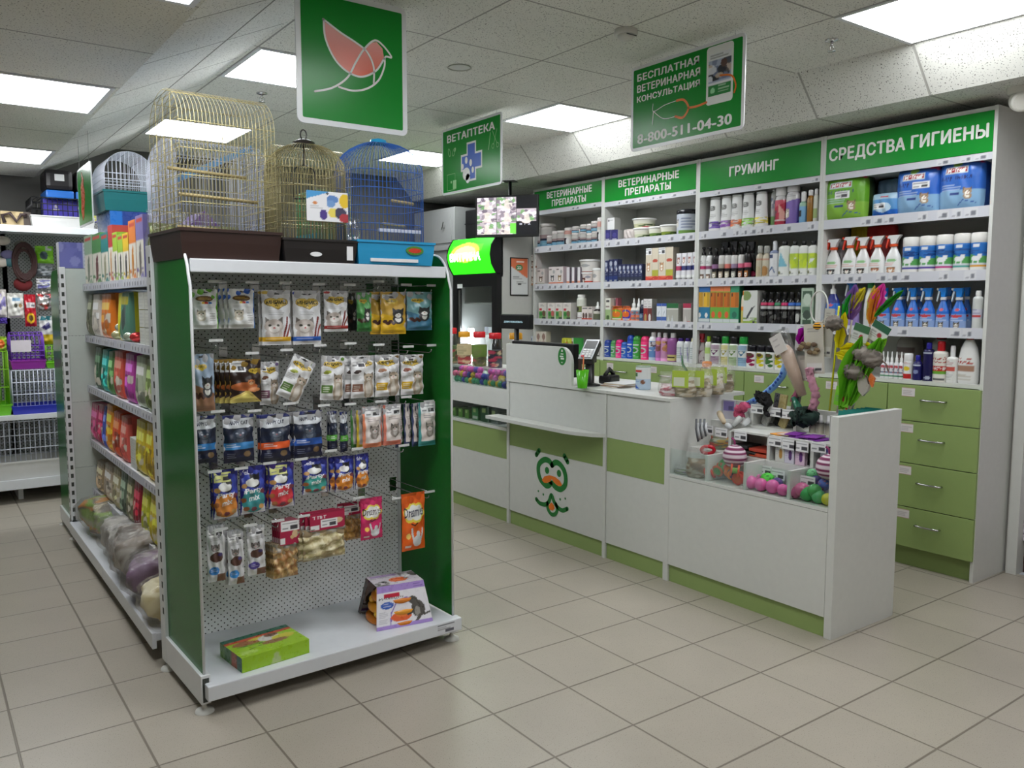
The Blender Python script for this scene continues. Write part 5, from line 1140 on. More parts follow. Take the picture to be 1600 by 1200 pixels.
# cabinet top
for i, l in enumerate((1376.5, 1383.3, 1390, 1397.5, 1405)):
    put('drop', 'dropper_bottle', 0, 3, l, l + 7.6, 548 + i * .2, f'small white spray vial, {nth(i, 5)} of five on the hygiene cabinet top', 'vial', deep=.015, col=(222, 222, 226), art=lambda a: (a.blot(.1, .3, .9, .75, [(90, 60, 70), (150, 150, 170), (60, 90, 130), (190, 70, 80)], 10, 3, .2), a.rect(-1, 0, 2, .2, (90, 150, 110)), a.rect(-1, 0, 2, .1, (220, 220, 220))))
put('can', 'spray_can', 0, 3, 1413, 1426.5, 552, 'slim white can with yellow flower label on the hygiene cabinet top', 'spray can', ch=.3, cr=.97, col=(226, 226, 226), art=lambda a: (a.ell(.5, .6, .25, .12, (226, 200, 60)), a.rect(.1, .05, .9, .3, (190, 40, 40)), a.lines(.15, .8, .95, 2, .08, (180, 60, 60))))
put('bot', 'plastic_bottle', 0, 3, 1427.5, 1441.5, 555, 'short dark blue bottle beside the tall dark blue one', 'bottle', col=(34, 32, 96), cap=(40, 40, 150), ch=.2, cr=.5, art=lambda a: (a.rect(.2, .72, .8, .78, (200, 205, 225)), a.ell(.5, .42, .2, .1, (130, 140, 180))))
put('bot', 'plastic_bottle', 0, 3, 1444, 1460, 535, 'tall dark blue bottle on the hygiene cabinet top', 'bottle', col=(28, 24, 76), cap=(50, 46, 170), ch=.16, cr=.5, shape='square', art=lambda a: (a.rect(.1, .84, .8, .87, (200, 205, 225)), a.ell(.6, .1, .2, .05, (170, 175, 200))))
NR = (176, 60, 50)
put('jar', 'remover_tub', 0, 3, 1460, 1482.5, 533, 'white tub with red spray cap and green band on the hygiene cabinet top', 'bottle', shape='square', ch=.24, cr=.5, cap=(200, 36, 44), col=(224, 222, 214), art=lambda a: (a.text("NATURE'S", .1, .72, .9, .8, NR, .02), a.text('MIRACLE', .1, .62, .9, .7, NR, .02), a.rect(.05, .36, .95, .52, (190, 50, 44)), a.text('REMOVER', .1, .39, .9, .48, (235, 225, 220), .02), a.rect(.05, .24, .95, .36, (110, 170, 60)), a.rect(.3, .05, .8, .11, (90, 90, 90))))
put('bot', 'spray_bottle', 0, 3, 1480.5, 1498, 540, 'white bottle with narrow spray cap beside the red capped tub', 'spray bottle', shape='square', ch=.3, cr=.42, col=(228, 228, 226), cap=(235, 235, 238), art=lambda a: (a.lines(.1, .7, .85, 3, .07, NR), a.rect(.05, .45, .75, .62, (200, 90, 80)), a.lines(.1, .7, .38, 5, .06, (170, 170, 175))))
put('bot', 'plastic_bottle', 0, 3, 1499.5, 1532, 523, 'big white bottle with red collar, rightmost on the hygiene cabinet top', 'bottle', shape='oval', sy=.7, ch=.1, cr=.34, col=(228, 228, 226), cap=(170, 30, 40), art=lambda a: (a.text("NATURE'S", .14, .54, .74, .6, NR, .02), a.text('MIRACLE', .14, .46, .74, .52, NR, .02), a.rect(.1, .28, .78, .42, (170, 130, 110)), a.lines(.2, .7, .22, 3, .05, (180, 170, 150))))
put('jar', 'grey_jug', 0, 3, 1404, 1441, 520, 'big grey jug at the back behind the white vials', 'jug', deep=.17, shape='dome', ch=.1, cr=.35, col=(168, 164, 158), cap=(120, 40, 44), art=lambda a: (a.rect(.15, .62, .75, .74, (120, 104, 100)), a.rect(.15, .42, .75, .54, (130, 110, 106))))
put('jar', 'grey_jug', 0, 3, 1457, 1486, 520, 'grey white jug with red cap at the back behind the red capped tub', 'jug', deep=.17, shape='dome', ch=.14, cr=.5, col=(184, 182, 178), cap=(180, 36, 44))
# --- grooming bay
FL = (((84, 50, 140), 'violet'), ((130, 80, 160), 'mauve'), ((220, 110, 60), 'orange'), ((130, 190, 60), 'green'), ((206, 190, 40), 'yellow'))
for i, (l, r_, T) in enumerate(((1109, 1127.5, 309), (1127, 1145, 306.5), (1143, 1161.5, 304.5), (1160.5, 1180, 302), (1180.5, 1200.5, 300))):
    def f(a, i=i): a.blot(-.3, .14, 1.3, .32, [FL[i][0], tuple(np.array(FL[i][0]) * .8), tuple(np.minimum(255, np.array(FL[i][0]) * 1.25))], 34, i, .13); a.ell(.42, .72, .22, .075, (110, 110, 108)); a.lines(.3, .56, .76, 2, .05, (220, 220, 220)); a.lines(.25, .7, .55, 3, .05, (150, 150, 150), i)
    put('bot', 'shampoo_bottle', 1, 0, l, r_, T, f'white shampoo bottle with {FL[i][1]} flowers at its foot, grooming top shelf', 'shampoo bottle', deep=.02, shape='shampoo', ch=.04, cr=.74, sy=.6, col=(228, 228, 228), cap=(226, 226, 226), H=51, art=f)
put('bot', 'shampoo_bottle', 1, 0, 1198, 1209, 302, 'grey bottle half hidden right of the yellow flower bottle', 'shampoo bottle', deep=.10, col=(170, 168, 160), cap=(180, 180, 176), shape='shampoo', ch=.05, cr=.74, art=lambda a: a.rect(-1, .15, 2, .35, (130, 120, 70)))
put('bot', 'shampoo_bottle', 1, 0, 1206, 1216, 296, 'white bottle with green foot left of the red bottle', 'shampoo bottle', deep=.06, col=(206, 208, 206), cap=(215, 215, 212), shape='straight', ch=.05, cr=.74, art=lambda a: (a.rect(-1, .1, 2, .3, (130, 180, 110)), a.blot(.1, .5, .9, .8, [(120, 130, 160), (170, 170, 180)], 6, 2, .2)))
put('bot', 'shampoo_bottle', 1, 0, 1212.5, 1229.5, 292.5, 'clear topped bottle with crimson label on the grooming top shelf', 'shampoo bottle', deep=.02, col=(200, 198, 198), cap=(214, 212, 212), shape='dome', ch=.22, cr=.9, sy=.75, H=41, art=lambda a: (a.rect(-1, 0, 2, .86, (178, 36, 62)), a.poly([(-.2, .86), (1.2, .86), (.2, .6)], (200, 80, 100)), a.poly([(.5, .75), (1.1, .3), (.6, .2)], (220, 160, 150)), a.poly([(.0, .5), (.45, .55), (.3, .2), (0, .2)], (110, 60, 70)), a.rect(-1, .2, 2, .24, (220, 190, 190))))
put('bot', 'shampoo_bottle', 1, 0, 1230, 1250, 290, 'clear topped bottle with lilac dog label on the grooming top shelf', 'shampoo bottle', deep=.02, col=(206, 204, 206), cap=(214, 212, 214), shape='dome', ch=.16, cr=.9, sy=.75, H=41, art=lambda a: (a.poly([(-.5, 0), (1.5, 0), (1.5, .85), (.8, .78), (-.5, .6)], (126, 100, 176)), a.cat(.3, .42, .2, .09, (200, 190, 176)), a.lines(.25, .8, .95, 2, .06, (120, 120, 130)), a.poly([(.6, 0), (1.5, 0), (1.5, .4)], (90, 60, 170))))
put('bot', 'shampoo_bottle', 1, 0, 1250, 1260, 290, 'clear grey bottle behind the lilac label bottle', 'shampoo bottle', deep=.12, col=(172, 172, 170), cap=(180, 180, 178), shape='dome')
put('bot', 'plastic_bottle', 1, 0, 1250.5, 1262, 299.5, 'small blue bottle with a penguin coloured label', 'bottle', col=(120, 170, 210), cap=(220, 220, 220), ch=.3, cr=.6, shape='straight', art=lambda a: (a.rect(.2, .35, .5, .6, (40, 40, 50)), a.rect(-1, .8, 2, 1, (150, 190, 170))))
put('bot', 'plastic_bottle', 1, 0, 1262.5, 1271.5, 297, 'amber bottle with white cap near the right end of the grooming top shelf', 'bottle', col=(150, 104, 40), cap=(222, 222, 222), ch=.16, cr=.7, shape='straight')
put('bot', 'plastic_bottle', 1, 0, 1272, 1279.5, 295, 'white bottle rightmost on the grooming top shelf', 'bottle', col=(206, 206, 196), cap=(222, 222, 222), ch=.16, cr=.6, shape='straight', art=lambda a: a.rect(.2, .2, .8, .5, (150, 170, 110)))
for i, (l, r_) in enumerate(((1095.5, 1105), (1105, 1115))):
    put('bot', 'foam_bottle', 1, 1, l, r_, 386, f'white dome pump bottle, {("left", "right")[i]} of two at the left, grooming second shelf', 'foam bottle', col=(224, 224, 224), cap=(24, 22, 26), shape='dome', ch=.26, cr=.5, pump=True, art=lambda a, i=i: (a.rect(-1, .44, 2, .58, ((190, 60, 110), (150, 90, 120))[i]), a.cat(.5, .18, .25, .07, (120, 90, 70)), a.lines(.3, .7, .78, 2, .06, (120, 120, 120))))
BK = ((150, 110, 150), (170, 160, 150), (214, 120, 110), (150, 130, 160), (220, 110, 140), (210, 100, 130))
for i, (l, r_, T) in enumerate(((1114.5, 1124.5, 388), (1124.5, 1134.3, 387), (1134.3, 1144.3, 387), (1144.3, 1154.5, 387), (1155, 1164.6, 386), (1164.6, 1173.5, 384))):
    put('bot', 'spray_bottle', 1, 1, l, r_, T, f'black bottle with animal print, {nth(i, 6)} of six in the front row', 'spray bottle', col=(30, 26, 28), cap=(20, 18, 20), shape='straight', ch=.2, cr=.4, deep=.012, art=lambda a, i=i: (a.rect(-1, .62, 2, .94, (214, 212, 210) if 0 < i < 5 else (36, 32, 34)), a.rect(-1, .46, 2, .6, BK[i]), a.cat(.5, .24, .24, .08, ((150, 140, 120), (190, 170, 150), (200, 190, 170), (170, 170, 160), (170, 120, 90), (190, 120, 60))[i])))
for i, (l, r_) in enumerate(((1128, 1143), (1142, 1157), (1156, 1171), (1169, 1183.5))):
    put('spr', 'spray_bottle', 1, 1, l, r_, 376.5 + abs(i - 1.5), f'black spray bottle at the back, {nth(i, 4)} of four behind the black bottles', 'spray bottle', deep=.08, col=(28, 24, 26), head=(20, 18, 20), collar=(26, 24, 26), trig=(20, 18, 20), art=lambda a, i=i: a.ell(.6, .2, .28, .1, (214, 60, 110)) if i == 3 else None)
for i, (l, r_) in enumerate(((1183, 1193), (1193, 1204.3))):
    put('bot', 'plastic_bottle', 1, 1, l, r_, 384, f'beige bottle with grey cap, {("left", "right")[i]} of two on the grooming second shelf', 'bottle', col=(196, 188, 168), cap=(168, 168, 162), ch=.22, cr=.66, shape='shoulder', art=lambda a, i=i: (a.rect(-1, .72, 2, .78, (190, 150, 130)), a.ell(.5, .3, .3, .2, (176, 130, 80) if i else (190, 176, 150))))
put('bot', 'spray_bottle', 1, 1, 1204.5, 1217.8, 376.5, 'white pump spray with blue grey label on the grooming second shelf', 'spray bottle', col=(222, 222, 226), cap=(218, 220, 224), ch=.25, cr=.42, shape='square', art=lambda a: (a.rect(-1, .88, 2, 1, (130, 140, 170)), a.rect(.12, .72, .6, .85, (60, 74, 110)), a.rect(-1, 0, 2, .08, (130, 136, 160)), a.line([(.2, .22), (.4, .3), (.55, .4), (.7, .2)], .03, (90, 110, 150))))
for i, (l, r_) in enumerate(((1218, 1235), (1235, 1249.3), (1249.3, 1263.3), (1263.5, 1278.5))):
    put('bot', 'square_bottle', 1, 1, l, r_, 377 - .3 * i, f'square white black capped bottle, {nth(i, 4)} of four on the grooming shelf', 'bottle', col=(228, 230, 226), cap=(22, 22, 24), ch=.12, cr=.42, sy=.7, shape='square', art=lambda a, i=i: (a.poly([(.2, .35), (.8, .35), (.4, .8)], (130, 190, 210)) if i == 0 else a.blot(.05, .3, .95, .75, [(200, 220, 60), (180, 205, 70)], 18, i, .25), a.lines(.1, .8, .15, 2, .05, (90, 90, 90)), a.ell(.3, .17, .12, .05, (120, 120, 80))))
TB = [((56, 116, 190), (226, 170, 50), (40, 120, 160), 'blue'), ((56, 116, 190), (226, 180, 50), (40, 120, 160), 'blue'), ((232, 130, 80), (196, 106, 24), (110, 170, 60), 'orange'), ((232, 130, 80), (190, 100, 24), (110, 170, 60), 'orange'), ((232, 130, 80), (196, 106, 24), (110, 170, 60), 'orange'), ((60, 150, 110), (206, 116, 30), (50, 150, 110), 'green')]
for i, (l, r_) in enumerate(((1092.5, 1103), (1103, 1113.5), (1114, 1124), (1124, 1134.6), (1134.8, 1145.2), (1145.5, 1159))):
    c0, c1, c2, nm = TB[i]
    put('box', 'window_carton', 1, 2, l, r_, 444.5, f'{nm} topped carton with amber window, {nth(i, 6)} of six in its row', 'carton', d=.05, col=c2, side=np.array(c2) * .8, top=c0, W=21, H=49, art=lambda a, i=i, c0=c0, c1=c1, c2=c2: (a.rect(0, .82, 1, 1, c0), a.rect(.04, .42, .96, .81, c1), a.rect(.6, .44, .94, .8, tuple(np.array(c1) * .85)), a.rect(.15, .7, .25, .78, (60, 40, 20)), a.rect(0, 0, 1, .42, c2), a.rect(0, 0, 1, .06, (60, 60, 120) if i < 2 else (150, 200, 90)), a.rect(0, .06, 1, .13, (206, 214, 214)), a.ell(.5, .22, .22, .06, (232, 232, 230)) if i < 2 else a.ell(.5, .24, .3, .08, (220, 96, 50) if i < 5 else (40, 110, 90))))
put('bot', 'plastic_bottle', 1, 2, 1159.5, 1168, 454, 'cream bottle with orange cap left of the bird carton', 'bottle', col=(200, 190, 110), cap=(226, 130, 50), ch=.14, cr=.6, shape='dome', art=lambda a: (a.rect(-1, .6, 2, 1, (230, 220, 200)), a.rect(-1, .5, 2, .62, (230, 140, 60))))
put('box', 'bird_carton', 1, 2, 1167.5, 1189, 454, 'white carton with a dark bird and green foot, grooming third shelf', 'carton', d=.07, col=(214, 216, 212), side=(190, 190, 186), W=31, H=41, art=lambda a: (a.rect(0, 0, 1, .1, (150, 180, 60)), a.blot(0, .1, 1, .2, [(140, 170, 80), (110, 140, 70)], 10, 1, .2), a.ell(.2, .85, .35, .14, (130, 150, 90)), a.poly([(.2, .16), (.34, .2), (.85, .56), (.6, .5), (.3, .3)], (70, 72, 74)), a.rect(.7, .05, .85, .1, (50, 50, 40))))
BB = (((200, 60, 100), 'pink'), ((190, 40, 90), 'crimson'), ((50, 130, 90), 'green'), ((200, 40, 100), 'magenta'), ((60, 110, 200), 'blue'), ((40, 100, 180), 'sky blue'))
for i, l in enumerate((1190, 1200.8, 1211.5, 1222, 1233, 1244.5)):
    put('bot', 'black_bottle', 1, 2, l, l + 10.4, 456, f'black bottle with {BB[i][0 if False else 1]} band on the grooming third shelf', 'bottle', col=(24, 22, 24), cap=(18, 17, 18), ch=.2, cr=.6, shape='shoulder', art=lambda a, i=i: (a.rect(-.2, .74, 1.2, .84, BB[i][0]), a.rect(0, .62, 1, .7, (200, 200, 200)), a.blot(.1, .1, .9, .5, [(70, 70, 70), (110, 110, 108), (40, 40, 40)], 9, i, .2), a.ell(.5, .3, .2, .16, (190, 190, 186)) if i == 5 else None))
put('box', 'green_carton', 1, 2, 1257, 1276, 450, 'pale green patterned carton, rightmost on the grooming third shelf', 'carton', d=.06, col=(170, 190, 170), side=(150, 170, 150), W=25, H=45, art=lambda a: (a.rect(.1, .72, .9, .92, (70, 96, 76)), a.ell(.5, .7, .32, .16, (190, 206, 190)), a.rect(.1, .36, .9, .5, (90, 120, 96)), a.ell(.5, .3, .34, .12, (60, 76, 64)), a.rect(.15, .02, .85, .16, (60, 84, 64))))
put('spr', 'spray_bottle', 1, 3, 1092, 1103.5, 521, 'clear spray bottle with dark red trigger on the grooming cabinet top', 'spray bottle', col=(150, 140, 140), head=(140, 30, 44), collar=(150, 40, 50), trig=(140, 30, 44), art=lambda a: a.blot(0, .1, 1, .6, [(80, 40, 50), (190, 180, 180)], 8, 2, .25))
put('bot', 'plastic_bottle', 1, 3, 1103, 1112.5, 525, 'white bottle with lime cap on the grooming cabinet top', 'bottle', col=(222, 226, 210), cap=(150, 190, 50), ch=.2, cr=.5, shape='dome', art=lambda a: (a.rect(.2, .5, .8, .75, (180, 210, 120)), a.rect(-1, .0, 2, .12, (170, 200, 110))))
for i, (l, r_, c, cp, nm) in enumerate(((1112, 1127, (130, 50, 120), (24, 22, 30), 'purple'), (1127.5, 1139.8, (214, 200, 70), (40, 150, 60), 'yellow'), (1140, 1154.4, (130, 170, 80), (30, 28, 32), 'green'), (1154.6, 1170, (70, 150, 200), (30, 150, 60), 'blue'))):
    put('bot', 'shampoo_bottle', 1, 3, l, r_, 525 + i * .3, f'white bottle with {nm} shield label on the grooming cabinet top', 'shampoo bottle', col=(226, 228, 224), cap=cp, ch=.24, cr=.8, shape='square', sy=.7, H=41, art=lambda a, c=c: (a.rect(.15, .72, .85, .94, c, .6), a.poly([(.2, .7), (.8, .7), (.5, .45)], tuple(np.array(c) * .75)), a.ell(.5, .62, .12, .06, (220, 220, 215)), a.rect(.15, .05, .85, .4, c, .65), a.lines(.1, .9, .38, 3, .08, tuple(np.array(c) * .7))))
for i, (l, r_, c, nm) in enumerate(((1167.5, 1183, (150, 30, 80), 'crimson'), (1183, 1196.5, (214, 200, 40), 'yellow'), (1197, 1211, (60, 110, 50), 'dark green'), (1211.5, 1226, (205, 190, 40), 'yellow'))):
    put('bot', 'short_bottle', 1, 3, l, r_, 539 + i * .4, f'short bottle with {nm} dots and black cap, {nth(i, 4)} of four', 'bottle', col=(230, 230, 228), cap=(20, 18, 28), ch=.27, cr=.86, shape='square', sy=.75, H=37, art=lambda a, c=c: (a.ell(.45, .74, .34, .17, tuple(np.array(c) * .8)), a.ell(.5, .78, .18, .1, (90, 70, 50)), a.ell(.4, .42, .3, .15, c), a.ell(.66, .2, .17, .09, c), a.ell(.72, .46, .12, .06, c)))
# --- second medicine bay
for i, (l, r_) in enumerate(((948, 958), (958.6, 969.2))):
    put('box', 'navy_carton', 2, 0, l, r_, 359.5, f'small navy carton under the white one, {("left", "right")[i]} of two', 'carton', d=.05, col=(44, 40, 110), side=(190, 190, 190), art=lambda a: (a.ell(.5, .55, .3, .22, (70, 66, 140)), a.rect(.2, .12, .8, .26, (170, 170, 190))))
zt_ = at(958, 359.5, 0, SX + .037)[2]
put('box', 'white_carton', 2, 0, 953.5, 964.8, 341, 'white carton standing on the two navy cartons', 'carton', d=.06, z0=zt_ + .001, col=(228, 228, 230), side=(176, 176, 172), art=lambda a: (a.rect(.1, .7, .3, .85, (110, 110, 116)), a.rect(.35, .76, .8, .82, (190, 190, 190))))
put('pack', 'clear_sachet', 2, 0, 978, 995, 358, 'small milky film bag beside the tubs on the top shelf', 'bag', d=.08, col=(200, 190, 186))
TBC = lambda c: (lambda a: (a.rect(-1, 0, 2, .8, (222, 220, 205)), a.rect(-1, .05, 2, .5, c), a.blot(.0, .05, 1, .45, [(50, 80, 40), tuple(np.array(c) * .7), (190, 60, 90)], 8, 4, .2)))
o_ = put('tub', 'round_tub', 2, 0, 994, 1017, 356.5, 'round white tub under another one, left of the tubs', 'tub', deep=.02, col=(226, 224, 214), art=TBC((206, 210, 180)))
put('tub', 'round_tub', 2, 0, 994, 1020, 342, 'round white tub on top of the leftmost tub', 'tub', deep=.02, z0=at(1005, 357.5, 0, SX + .08)[2] + .003, col=(226, 224, 214), art=TBC((196, 196, 160)))
put('tub', 'round_tub', 2, 0, 1017, 1036, 354.5, 'round white tub with green band in the middle of the tubs', 'tub', deep=.03, col=(226, 224, 214), art=TBC((110, 140, 70)))
put('tub', 'round_tub', 2, 0, 1036, 1060, 351.5, 'round white tub with olive band, rightmost of the tubs', 'tub', deep=.02, col=(226, 224, 214), art=TBC((130, 150, 60)))
put('can', 'feed_tin', 2, 0, 1062, 1088, 328, 'large grey tin with black lid at the right end of the second medicine bay', 'tin', deep=.02, ch=.18, cr=1.03, cap=(30, 30, 36), col=(190, 196, 208), art=lambda a: (a.rect(.45, 0, 1.4, .25, (110, 150, 70)), a.cat(.25, .62, .18, .12, (200, 196, 190)), a.lines(.55, 1.0, .8, 4, .13, (40, 50, 110)), a.ell(.1, .25, .12, .16, (60, 60, 100))))
for i, (l, r_, T) in enumerate(((946, 954, 407.5), (954.5, 961.3, 405.5), (961.8, 968.6, 405), (969, 975, 413.5), (975.4, 981.3, 413), (981.7, 987.6, 413), (988, 994, 413), (994.4, 1000.3, 413), (1000.7, 1007, 412.5))):
    put('box', 'navy_vial_carton', 2, 1, l, r_, T, f'{"tall" if i < 3 else "short"} navy carton, {nth(i, 9)} of nine on the second shelf', 'carton', d=.045, col=(34, 40, 84), side=(60, 66, 96), W=17, H=33, art=lambda a, i=i: (a.rect(0, .0, 1, .3, (30, 50, 110) if i < 3 else (44, 50, 70)), a.ell(.5, .82, .3, .1, (180, 186, 200)), a.ell(.5, .66, .28, .08, (110, 120, 150)), a.ell(.75, .58, .15, .08, (200, 200, 206)), a.rect(.2, .08, .8, .14, (150, 156, 160)), a.lines(.2, .8, .5, 2, .1, (130, 140, 160))))
for i, (l, r_, T) in enumerate(((1014, 1033.5, 388), (1034, 1056.5, 386.5))):
    put('box', 'cream_carton', 2, 1, l, r_, T, f'cream carton with red foot and ticket, {("left", "right")[i]} of two', 'carton', d=.06, col=(216, 206, 186), side=(180, 172, 156), W=31, H=45, art=lambda a: (a.rect(0, 0, 1, .17, (214, 76, 60)), a.blot(0, .0, 1, .17, [(230, 120, 90), (190, 50, 44)], 8, 2, .2), a.rect(.5, .18, 1, .36, (176, 176, 60)), a.cat(.22, .48, .14, .08, (196, 150, 110)), a.ell(.75, .62, .2, .05, (190, 80, 60)), a.rect(.47, .17, .5, 1, (190, 180, 160)), a.tag(-.06, .8, .46, 1.0)))
for i, (l, r_) in enumerate(((1057, 1065), (1065.5, 1073.5), (1074, 1082), (1082.3, 1090))):
    put('tube', 'paste_tube', 2, 1, l, r_, 396 - i * .7, f'white paste tube standing on its cap, {nth(i, 4)} of four', 'tube', col=(220, 218, 224), cap=(228, 228, 230), art=lambda a, i=i: (a.rect(0, .3, 1, .48, (50, 54, 110) if i else (176, 50, 90)), a.cat(.5, .75, .22, .08, (150, 90, 80)), a.rect(0, .0, 1, .1, (236, 236, 236))))
put('box', 'leaf_carton', 2, 2, 949, 957, 466, 'tall white and green carton, leftmost on the third shelf', 'carton', d=.04, col=(222, 222, 212), W=17, H=33, art=lambda a: (a.rect(.15, .84, .8, .92, (70, 70, 70)), a.rect(.1, .62, .8, .68, (150, 130, 130)), a.rect(0, .08, 1, .5, (160, 186, 130)), a.ell(.5, .18, .3, .1, (70, 100, 50))))
put('box', 'pink_carton', 2, 2, 958, 968, 465.5, 'pink and white carton standing behind the orange round pack', 'carton', d=.04, deep=.07, col=(214, 130, 150), art=lambda a: (a.rect(.4, .4, .7, 1, (232, 226, 228)), a.rect(0, .0, 1, .3, (190, 110, 140))))
for i, (l, r_, c, c2, nm) in enumerate(((957, 973, (226, 120, 50), (130, 170, 60), 'orange'), (973, 986, (226, 110, 50), (70, 70, 170), 'blue'))):
    put('can', 'blister_pack', 2, 2, l, r_, 478, f'{nm} rounded card pack on the third shelf of the second medicine bay', 'card pack', ch=.04, cr=.9, cap=c, col=c, shape='dome', sy=.35, art=lambda a, c=c, c2=c2: (a.ell(.5, .45, .42, .36, c2), a.ell(.5, .5, .3, .2, c), a.rect(.47, .6, .53, .85, (240, 210, 60)), a.rect(.2, .16, .8, .22, (230, 225, 220))))
for i, (l, r_) in enumerate(((987, 994.4), (994.6, 1002))):
    put('drop', 'dropper_bottle', 2, 2, l, r_, 465, f'white dropper bottle with dark tip, {("left", "right")[i]} of two', 'dropper bottle', col=(222, 218, 212), tip=(30, 28, 40), art=lambda a: (a.rect(-1, .1, 2, .5, (226, 130, 100)), a.rect(-1, .5, 2, .75, (130, 150, 170)), a.blot(0, .2, 1, .7, [(200, 90, 70), (110, 130, 140)], 6, 3, .2)))
put('bot', 'dark_bottle', 2, 2, 1001, 1009.5, 469, 'dark blue bottle with white cap on the third shelf', 'bottle', col=(30, 32, 56), cap=(232, 232, 234), ch=.2, cr=.55, art=lambda a: (a.rect(.1, .1, .9, .5, (70, 90, 120)), a.ell(.5, .35, .2, .1, (130, 150, 170))))
for i, (l, r_) in enumerate(((1009.5, 1015.8), (1016, 1022.4))):
    put('box', 'red_carton', 2, 2, l, r_, 467, f'white and dark red carton, {("left", "right")[i]} of two on the third shelf', 'carton', d=.05, col=(226, 222, 222), side=(150, 148, 144), W=17, H=33, art=lambda a, i=i: (a.rect(0, 0, 1, .62, (150, 44, 40) if i == 0 else (110, 50, 50)), a.ell(.5, .2, .3, .16, (170, 150, 90) if i == 0 else (222, 220, 215)), a.lines(.1, .9, .9, 3, .1, (110, 110, 116))))
for i, (l, r_) in enumerate(((1030, 1037.4), (1037.8, 1045.6))):
    put('box', 'blue_carton', 2, 2, l, r_, 474, f'white carton with blue bands, {("left", "right")[i]} of two on the third shelf', 'carton', d=.05, col=(220, 224, 230), W=17, H=31, art=lambda a: (a.rect(0, .86, 1, 1, (60, 90, 170)), a.rect(0, .12, 1, .3, (70, 100, 170)), a.line([(.3, .4), (.6, .6)], .04, (170, 180, 190))))
put('box', 'green_top_box', 2, 2, 1046, 1064.5, 474, 'clear box with dark green top on the third shelf', 'carton', d=.06, col=(176, 176, 166), top=(40, 100, 60), W=25, H=31, art=lambda a: (a.rect(0, .76, 1, 1, (40, 104, 60)), a.rect(0, .7, 1, .75, (214, 214, 208)), a.poly([(.05, .05), (.3, .05), (.17, .4)], (200, 206, 200)), a.poly([(.38, .05), (.62, .05), (.5, .38)], (200, 206, 206))))
put('box', 'red_top_box', 2, 2, 1072, 1084.5, 474, 'clear box with crimson top on the third shelf', 'carton', d=.06, col=(176, 172, 166), top=(160, 40, 70), art=lambda a: (a.rect(0, .76, 1, 1, (170, 44, 76)), a.rect(0, .7, 1, .75, (214, 210, 208)), a.poly([(.1, .05), (.5, .05), (.3, .4)], (206, 200, 196)), a.rect(.5, .05, .9, .1, (190, 60, 60))))
SP = [(946, 955.8, 531, (36, 60, 140), 'short navy'), (956, 964, 531.6, (70, 140, 80), 'short green'), (964, 973.6, 530.6, (214, 40, 120), 'short pink'), (972.5, 981.5, 534, (40, 90, 170), 'lower blue'), (982, 991.3, 523.4, (30, 70, 170), 'tall blue'), (991.3, 1003, 524.4, (50, 140, 50), 'tall green'), (1003.5, 1015, 525, (226, 50, 110), 'tall pink')]
for i, (l, r_, T, c, nm) in enumerate(SP):
    put('can', 'spray_can', 2, 3, l, r_, T, f'{nm} spray can on the second medicine cabinet top', 'spray can', ch=.24, cr=.98, cap=c, domecap=True, col=tuple(np.minimum(255, np.array(c) * 1.15 + 10)), H=33, art=lambda a, c=c: (a.rect(.25, .78, .75, .84, (220, 226, 230)), a.ell(.45, .5, .3, .17, (190, 206, 206)), a.ell(.45, .5, .22, .12, c), a.lines(.2, .8, .22, 2, .08, (210, 220, 225))))
put('bot', 'plastic_bottle', 2, 3, 1016, 1027, 519, 'white and blue bottle with cat picture on the second medicine cabinet top', 'bottle', col=(226, 228, 232), cap=(232, 228, 226), ch=.16, cr=.5, shape='dome', H=37, art=lambda a: (a.rect(-1, .0, 2, .82, (110, 150, 205)), a.blot(0, .4, 1, .8, [(40, 50, 90), (90, 60, 60), (220, 220, 225)], 12, 3, .2), a.rect(-1, .0, 2, .12, (200, 214, 230))))
for i, (l, r_, c) in enumerate(((1026, 1034.4, (190, 120, 180)), (1034.6, 1045, (206, 150, 190)), (1045.4, 1058.8, (150, 90, 150)))):
    put('bot', 'plastic_bottle', 2, 3, l, r_, 519.5 + .3 * i, f'lilac bottle with white cap, {nth(i, 3)} of three on the cabinet top', 'bottle', col=c, cap=(228, 226, 226), ch=.17, cr=.48, shape='straight', H=37, art=lambda a, c=c, i=i: (a.blot(.1, .4, .9, .85, [(190, 130, 70), (210, 160, 90), (130, 80, 60)], 9, i, .2), a.rect(-1, 0, 2, .12, tuple(np.minimum(255, np.array(c) * 1.2)))) if i < 2 else (a.rect(0, .05, 1, .3, (214, 196, 130)), a.rect(.3, .15, .85, .2, (60, 50, 40))))
for i, (l, r_, cp) in enumerate(((1059, 1069.5, (60, 34, 120)), (1070, 1079.2, (60, 34, 120)), (1079.4, 1087, (226, 220, 180)))):
    put('bot', 'foam_bottle', 2, 3, l, r_, 528 + i * .3, f'white bottle with {"cream" if i == 2 else "violet"} cap, {nth(i, 3)} of three on the medicine cabinet top', 'bottle', col=(222, 224, 226), cap=cp, ch=.13, cr=.6, shape='dome', H=37, art=lambda a: (a.lines(.15, .9, .7, 6, .09, (120, 150, 140), 5), a.line([(.75, .1), (.7, .7)], .03, (150, 140, 190))))
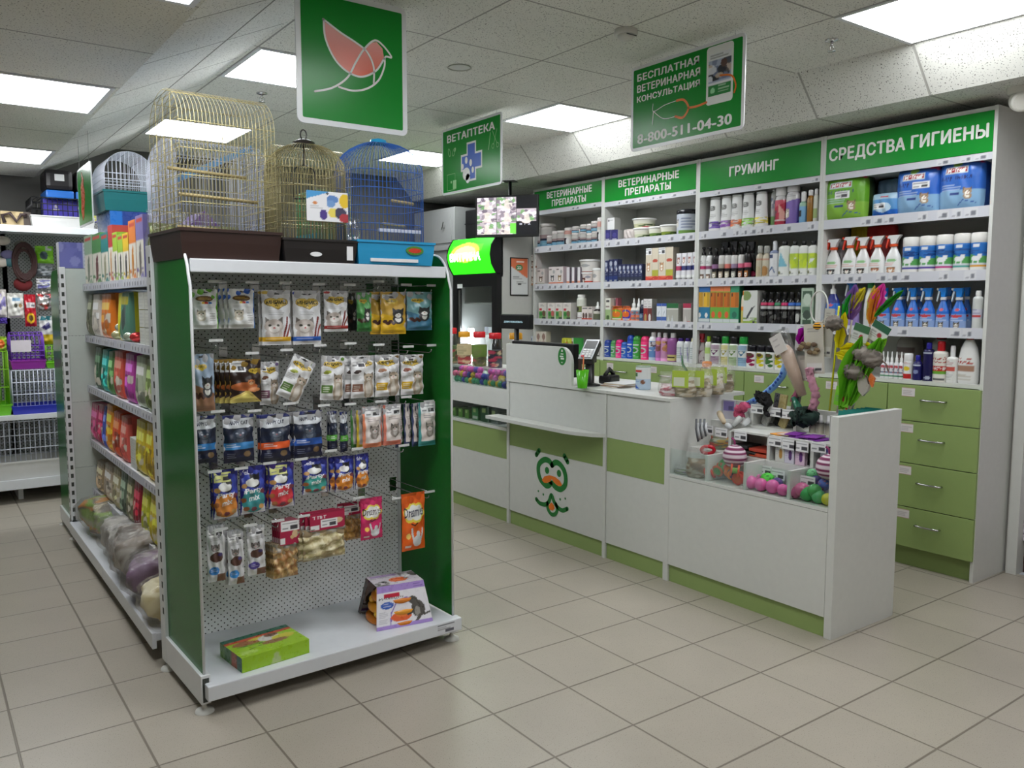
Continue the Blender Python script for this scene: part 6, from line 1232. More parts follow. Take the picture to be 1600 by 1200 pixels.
# --- far left medicine bay
JC = (70, 120, 150)
def jar_art(s_): return lambda a: (a.rect(-1, 0, 2, .5, (120, 165, 190)), a.rect(-1, .42, 2, .6, (150, 130, 130)), a.rect(.1, .36, .9, .46, (40, 44, 60)), a.blot(0, .05, 1, .3, [(110, 160, 190), (150, 190, 205)], 5, s_, .3))
JR = [(836, 846, 365, .02), (847.8, 864.6, 350, .05), (856.5, 863.8, 368, .012), (864.5, 872.3, 361.5, .02), (872.8, 883.7, 360.5, .02), (884, 892.3, 356, .02), (895, 903.2, 364, .015), (904.3, 908.4, 358, .05), (908.4, 917.8, 362, .02), (918, 925.7, 364.5, .015), (926, 934.3, 361.5, .02), (934.5, 941, 340, .03)]
JL = ['leftmost jar', 'largest jar', 'smallest jar in front of the largest', 'jar just right of the largest', 'wide pale jar', 'jar with black and white dog print', 'lower jar under a stacked one, left pair', 'slim jar in the gap of the stacked jars', 'lower jar under a stacked one, middle pair', 'lower jar under a stacked one, pink ringed pair', 'lower jar under a stacked one, right pair', 'tall pink topped jar at the divider']
for i, (l, r_, T, dp) in enumerate(JR):
    put('jar', 'supplement_jar', 3, 0, l, r_, T, f'{JL[i]} on the far left top shelf', 'jar', deep=dp, ch=.16 if i != 1 else .12, cap=(226, 220, 218), col=(190, 186, 182), art=jar_art(i) if i not in (5, 11) else (lambda a: (a.rect(-1, .0, 2, .6, (210, 206, 204)), a.ell(.5, .3, .35, .22, (50, 46, 56)), a.ell(.7, .3, .14, .18, (220, 220, 220)), a.rect(-1, .75, 2, 1, (200, 150, 140)))))
for i, (l, r_, T, b) in enumerate(((895.5, 904, 354, 364), (908.5, 917, 351, 362), (918, 925.8, 350, 364.5), (925.5, 934.5, 345.5, 361.5))):
    put('jar', 'supplement_jar', 3, 0, l, r_, T, f'upper stacked jar, {nth(i, 4)} of four on the far left shelf', 'jar', deep=.015, z0=at((l + r_) / 2, b, 0, SX + .03)[2] + .0025, ch=.24, cap=(226, 220, 218), col=(190, 186, 182), art=jar_art(i + 20))
def catbox(c, band): return lambda a: (a.rect(.08, .84, .4, .9, (110, 100, 96)), a.ell(.72, .72, .16, .1, (170, 170, 170)), a.cat(.5, .42, .22, .1, c), a.rect(0, 0, 1, .14, band))
put('box', 'cat_carton', 3, 1, 831, 842.5, 419.5, 'brown cat carton under another one at the left of the second shelf', 'carton', d=.05, col=(216, 208, 202), art=catbox((130, 90, 60), (170, 120, 80)))
put('box', 'cat_carton', 3, 1, 831, 842.5, 398, 'brown cat carton stacked on top at the left of the second shelf', 'carton', d=.05, z0=at(836, 419, 0, SX + .04)[2] + .001, col=(220, 214, 210), art=catbox((120, 84, 60), (150, 100, 70)))
put('box', 'dog_carton', 3, 1, 843, 854.5, 420, 'white carton with a brown dog head beside the cat cartons', 'carton', d=.05, col=(212, 204, 200), art=catbox((110, 80, 60), (170, 170, 150)))
for i, (l, r_) in enumerate(((862, 873), (873.3, 884.5))):
    put('box', 'dog_carton', 3, 1, l, r_, 417.3 - i * .4, f'pointed ear dog carton with orange foot, {("left", "right")[i]} of two', 'carton', d=.06, col=(220, 212, 210), side=(206, 186, 190), art=catbox(((90, 90, 96), (150, 120, 80))[i], (222, 110, 60)))
for i, (l, r_) in enumerate(((890, 894.5), (898, 902), (907, 911))):
    put('box', 'thin_carton', 3, 1, l, r_, 418 - i * .2, f'thin white carton edge on, {nth(i, 3)} of three', 'carton', d=.06, col=(226, 222, 226), side=(120, 110, 120), art=lambda a: a.rect(0, 0, 1, .2, (222, 150, 120)))
put('tub', 'small_tub', 3, 1, 913, 928.5, 425.5, 'small white tub under the big white bucket', 'tub', deep=.015, col=(224, 214, 210), art=lambda a: (a.rect(-1, 0, 2, .3, (206, 70, 50)), a.cat(.4, .45, .16, .16, (110, 70, 60)), a.ell(.7, .7, .14, .14, (150, 150, 160))))
put('tub', 'big_tub', 3, 1, 912, 935, 406, 'white bucket stacked on the small tub, second shelf right', 'tub', deep=.015, z0=at(920, 425.5, 0, SX + .06)[2] + .003, col=(222, 218, 214), art=lambda a: (a.cat(.25, .3, .12, .14, (90, 66, 50)), a.ell(.55, .6, .16, .16, (170, 170, 170)), a.rect(-1, 0, 2, .06, (180, 90, 70))))
put('tub', 'small_tub', 3, 1, 928.5, 941, 419, 'white tub at the divider on the second shelf', 'tub', deep=.012, col=(226, 220, 214), art=lambda a: (a.rect(-1, .05, 2, .16, (206, 70, 50)), a.ell(.5, .6, .16, .16, (170, 170, 170)), a.cat(.2, .35, .12, .14, (150, 120, 100))))
for i, (l, r_) in enumerate(((846, 858), (860, 871.6), (872, 883.6), (884, 896.4))):
    put('box', 'herb_carton', 3, 2, l, r_, 473, f'white carton with red green picture, {nth(i, 4)} of four', 'carton', d=.06, col=(220, 214, 208), side=(200, 196, 190), art=lambda a, i=i: (a.lines(.25, .75, .88, 2, .06, (50, 50, 50)), a.rect(.1, .56, .42, .68, (190, 50, 60)), a.rect(.08, .08, .92, .5, (110, 160, 90)), a.ell(.3, .35, .2, .12, (50, 130, 60)), a.ell(.68, .38, .2, .18, ((110, 80, 60), (190, 90, 90), (170, 160, 110), (120, 90, 70))[i]), a.rect(.5, .06, .92, .16, (50, 60, 50))))
put('jar', 'white_jar', 3, 2, 904, 912, 488, 'low white jar under the taller jar on the far left third shelf', 'jar', col=(222, 220, 220), cap=(230, 228, 226), art=lambda a: a.rect(-1, .4, 2, .5, (150, 130, 130)))
put('jar', 'white_jar', 3, 2, 904, 914.5, 460, 'white and olive jar stacked on the low white jar', 'jar', z0=at(909, 488, 0, SX + .03)[2] + .0025, deep=.01, col=(214, 216, 206), cap=(232, 232, 228), ch=.2, cr=.84, art=lambda a: (a.rect(-1, 0, 2, .4, (120, 130, 80)), a.rect(.2, .1, .6, .35, (60, 60, 50))))
for i, (l, r_) in enumerate(((912, 921.6), (922, 928))):
    put('box', 'red_carton', 3, 2, l, r_, 479, f'small white carton with red cat foot, {("left", "right")[i]} of two', 'carton', d=.04, deep=.006, col=(222, 212, 208), art=lambda a: (a.rect(0, .0, 1, .2, (200, 70, 50)), a.ell(.3, .38, .17, .2, (90, 70, 60)), a.ell(.72, .38, .17, .2, (80, 60, 56)), a.rect(.1, .84, .9, .92, (120, 120, 120))))
put('drop', 'dropper_bottle', 3, 2, 929.5, 938.5, 471, 'dark dropper bottle with white spray top at the divider', 'dropper bottle', col=(44, 36, 34), art=lambda a: (a.rect(-1, .15, 2, .62, (100, 104, 84)), a.rect(-1, .62, 2, .8, (200, 196, 186))))
put('box', 'flat_carton', 3, 3, 832, 841, 525, 'low pale carton behind the monitor on the far left cabinet top', 'carton', d=.05, col=(206, 210, 220), art=lambda a: a.rect(.1, .7, .3, .85, (90, 100, 130)))
for i, (l, r_) in enumerate(((841, 848.6), (849, 857))):
    put('box', 'cream_carton', 3, 3, l, r_, 518, f'cream carton with animal print, {("left", "right")[i]} of two behind the till screen', 'carton', d=.05, col=(216, 208, 196), side=(196, 190, 170), art=lambda a: (a.ell(.5, .75, .3, .16, (150, 120, 110)), a.ell(.5, .45, .26, .14, (190, 170, 160)), a.rect(.3, .16, .6, .26, (50, 44, 40))))
put('pack', 'treat_bag', 3, 3, 880, 895.5, 528, 'olive yellow bag on the far left cabinet top', 'bag', d=.06, col=(176, 180, 40), art=lambda a: a.poly([(.4, 0), (1, 0), (1, .5), (.6, .8)], (190, 110, 40)))
put('box', 'treat_carton', 3, 3, 896, 908, 528, 'white and green carton with round dog picture on the far left cabinet top', 'carton', d=.08, turn=-.5, col=(222, 222, 216), side=(50, 150, 60), art=lambda a: (a.ell(.45, .72, .36, .09, (120, 90, 60)), a.ell(.4, .32, .28, .13, (90, 60, 50)), a.lines(.2, .8, .95, 2, .05, (60, 60, 50))))
put('box', 'small_carton', 3, 3, 930, 939, 539, 'small white carton with a black picture at the divider, far left cabinet top', 'carton', d=.04, col=(220, 216, 214), art=lambda a: (a.ell(.25, .8, .2, .14, (50, 50, 54)), a.rect(.1, .36, .9, .46, (180, 130, 120)), a.rect(0, 0, 1, .1, (60, 60, 60))))
# ================================================================ bird cages on top of the end display
GOLD = solid('gold_wire', (200, 188, 138), 0.3, 0.3); BRONZE = solid('bronze_wire', (150, 140, 100), 0.35, 0.5); BLUEW = solid('blue_wire', (50, 104, 190), 0.35); WIREW = solid('white_wire', (214, 218, 232), 0.35); WOOD = solid('perch_wood', (176, 158, 112), 0.6)
DKBROWN = solid('brown_tray', (52, 34, 30), 0.3); BLKTRAY = solid('black_tray', (34, 30, 30), 0.3); TURQ = solid('turquoise_tray', (44, 150, 200), 0.25); TEAL = solid('teal_tray', (22, 100, 104), 0.3)
def tray(mb, w, d, h, flare=.006):
    a, b = w / 2 - flare, d / 2 - flare
    q = lambda a, b, z: [(-a, -b, z), (a, -b, z), (a, b, z), (-a, b, z)]
    v = q(a, b, 0) + q(w / 2, d / 2, h * .55) + q(w / 2 + .002, d / 2 + .002, h * .9) + q(w / 2 + .006, d / 2 + .006, h * .9) + q(w / 2 + .006, d / 2 + .006, h) + q(w / 2 - .006, d / 2 - .006, h) + q(a - .004, b - .004, .01)
    f = [(3, 2, 1, 0)] + [(k * 4 + i, k * 4 + (i + 1) % 4, k * 4 + 4 + (i + 1) % 4, k * 4 + 4 + i) for k in range(6) for i in range(4)] + [(24, 25, 26, 27)]
    return mb.add(v, f, lin((60, 60, 60)))
def wire_box(mb, w, d, z0, z1, sp=.013, r=.0011, hz=4, roof='barrel', rise=.12, horiz_end=False):
    n = max(3, int(w / sp)); m = max(3, int(d / sp)); hd = d / 2
    for i in range(n + 1):
        x = -w / 2 + w * i / n
        if roof == 'barrel': p = [(x, -hd, z0), (x, -hd, z1)] + [(x, -hd * math.cos(a), z1 + rise * math.sin(a)) for a in np.linspace(0, PI, 13)[1:-1]] + [(x, hd, z1), (x, hd, z0)]
        else: p = [(x, -hd, z0), (x, -hd, z1), (x, hd, z1), (x, hd, z0)]
        mb.tube(p, r, 4)
    for s_ in (-1, 1):
        x = s_ * w / 2
        if horiz_end:
            for z in np.arange(z0 + .02, z1 + rise * .8, .021):
                h = hd if z < z1 else hd * math.sqrt(max(0, 1 - ((z - z1) / rise) ** 2)); mb.tube([(x, -h, z), (x, h, z)], r, 4)
            for y in (-.5, 0, .5): mb.tube([(x, y * hd, z0), (x, y * hd, z1 + rise * .8)], r * 1.3, 4)
        else:
            for j in range(m + 1):
                y = -hd + d * j / m; zt = z1 + (rise * math.sqrt(max(0, 1 - (y / hd) ** 2)) if roof == 'barrel' else 0); mb.tube([(x, y, z0), (x, y, zt)], r, 4)
    for k in range(hz + 1):
        z = z0 + (z1 - z0) * k / hz; mb.tube([(-w / 2, -hd, z), (w / 2, -hd, z), (w / 2, hd, z), (-w / 2, hd, z)], r * 1.3, 4, closed=True)
    if roof == 'barrel':
        for a in (PI * .28, PI * .5, PI * .72): mb.tube([(-w / 2, -hd * math.cos(a), z1 + rise * math.sin(a)), (w / 2, -hd * math.cos(a), z1 + rise * math.sin(a))], r * 1.2, 4)
    return mb
def wire_dome(mb, w, d, z0, z1, zt, n=64, r=.0011, hz=3, pw=3.5, cap=.12):
    ring = []
    for i in range(n):
        a = 2 * PI * i / n; c_, s_ = math.cos(a), math.sin(a); q = (abs(c_) ** pw + abs(s_) ** pw) ** (-1 / pw); x, y = w / 2 * q * c_, d / 2 * q * s_; ring.append((x, y))
        mb.tube([(x, y, z0), (x, y, z1)] + [(x * (1 - cap) * math.cos(t_) + x * cap, y * (1 - cap) * math.cos(t_) + y * cap, z1 + (zt - z1) * math.sin(t_)) for t_ in np.linspace(0, PI / 2, 8)[1:]], r, 4)
    for k in range(hz + 1): mb.tube([(x, y, z0 + (z1 - z0) * k / hz) for x, y in ring], r * 1.4, 4, closed=True)
    return mb
TZ = 1.5235
t = thing('bird_cage', 'tall gold wire bird cage with arched roof and dark brown tray', 'bird cage', (-.965, .80, TZ), math.radians(2), 'bird cages on the end display')
tray(MB(), .335, .36, .098).build('tray', DKBROWN, t); wire_box(MB(), .318, .34, .095, .44, .0125, .00105, 4, 'barrel', .125, True).build('wire_bars', GOLD, t)
for x, z, y in ((-.02, .31, 0), (0, .22, -.05), (.02, .12, .05)): MB().tube([(x - .13, y, z), (x + .14, y, z - .01)], .006, 8).build('perch', WOOD, t)
MB().box(-.03, .0, -.169, -.167, .40, .53).build('label_card', solid('card_blue', (90, 150, 210), 0.5), t) if False else None
t = thing('bird_cage', 'bronze domed bird cage with black tray and a bird picture card', 'bird cage', (-.647, .755, TZ), 0, 'bird cages on the end display')
tray(MB(), .272, .28, .082).build('tray', BLKTRAY, t); wire_dome(MB(), .258, .266, .08, .33, .432, 68, .0011, 4).build('wire_bars', BRONZE, t)
MB().lathe([(.046, .428), (.04, .440), (.02, .449), (.006, .452)], 20).tube([(.012 * math.cos(a), 0, .467 + .018 * math.sin(a)) for a in np.linspace(0, 2 * PI, 13)[:-1]], .0026, 5, closed=True).build('top_cap', BLKTRAY, t)
MB().tube([(0, 0, .43), (0, 0, .36), (-.035, 0, .345), (-.042, 0, .33), (-.042, 0, .24)], .003, 5).tube([(0, 0, .36), (.035, 0, .345), (.042, 0, .33), (.042, 0, .24), (-.042, 0, .235)], .003, 5).build('swing', BLKTRAY, t)
a_ = Art(41, 31, (226, 226, 230)); a_.poly([(0, 1), (.55, 1), (.3, .86), (0, .72)], (70, 150, 205)); a_.ell(.5, .93, .03, .04, (40, 50, 60)); a_.ell(.62, .75, .14, .14, (90, 130, 190)); a_.ell(.58, .6, .1, .12, (110, 150, 200)); a_.ell(.92, .72, .13, .24, (226, 190, 40)); a_.ell(.4, .22, .1, .17, (70, 50, 130)); a_.ell(.64, .3, .12, .16, (226, 206, 90)); a_.ell(.82, .3, .14, .2, (60, 56, 84)); a_.ell(.92, .14, .14, .16, (170, 50, 60)); a_.ell(.2, .6, .07, .04, (206, 130, 70)); a_.lines(.08, .4, .5, 2, .06, (150, 150, 150))
MB().front(-.052, .105, -.141, .145, .25, a_).box(-.052, .105, -.1408, -.1395, .145, .25).build('picture_card', PM, t)
MB().lathe([(.018, .0), (.024, .01), (.024, .07), (.01, .08)], 14).build('water_cup', CLEAR, t, (.118, -.15, .085))
MB().box(.098, .122, -.1415, -.139, .01, .06).build('price_label', solid('label_paper', (226, 226, 228), .5), t)
MB().prism([(-.02 + .022 * math.cos(a), .028 + .008 * math.sin(a)) for a in np.linspace(0, 2 * PI, 20, endpoint=False)], -.1415, -.135, 1).build('oval_mark', solid('label_paper', (226, 226, 228), .5), t)
t = thing('bird_cage', 'blue domed wire bird cage on a turquoise tray, right on the end display', 'bird cage', (-.345, .755, TZ), 0, 'bird cages on the end display')
tray(MB(), .32, .285, .088).build('tray', TURQ, t); wire_dome(MB(), .305, .27, .086, .35, .47, 66, .0011, 4, 4).build('wire_bars', BLUEW, t)
MB().lathe([(.034, .468), (.03, .482), (.0, .49)], 20).build('top_cap', TURQ, t)
for x, z in ((.06, .25), (.02, .16)): MB().tube([(x - .03, -.05, z), (x + .09, .0, z)], .006, 8).build('perch', WOOD, t)
MB().box(-.05, .13, -.1, -.085, .125, .137).build('feeder_rail', WIREW, t)
MB().prism([(.075 + .038 * math.cos(a), .055 + .017 * math.sin(a)) for a in np.linspace(0, 2 * PI, 24, endpoint=False)], -.146, -.14, 1, (80, 130, 50)).prism([(.075 + .028 * math.cos(a), .055 + .009 * math.sin(a)) for a in np.linspace(0, 2 * PI, 24, endpoint=False)], -.1465, -.14, 1, (200, 60, 40)).build('oval_sticker', PG, t)
MB().box(-.11, .09, -.1440, -.139, .010, .022).build('label_strip', solid('label_paper', (226, 226, 228), .5), t)
# behind them, on the top shelf of the run
def small_cage(label, x, y, z, w, d, h, tm, wm, roof='flat', rise=.1, rz=0.0, th=.06, sp=.014, wr=.0012):
    t = thing('hamster_cage', label, 'small animal cage', (x, y, z), rz, 'small cages on the shelves'); tray(MB(), w, d, th).build('tray', tm, t); wire_box(MB(), w * .96, d * .95, th * .95, h, sp, wr, 3, roof, rise).build('wire_bars', wm, t); return t
ZS = 1.486
LBLUE = solid('light_blue_plastic', (110, 170, 220), .3); PURP = solid('purple_plastic', (120, 70, 170), .3)
c_ = small_cage('pale blue cage with white bars and a blue roof slide behind the gold cage', -.83, 1.36, ZS, .36, .5, .44, LBLUE, WIREW, 'barrel', .1, 0, .09)
MB().prism([(-.12, .40), (.16, .54), (.17, .52), (-.11, .38)], -.1, .1, 1).build('slide', LBLUE, c_); MB().prism([(-.1, .09), (.02, .09), (.02, .2), (-.04, .26), (-.1, .2)], -.12, .1, 1).build('house', PURP, c_)
a_ = Art(33, 33, (120, 140, 60)); a_.blot(0, 0, 1, 1, [(150, 170, 90), (90, 120, 60), (200, 200, 190), (70, 90, 60)], 26, 3, .25)
def put_run(name, label, cat, L, R, T, lev, c, z0=None, X=-1.028, wide=.86, d=.09, cols=None, kind='pack', fn=None, sd=0, lean=0.0, deep=0):
    z = (SHELF_Z[lev] + .001) if z0 is None else z0
    a, b = at(L, T + 10, 0, X), at(R, T + 10, 0, X); w_ = (a[1] - b[1]) * wide; zt = at((L + R) / 2, T, 0, X)[2]; cap_ = ([.27] + [.235] * 4)[lev] if lev < 5 else .4
    w_ = min(w_, .26); h_ = min(zt - z, SHELF_Z[lev - 1] - SHELF_Z[lev] - .05 if lev else .5)
    def art(ar):
        if fn: return fn(ar)
        q = np.array(c, float); ar.rect(0, .86, 1, 1, tuple(q * .75)); ar.blot(.05, .1, .95, .55, cols or [tuple(q * .6), tuple(np.minimum(255, q * 1.3 + 30)), (220, 214, 200), tuple(q * .8)], 14, sd, .22); ar.rect(.12, .62, .88, .78, tuple(np.minimum(255, q * 1.25 + 60)))
    r_ = make(kind, name, w_, h_, dict(col=c, art=art, d=d, side=tuple(np.array(c) * .9), wedge=True))
    r_.location = (X + d / 2 + deep, (a[1] + b[1]) / 2, z); r_.rotation_euler = (lean, 0, -PI / 2); return tag(r_, label, cat, f'packs on the {["top", "second", "third", "fourth", "fifth"][lev]} shelf of the run')
FB = lambda c, b: (lambda a: (a.rect(0, .62, 1, 1, c), a.rect(0, 0, 1, .62, (222, 218, 206)), a.blot(0, 0, 1, .16, [c, tuple(np.array(c) * .8)], 6, 1, .2), a.ell(.5, .34, .14, .2, b), a.ell(.56, .5, .09, .08, b), a.poly([(.4, .3), (.62, .1), (.3, .02)], b), a.rect(.1, .9, .9, .96, (190, 60, 50))))
BC = 'bird food carton'
for i, (nm, L, R, T, c, b) in enumerate((('pale green', 131, 143, 368, (150, 180, 150), (120, 130, 110)), ('teal and green', 143, 157, 365, (70, 140, 70), (110, 60, 60)), ('teal spined', 157, 168, 364, (30, 130, 130), (150, 150, 120)), ('red', 168, 175, 352, (190, 60, 60), (200, 150, 90)),
        ('lime, left one', 175, 182.5, 363, (160, 196, 60), (60, 60, 60)), ('lime, right one', 183, 191, 366, (150, 190, 60), (60, 66, 60)), ('yellow', 191, 200, 364, (226, 190, 40), (60, 60, 60)), ('tall orange', 200, 211, 344, (226, 130, 50), (200, 130, 40)), ('tall purple and dark green', 211, 223, 336, (130, 120, 180), (110, 104, 100)))):
    o = put_run('food_carton', f'{nm} bird food carton on top of the shelving run', BC, L, R, T, 0, c, kind='box', fn=FB(c, b), d=.085 if i != 8 else .1, wide=.97)
    o['group'] = 'bird food cartons on top of the run'
for L, R, T, z in ((176, 191, 352, 1),): put_run('food_carton', 'green carton behind the lime bird food cartons', BC, L, R, T, 0, (50, 140, 110), kind='box', deep=.10, d=.08)
# blue boxed item and teal cage stacked behind the cartons
tag(MB().carton(.215, .36, .39, side=(30, 90, 170), art=Art(31, 31, (36, 60, 130)).rect(0, 0, .28, 1, (30, 100, 180)).blot(.35, .2, .8, .6, [(150, 160, 180), (60, 66, 90), (200, 205, 215)], 14, 2, .12)).build('blue_box', PG, None, (-.84, 2.90, ZS), 0), 'large dark blue carton on the run, under the teal trayed cage', 'box')
small_cage('white wire cage with arched roof on a dark teal tray, on the blue carton', -.84, 2.90, ZS + .392, .36, .265, .20, TEAL, WIREW, 'barrel', .12, PI / 2, .11, .02, .0018)
c_ = thing('bird_cage', 'second gold wire cage with arched roof, behind the bronze domed cage', 'bird cage', (-.42, 1.30, ZS), 0, 'bird cages on the end display'); tray(MB(), .32, .30, .07).build('tray', solid('yellow_tray', (206, 160, 40), .3), c_); wire_box(MB(), .30, .28, .065, .43, .014, .0012, 4, 'barrel', .13).build('wire_bars', GOLD, c_)
small_cage('small green cage behind the blue domed cage', -.20, 1.62, ZS, .18, .26, .42, TEAL, solid('green_wire', (60, 150, 90), .35), 'flat', 0, 0, .22)
# reptile sign over the aisle
w_, h_ = .44, .335
t = sign_board('reptile_sign', 'green hanging sign with a red lizard seen edge on, above the far shelving', w_, h_, (-1.0, 3.35, 1.825), -PI / 2, .012)
mb = MB(); P_ = [(.30, .10), (.36, .16), (.33, .26), (.38, .40), (.40, .55), (.36, .68), (.42, .78), (.34, .92)]
mb.prism([(a * w_ + o * w_ * .13 * (1 - abs(2 * i / 7 - 1) ** 2), b * h_) for o, rng in ((1, range(8)), (-1, range(7, -1, -1))) for i, (a, b) in [(i, P_[i]) for i in rng]], -.002, -.0008, 1, (206, 90, 50)); mb.build('lizard', PG, t)
# ---------------------------------------------------------------- shelves of the run
PD = 'pet food pack'
DATA = [(1, 'clear bag of dark food', 131.5, 139, 452, (120, 124, 100)), (1, 'white and red pack', 139, 151, 455, (214, 206, 196)), (1, 'orange pack', 151, 170, 452, (226, 124, 40)), (1, 'yellow and teal bird food pack', 170.5, 205, 451, (206, 206, 40)),
        (2, 'dark green pack', 143, 154, 541, (50, 90, 56)), (2, 'teal pack', 154, 164, 545, (40, 170, 160)), (2, 'green and black pack', 164, 172, 548, (90, 140, 80)), (2, 'coral pack', 172, 187, 545, (222, 90, 74)), (2, 'magenta pack', 189, 204, 547, (190, 70, 170)), (2, 'large pale green pouch', 205, 222, 545, (186, 196, 170)), (2, 'green and red pouch', 222, 234, 560, (120, 140, 80)), (2, 'mustard pouch', 234, 243, 590, (206, 166, 40)),
        (3, 'magenta pack', 137.5, 149, 630, (206, 60, 120)), (3, 'crimson and purple pack', 149, 157, 632, (170, 40, 80)), (3, 'blue spined pack', 157, 161, 634, (70, 90, 180)), (3, 'orange and yellow pack', 161, 171, 631, (232, 150, 30)), (3, 'orange red pack', 171, 183, 643, (226, 84, 40)), (3, 'coral pack', 183, 194, 650, (226, 100, 90)), (3, 'yellow pack', 206, 222, 656, (222, 200, 50)), (3, 'yellow and red pack', 222, 234, 660, (226, 190, 40)), (3, 'mustard pack', 234, 243, 675, (214, 170, 40)),
        (4, 'beige and green pack, leftmost', 146, 158, 722, (170, 150, 120)), (4, 'white and green pack', 158, 171, 726, (196, 180, 160)), (4, 'cream and green pack', 171, 183, 732, (190, 180, 140)), (4, 'dark green and white pack', 183, 193, 736, (110, 130, 110)), (4, 'olive and white pack', 193, 203, 740, (130, 130, 96)), (4, 'thick dark red pack', 203, 215, 743, (170, 24, 50)), (4, 'yellow and green pack', 216, 228, 760, (200, 206, 50)), (4, 'broad yellow pack', 228, 243, 768, (220, 200, 40))]
for i, (lev, nm, L, R, T, c) in enumerate(DATA):
    put_run('food_pack', f'{nm} on the {["top", "second", "third", "fourth", "fifth"][lev]} shelf of the left aisle run', PD, L, R, T, lev, c, sd=i, d=.10, fn=(lambda a: (a.rect(.3, 0, 1, 1, (90, 140, 120)), a.rect(0, 0, .4, 1, (220, 214, 40)), a.rect(.3, .75, .9, .9, (190, 180, 60)), a.ell(.65, .45, .14, .22, (70, 84, 80)), a.ell(.7, .65, .1, .1, (70, 84, 80)))) if 'bird food pack' in nm else None)
# white cartons stacked on the second and fourth shelves
for j, (lev, y0, n, m_, w1, h1, nm) in enumerate(((1, 1.50, 3, 3, .11, .078, 'second'), (3, 2.02, 1, 3, .13, .05, 'fourth'))):
    src = MB().carton(w1 - .004, .09, h1 - .003, Art(21, 15, (206, 208, 200)).lines(.1, .9, .8, 4, .18, (176, 178, 172)), (210, 212, 204)).build('small_white_carton', PM)
    for i in range(n):
        for k in range(m_):
            lab = f'small white carton, {("bottom", "middle", "top")[k]} of its pile' + (f', {nth(n - 1 - i, n)} pile' if n > 1 else '') + f' on the {nm} run shelf'; loc = (-.975, y0 + i * w1, SHELF_Z[lev] + .001 + k * h1)
            if i == k == 0: src.location = loc; src.rotation_euler = (0, 0, -PI / 2); tag(src, lab, 'carton', f'white cartons piled on the {nm} run shelf')
            else: dup(src, loc, None, lab)
FOIL = printed('foil', .25, .55, bump=.5)
for i, (px, py, c) in enumerate(((180, 508, (190, 190, 150)), (190, 512, (206, 206, 200)), (199, 510, (180, 190, 170)), (205, 517, (200, 60, 60)), (186, 500, (196, 206, 190)))):
    p = at(px, py, 0, -1.02); tag(MB().ball(0, 0, .026, .03, c, 14, 9, sq=(1.2, .9, .8)).build('wrapped_treat', FOIL, None, (-1.005 + .012 * (i % 2), p[1], SHELF_Z[1] + (.001 if i < 4 else .04))), f'{("olive", "silver", "pale green", "red", "topmost pale")[i]} foil wrapped treat in front of the bird food pack', 'wrapped treat', 'foil wrapped treats on the second run shelf')
# clear bags of hay and bedding on the base shelf
def floor_bag(label, y, ln, h, c, cols, seed, x=-.975, w=.37, fold=True):
    t = thing('bedding_bag', label, 'bag', (x, y, .119), 0, 'clear bags on the base shelf'); R_ = np.random.RandomState(seed)
    ar = Art(41, 25, c); ar.blot(0, 0, 1, 1, cols, 150, seed, .08)
    def blob(s_, art, amp):
        H, W = art.H, art.W; th = np.linspace(0, 2 * PI, W); ph = np.linspace(-PI / 2, PI / 2, H); e = .62
        f = lambda v: np.sign(v) * np.abs(v) ** e
        P = np.empty((H, W, 3)); P[..., 0] = s_ * w / 2 * f(np.cos(ph))[:, None] * f(np.cos(th)); P[..., 1] = s_ * ln / 2 * f(np.cos(ph))[:, None] * f(np.sin(th)); P[..., 2] = h / 2 + s_ * h / 2 * f(np.sin(ph))[:, None] * np.ones(W)
        k = 1 + amp * (np.sin(3 * th + seed)[None] * np.cos(2 * ph)[:, None] + .6 * np.sin(5 * th)[None] * np.sin(3 * ph + seed)[:, None]); k = k + amp * .5 * np.sin(11 * th + 2 * seed)[None] * np.sin(7 * ph)[:, None]; P[..., :2] *= k[..., None]; P[..., 2] = np.maximum(P[..., 2], .004); return P
    MB().sheet(blob(.9, ar, .12), ar).build('filling', PM, t)
    b2 = Art(41, 25, (230, 230, 230)); MB().sheet(blob(1.0, b2, .13), b2).build('film', BAGF, t); return t
floor_bag('clear bag of green and orange pieces, farthest on the base shelf', 2.75, .44, .20, (110, 104, 84), [(130, 170, 50), (200, 130, 40), (96, 90, 80), (176, 176, 150)], 1)
floor_bag('milky clear bag behind the grey brown one on the base shelf', 2.22, .40, .20, (176, 172, 164), [(190, 186, 178), (150, 146, 140)], 2)
floor_bag('grey brown clear bag on the base shelf', 1.86, .40, .24, (110, 98, 86), [(140, 126, 112), (90, 80, 70), (176, 170, 160)], 3, -.98, .39)
floor_bag('clear bag with purple print on the base shelf', 1.52, .32, .20, (96, 76, 90), [(120, 90, 120), (80, 70, 70), (170, 160, 160)], 4, -.99, .36)
floor_bag('clear bag of cream straw, nearest on the base shelf', 1.22, .30, .17, (206, 190, 140), [(220, 208, 164), (190, 170, 116), (232, 222, 186)], 5, -1.02, .30)
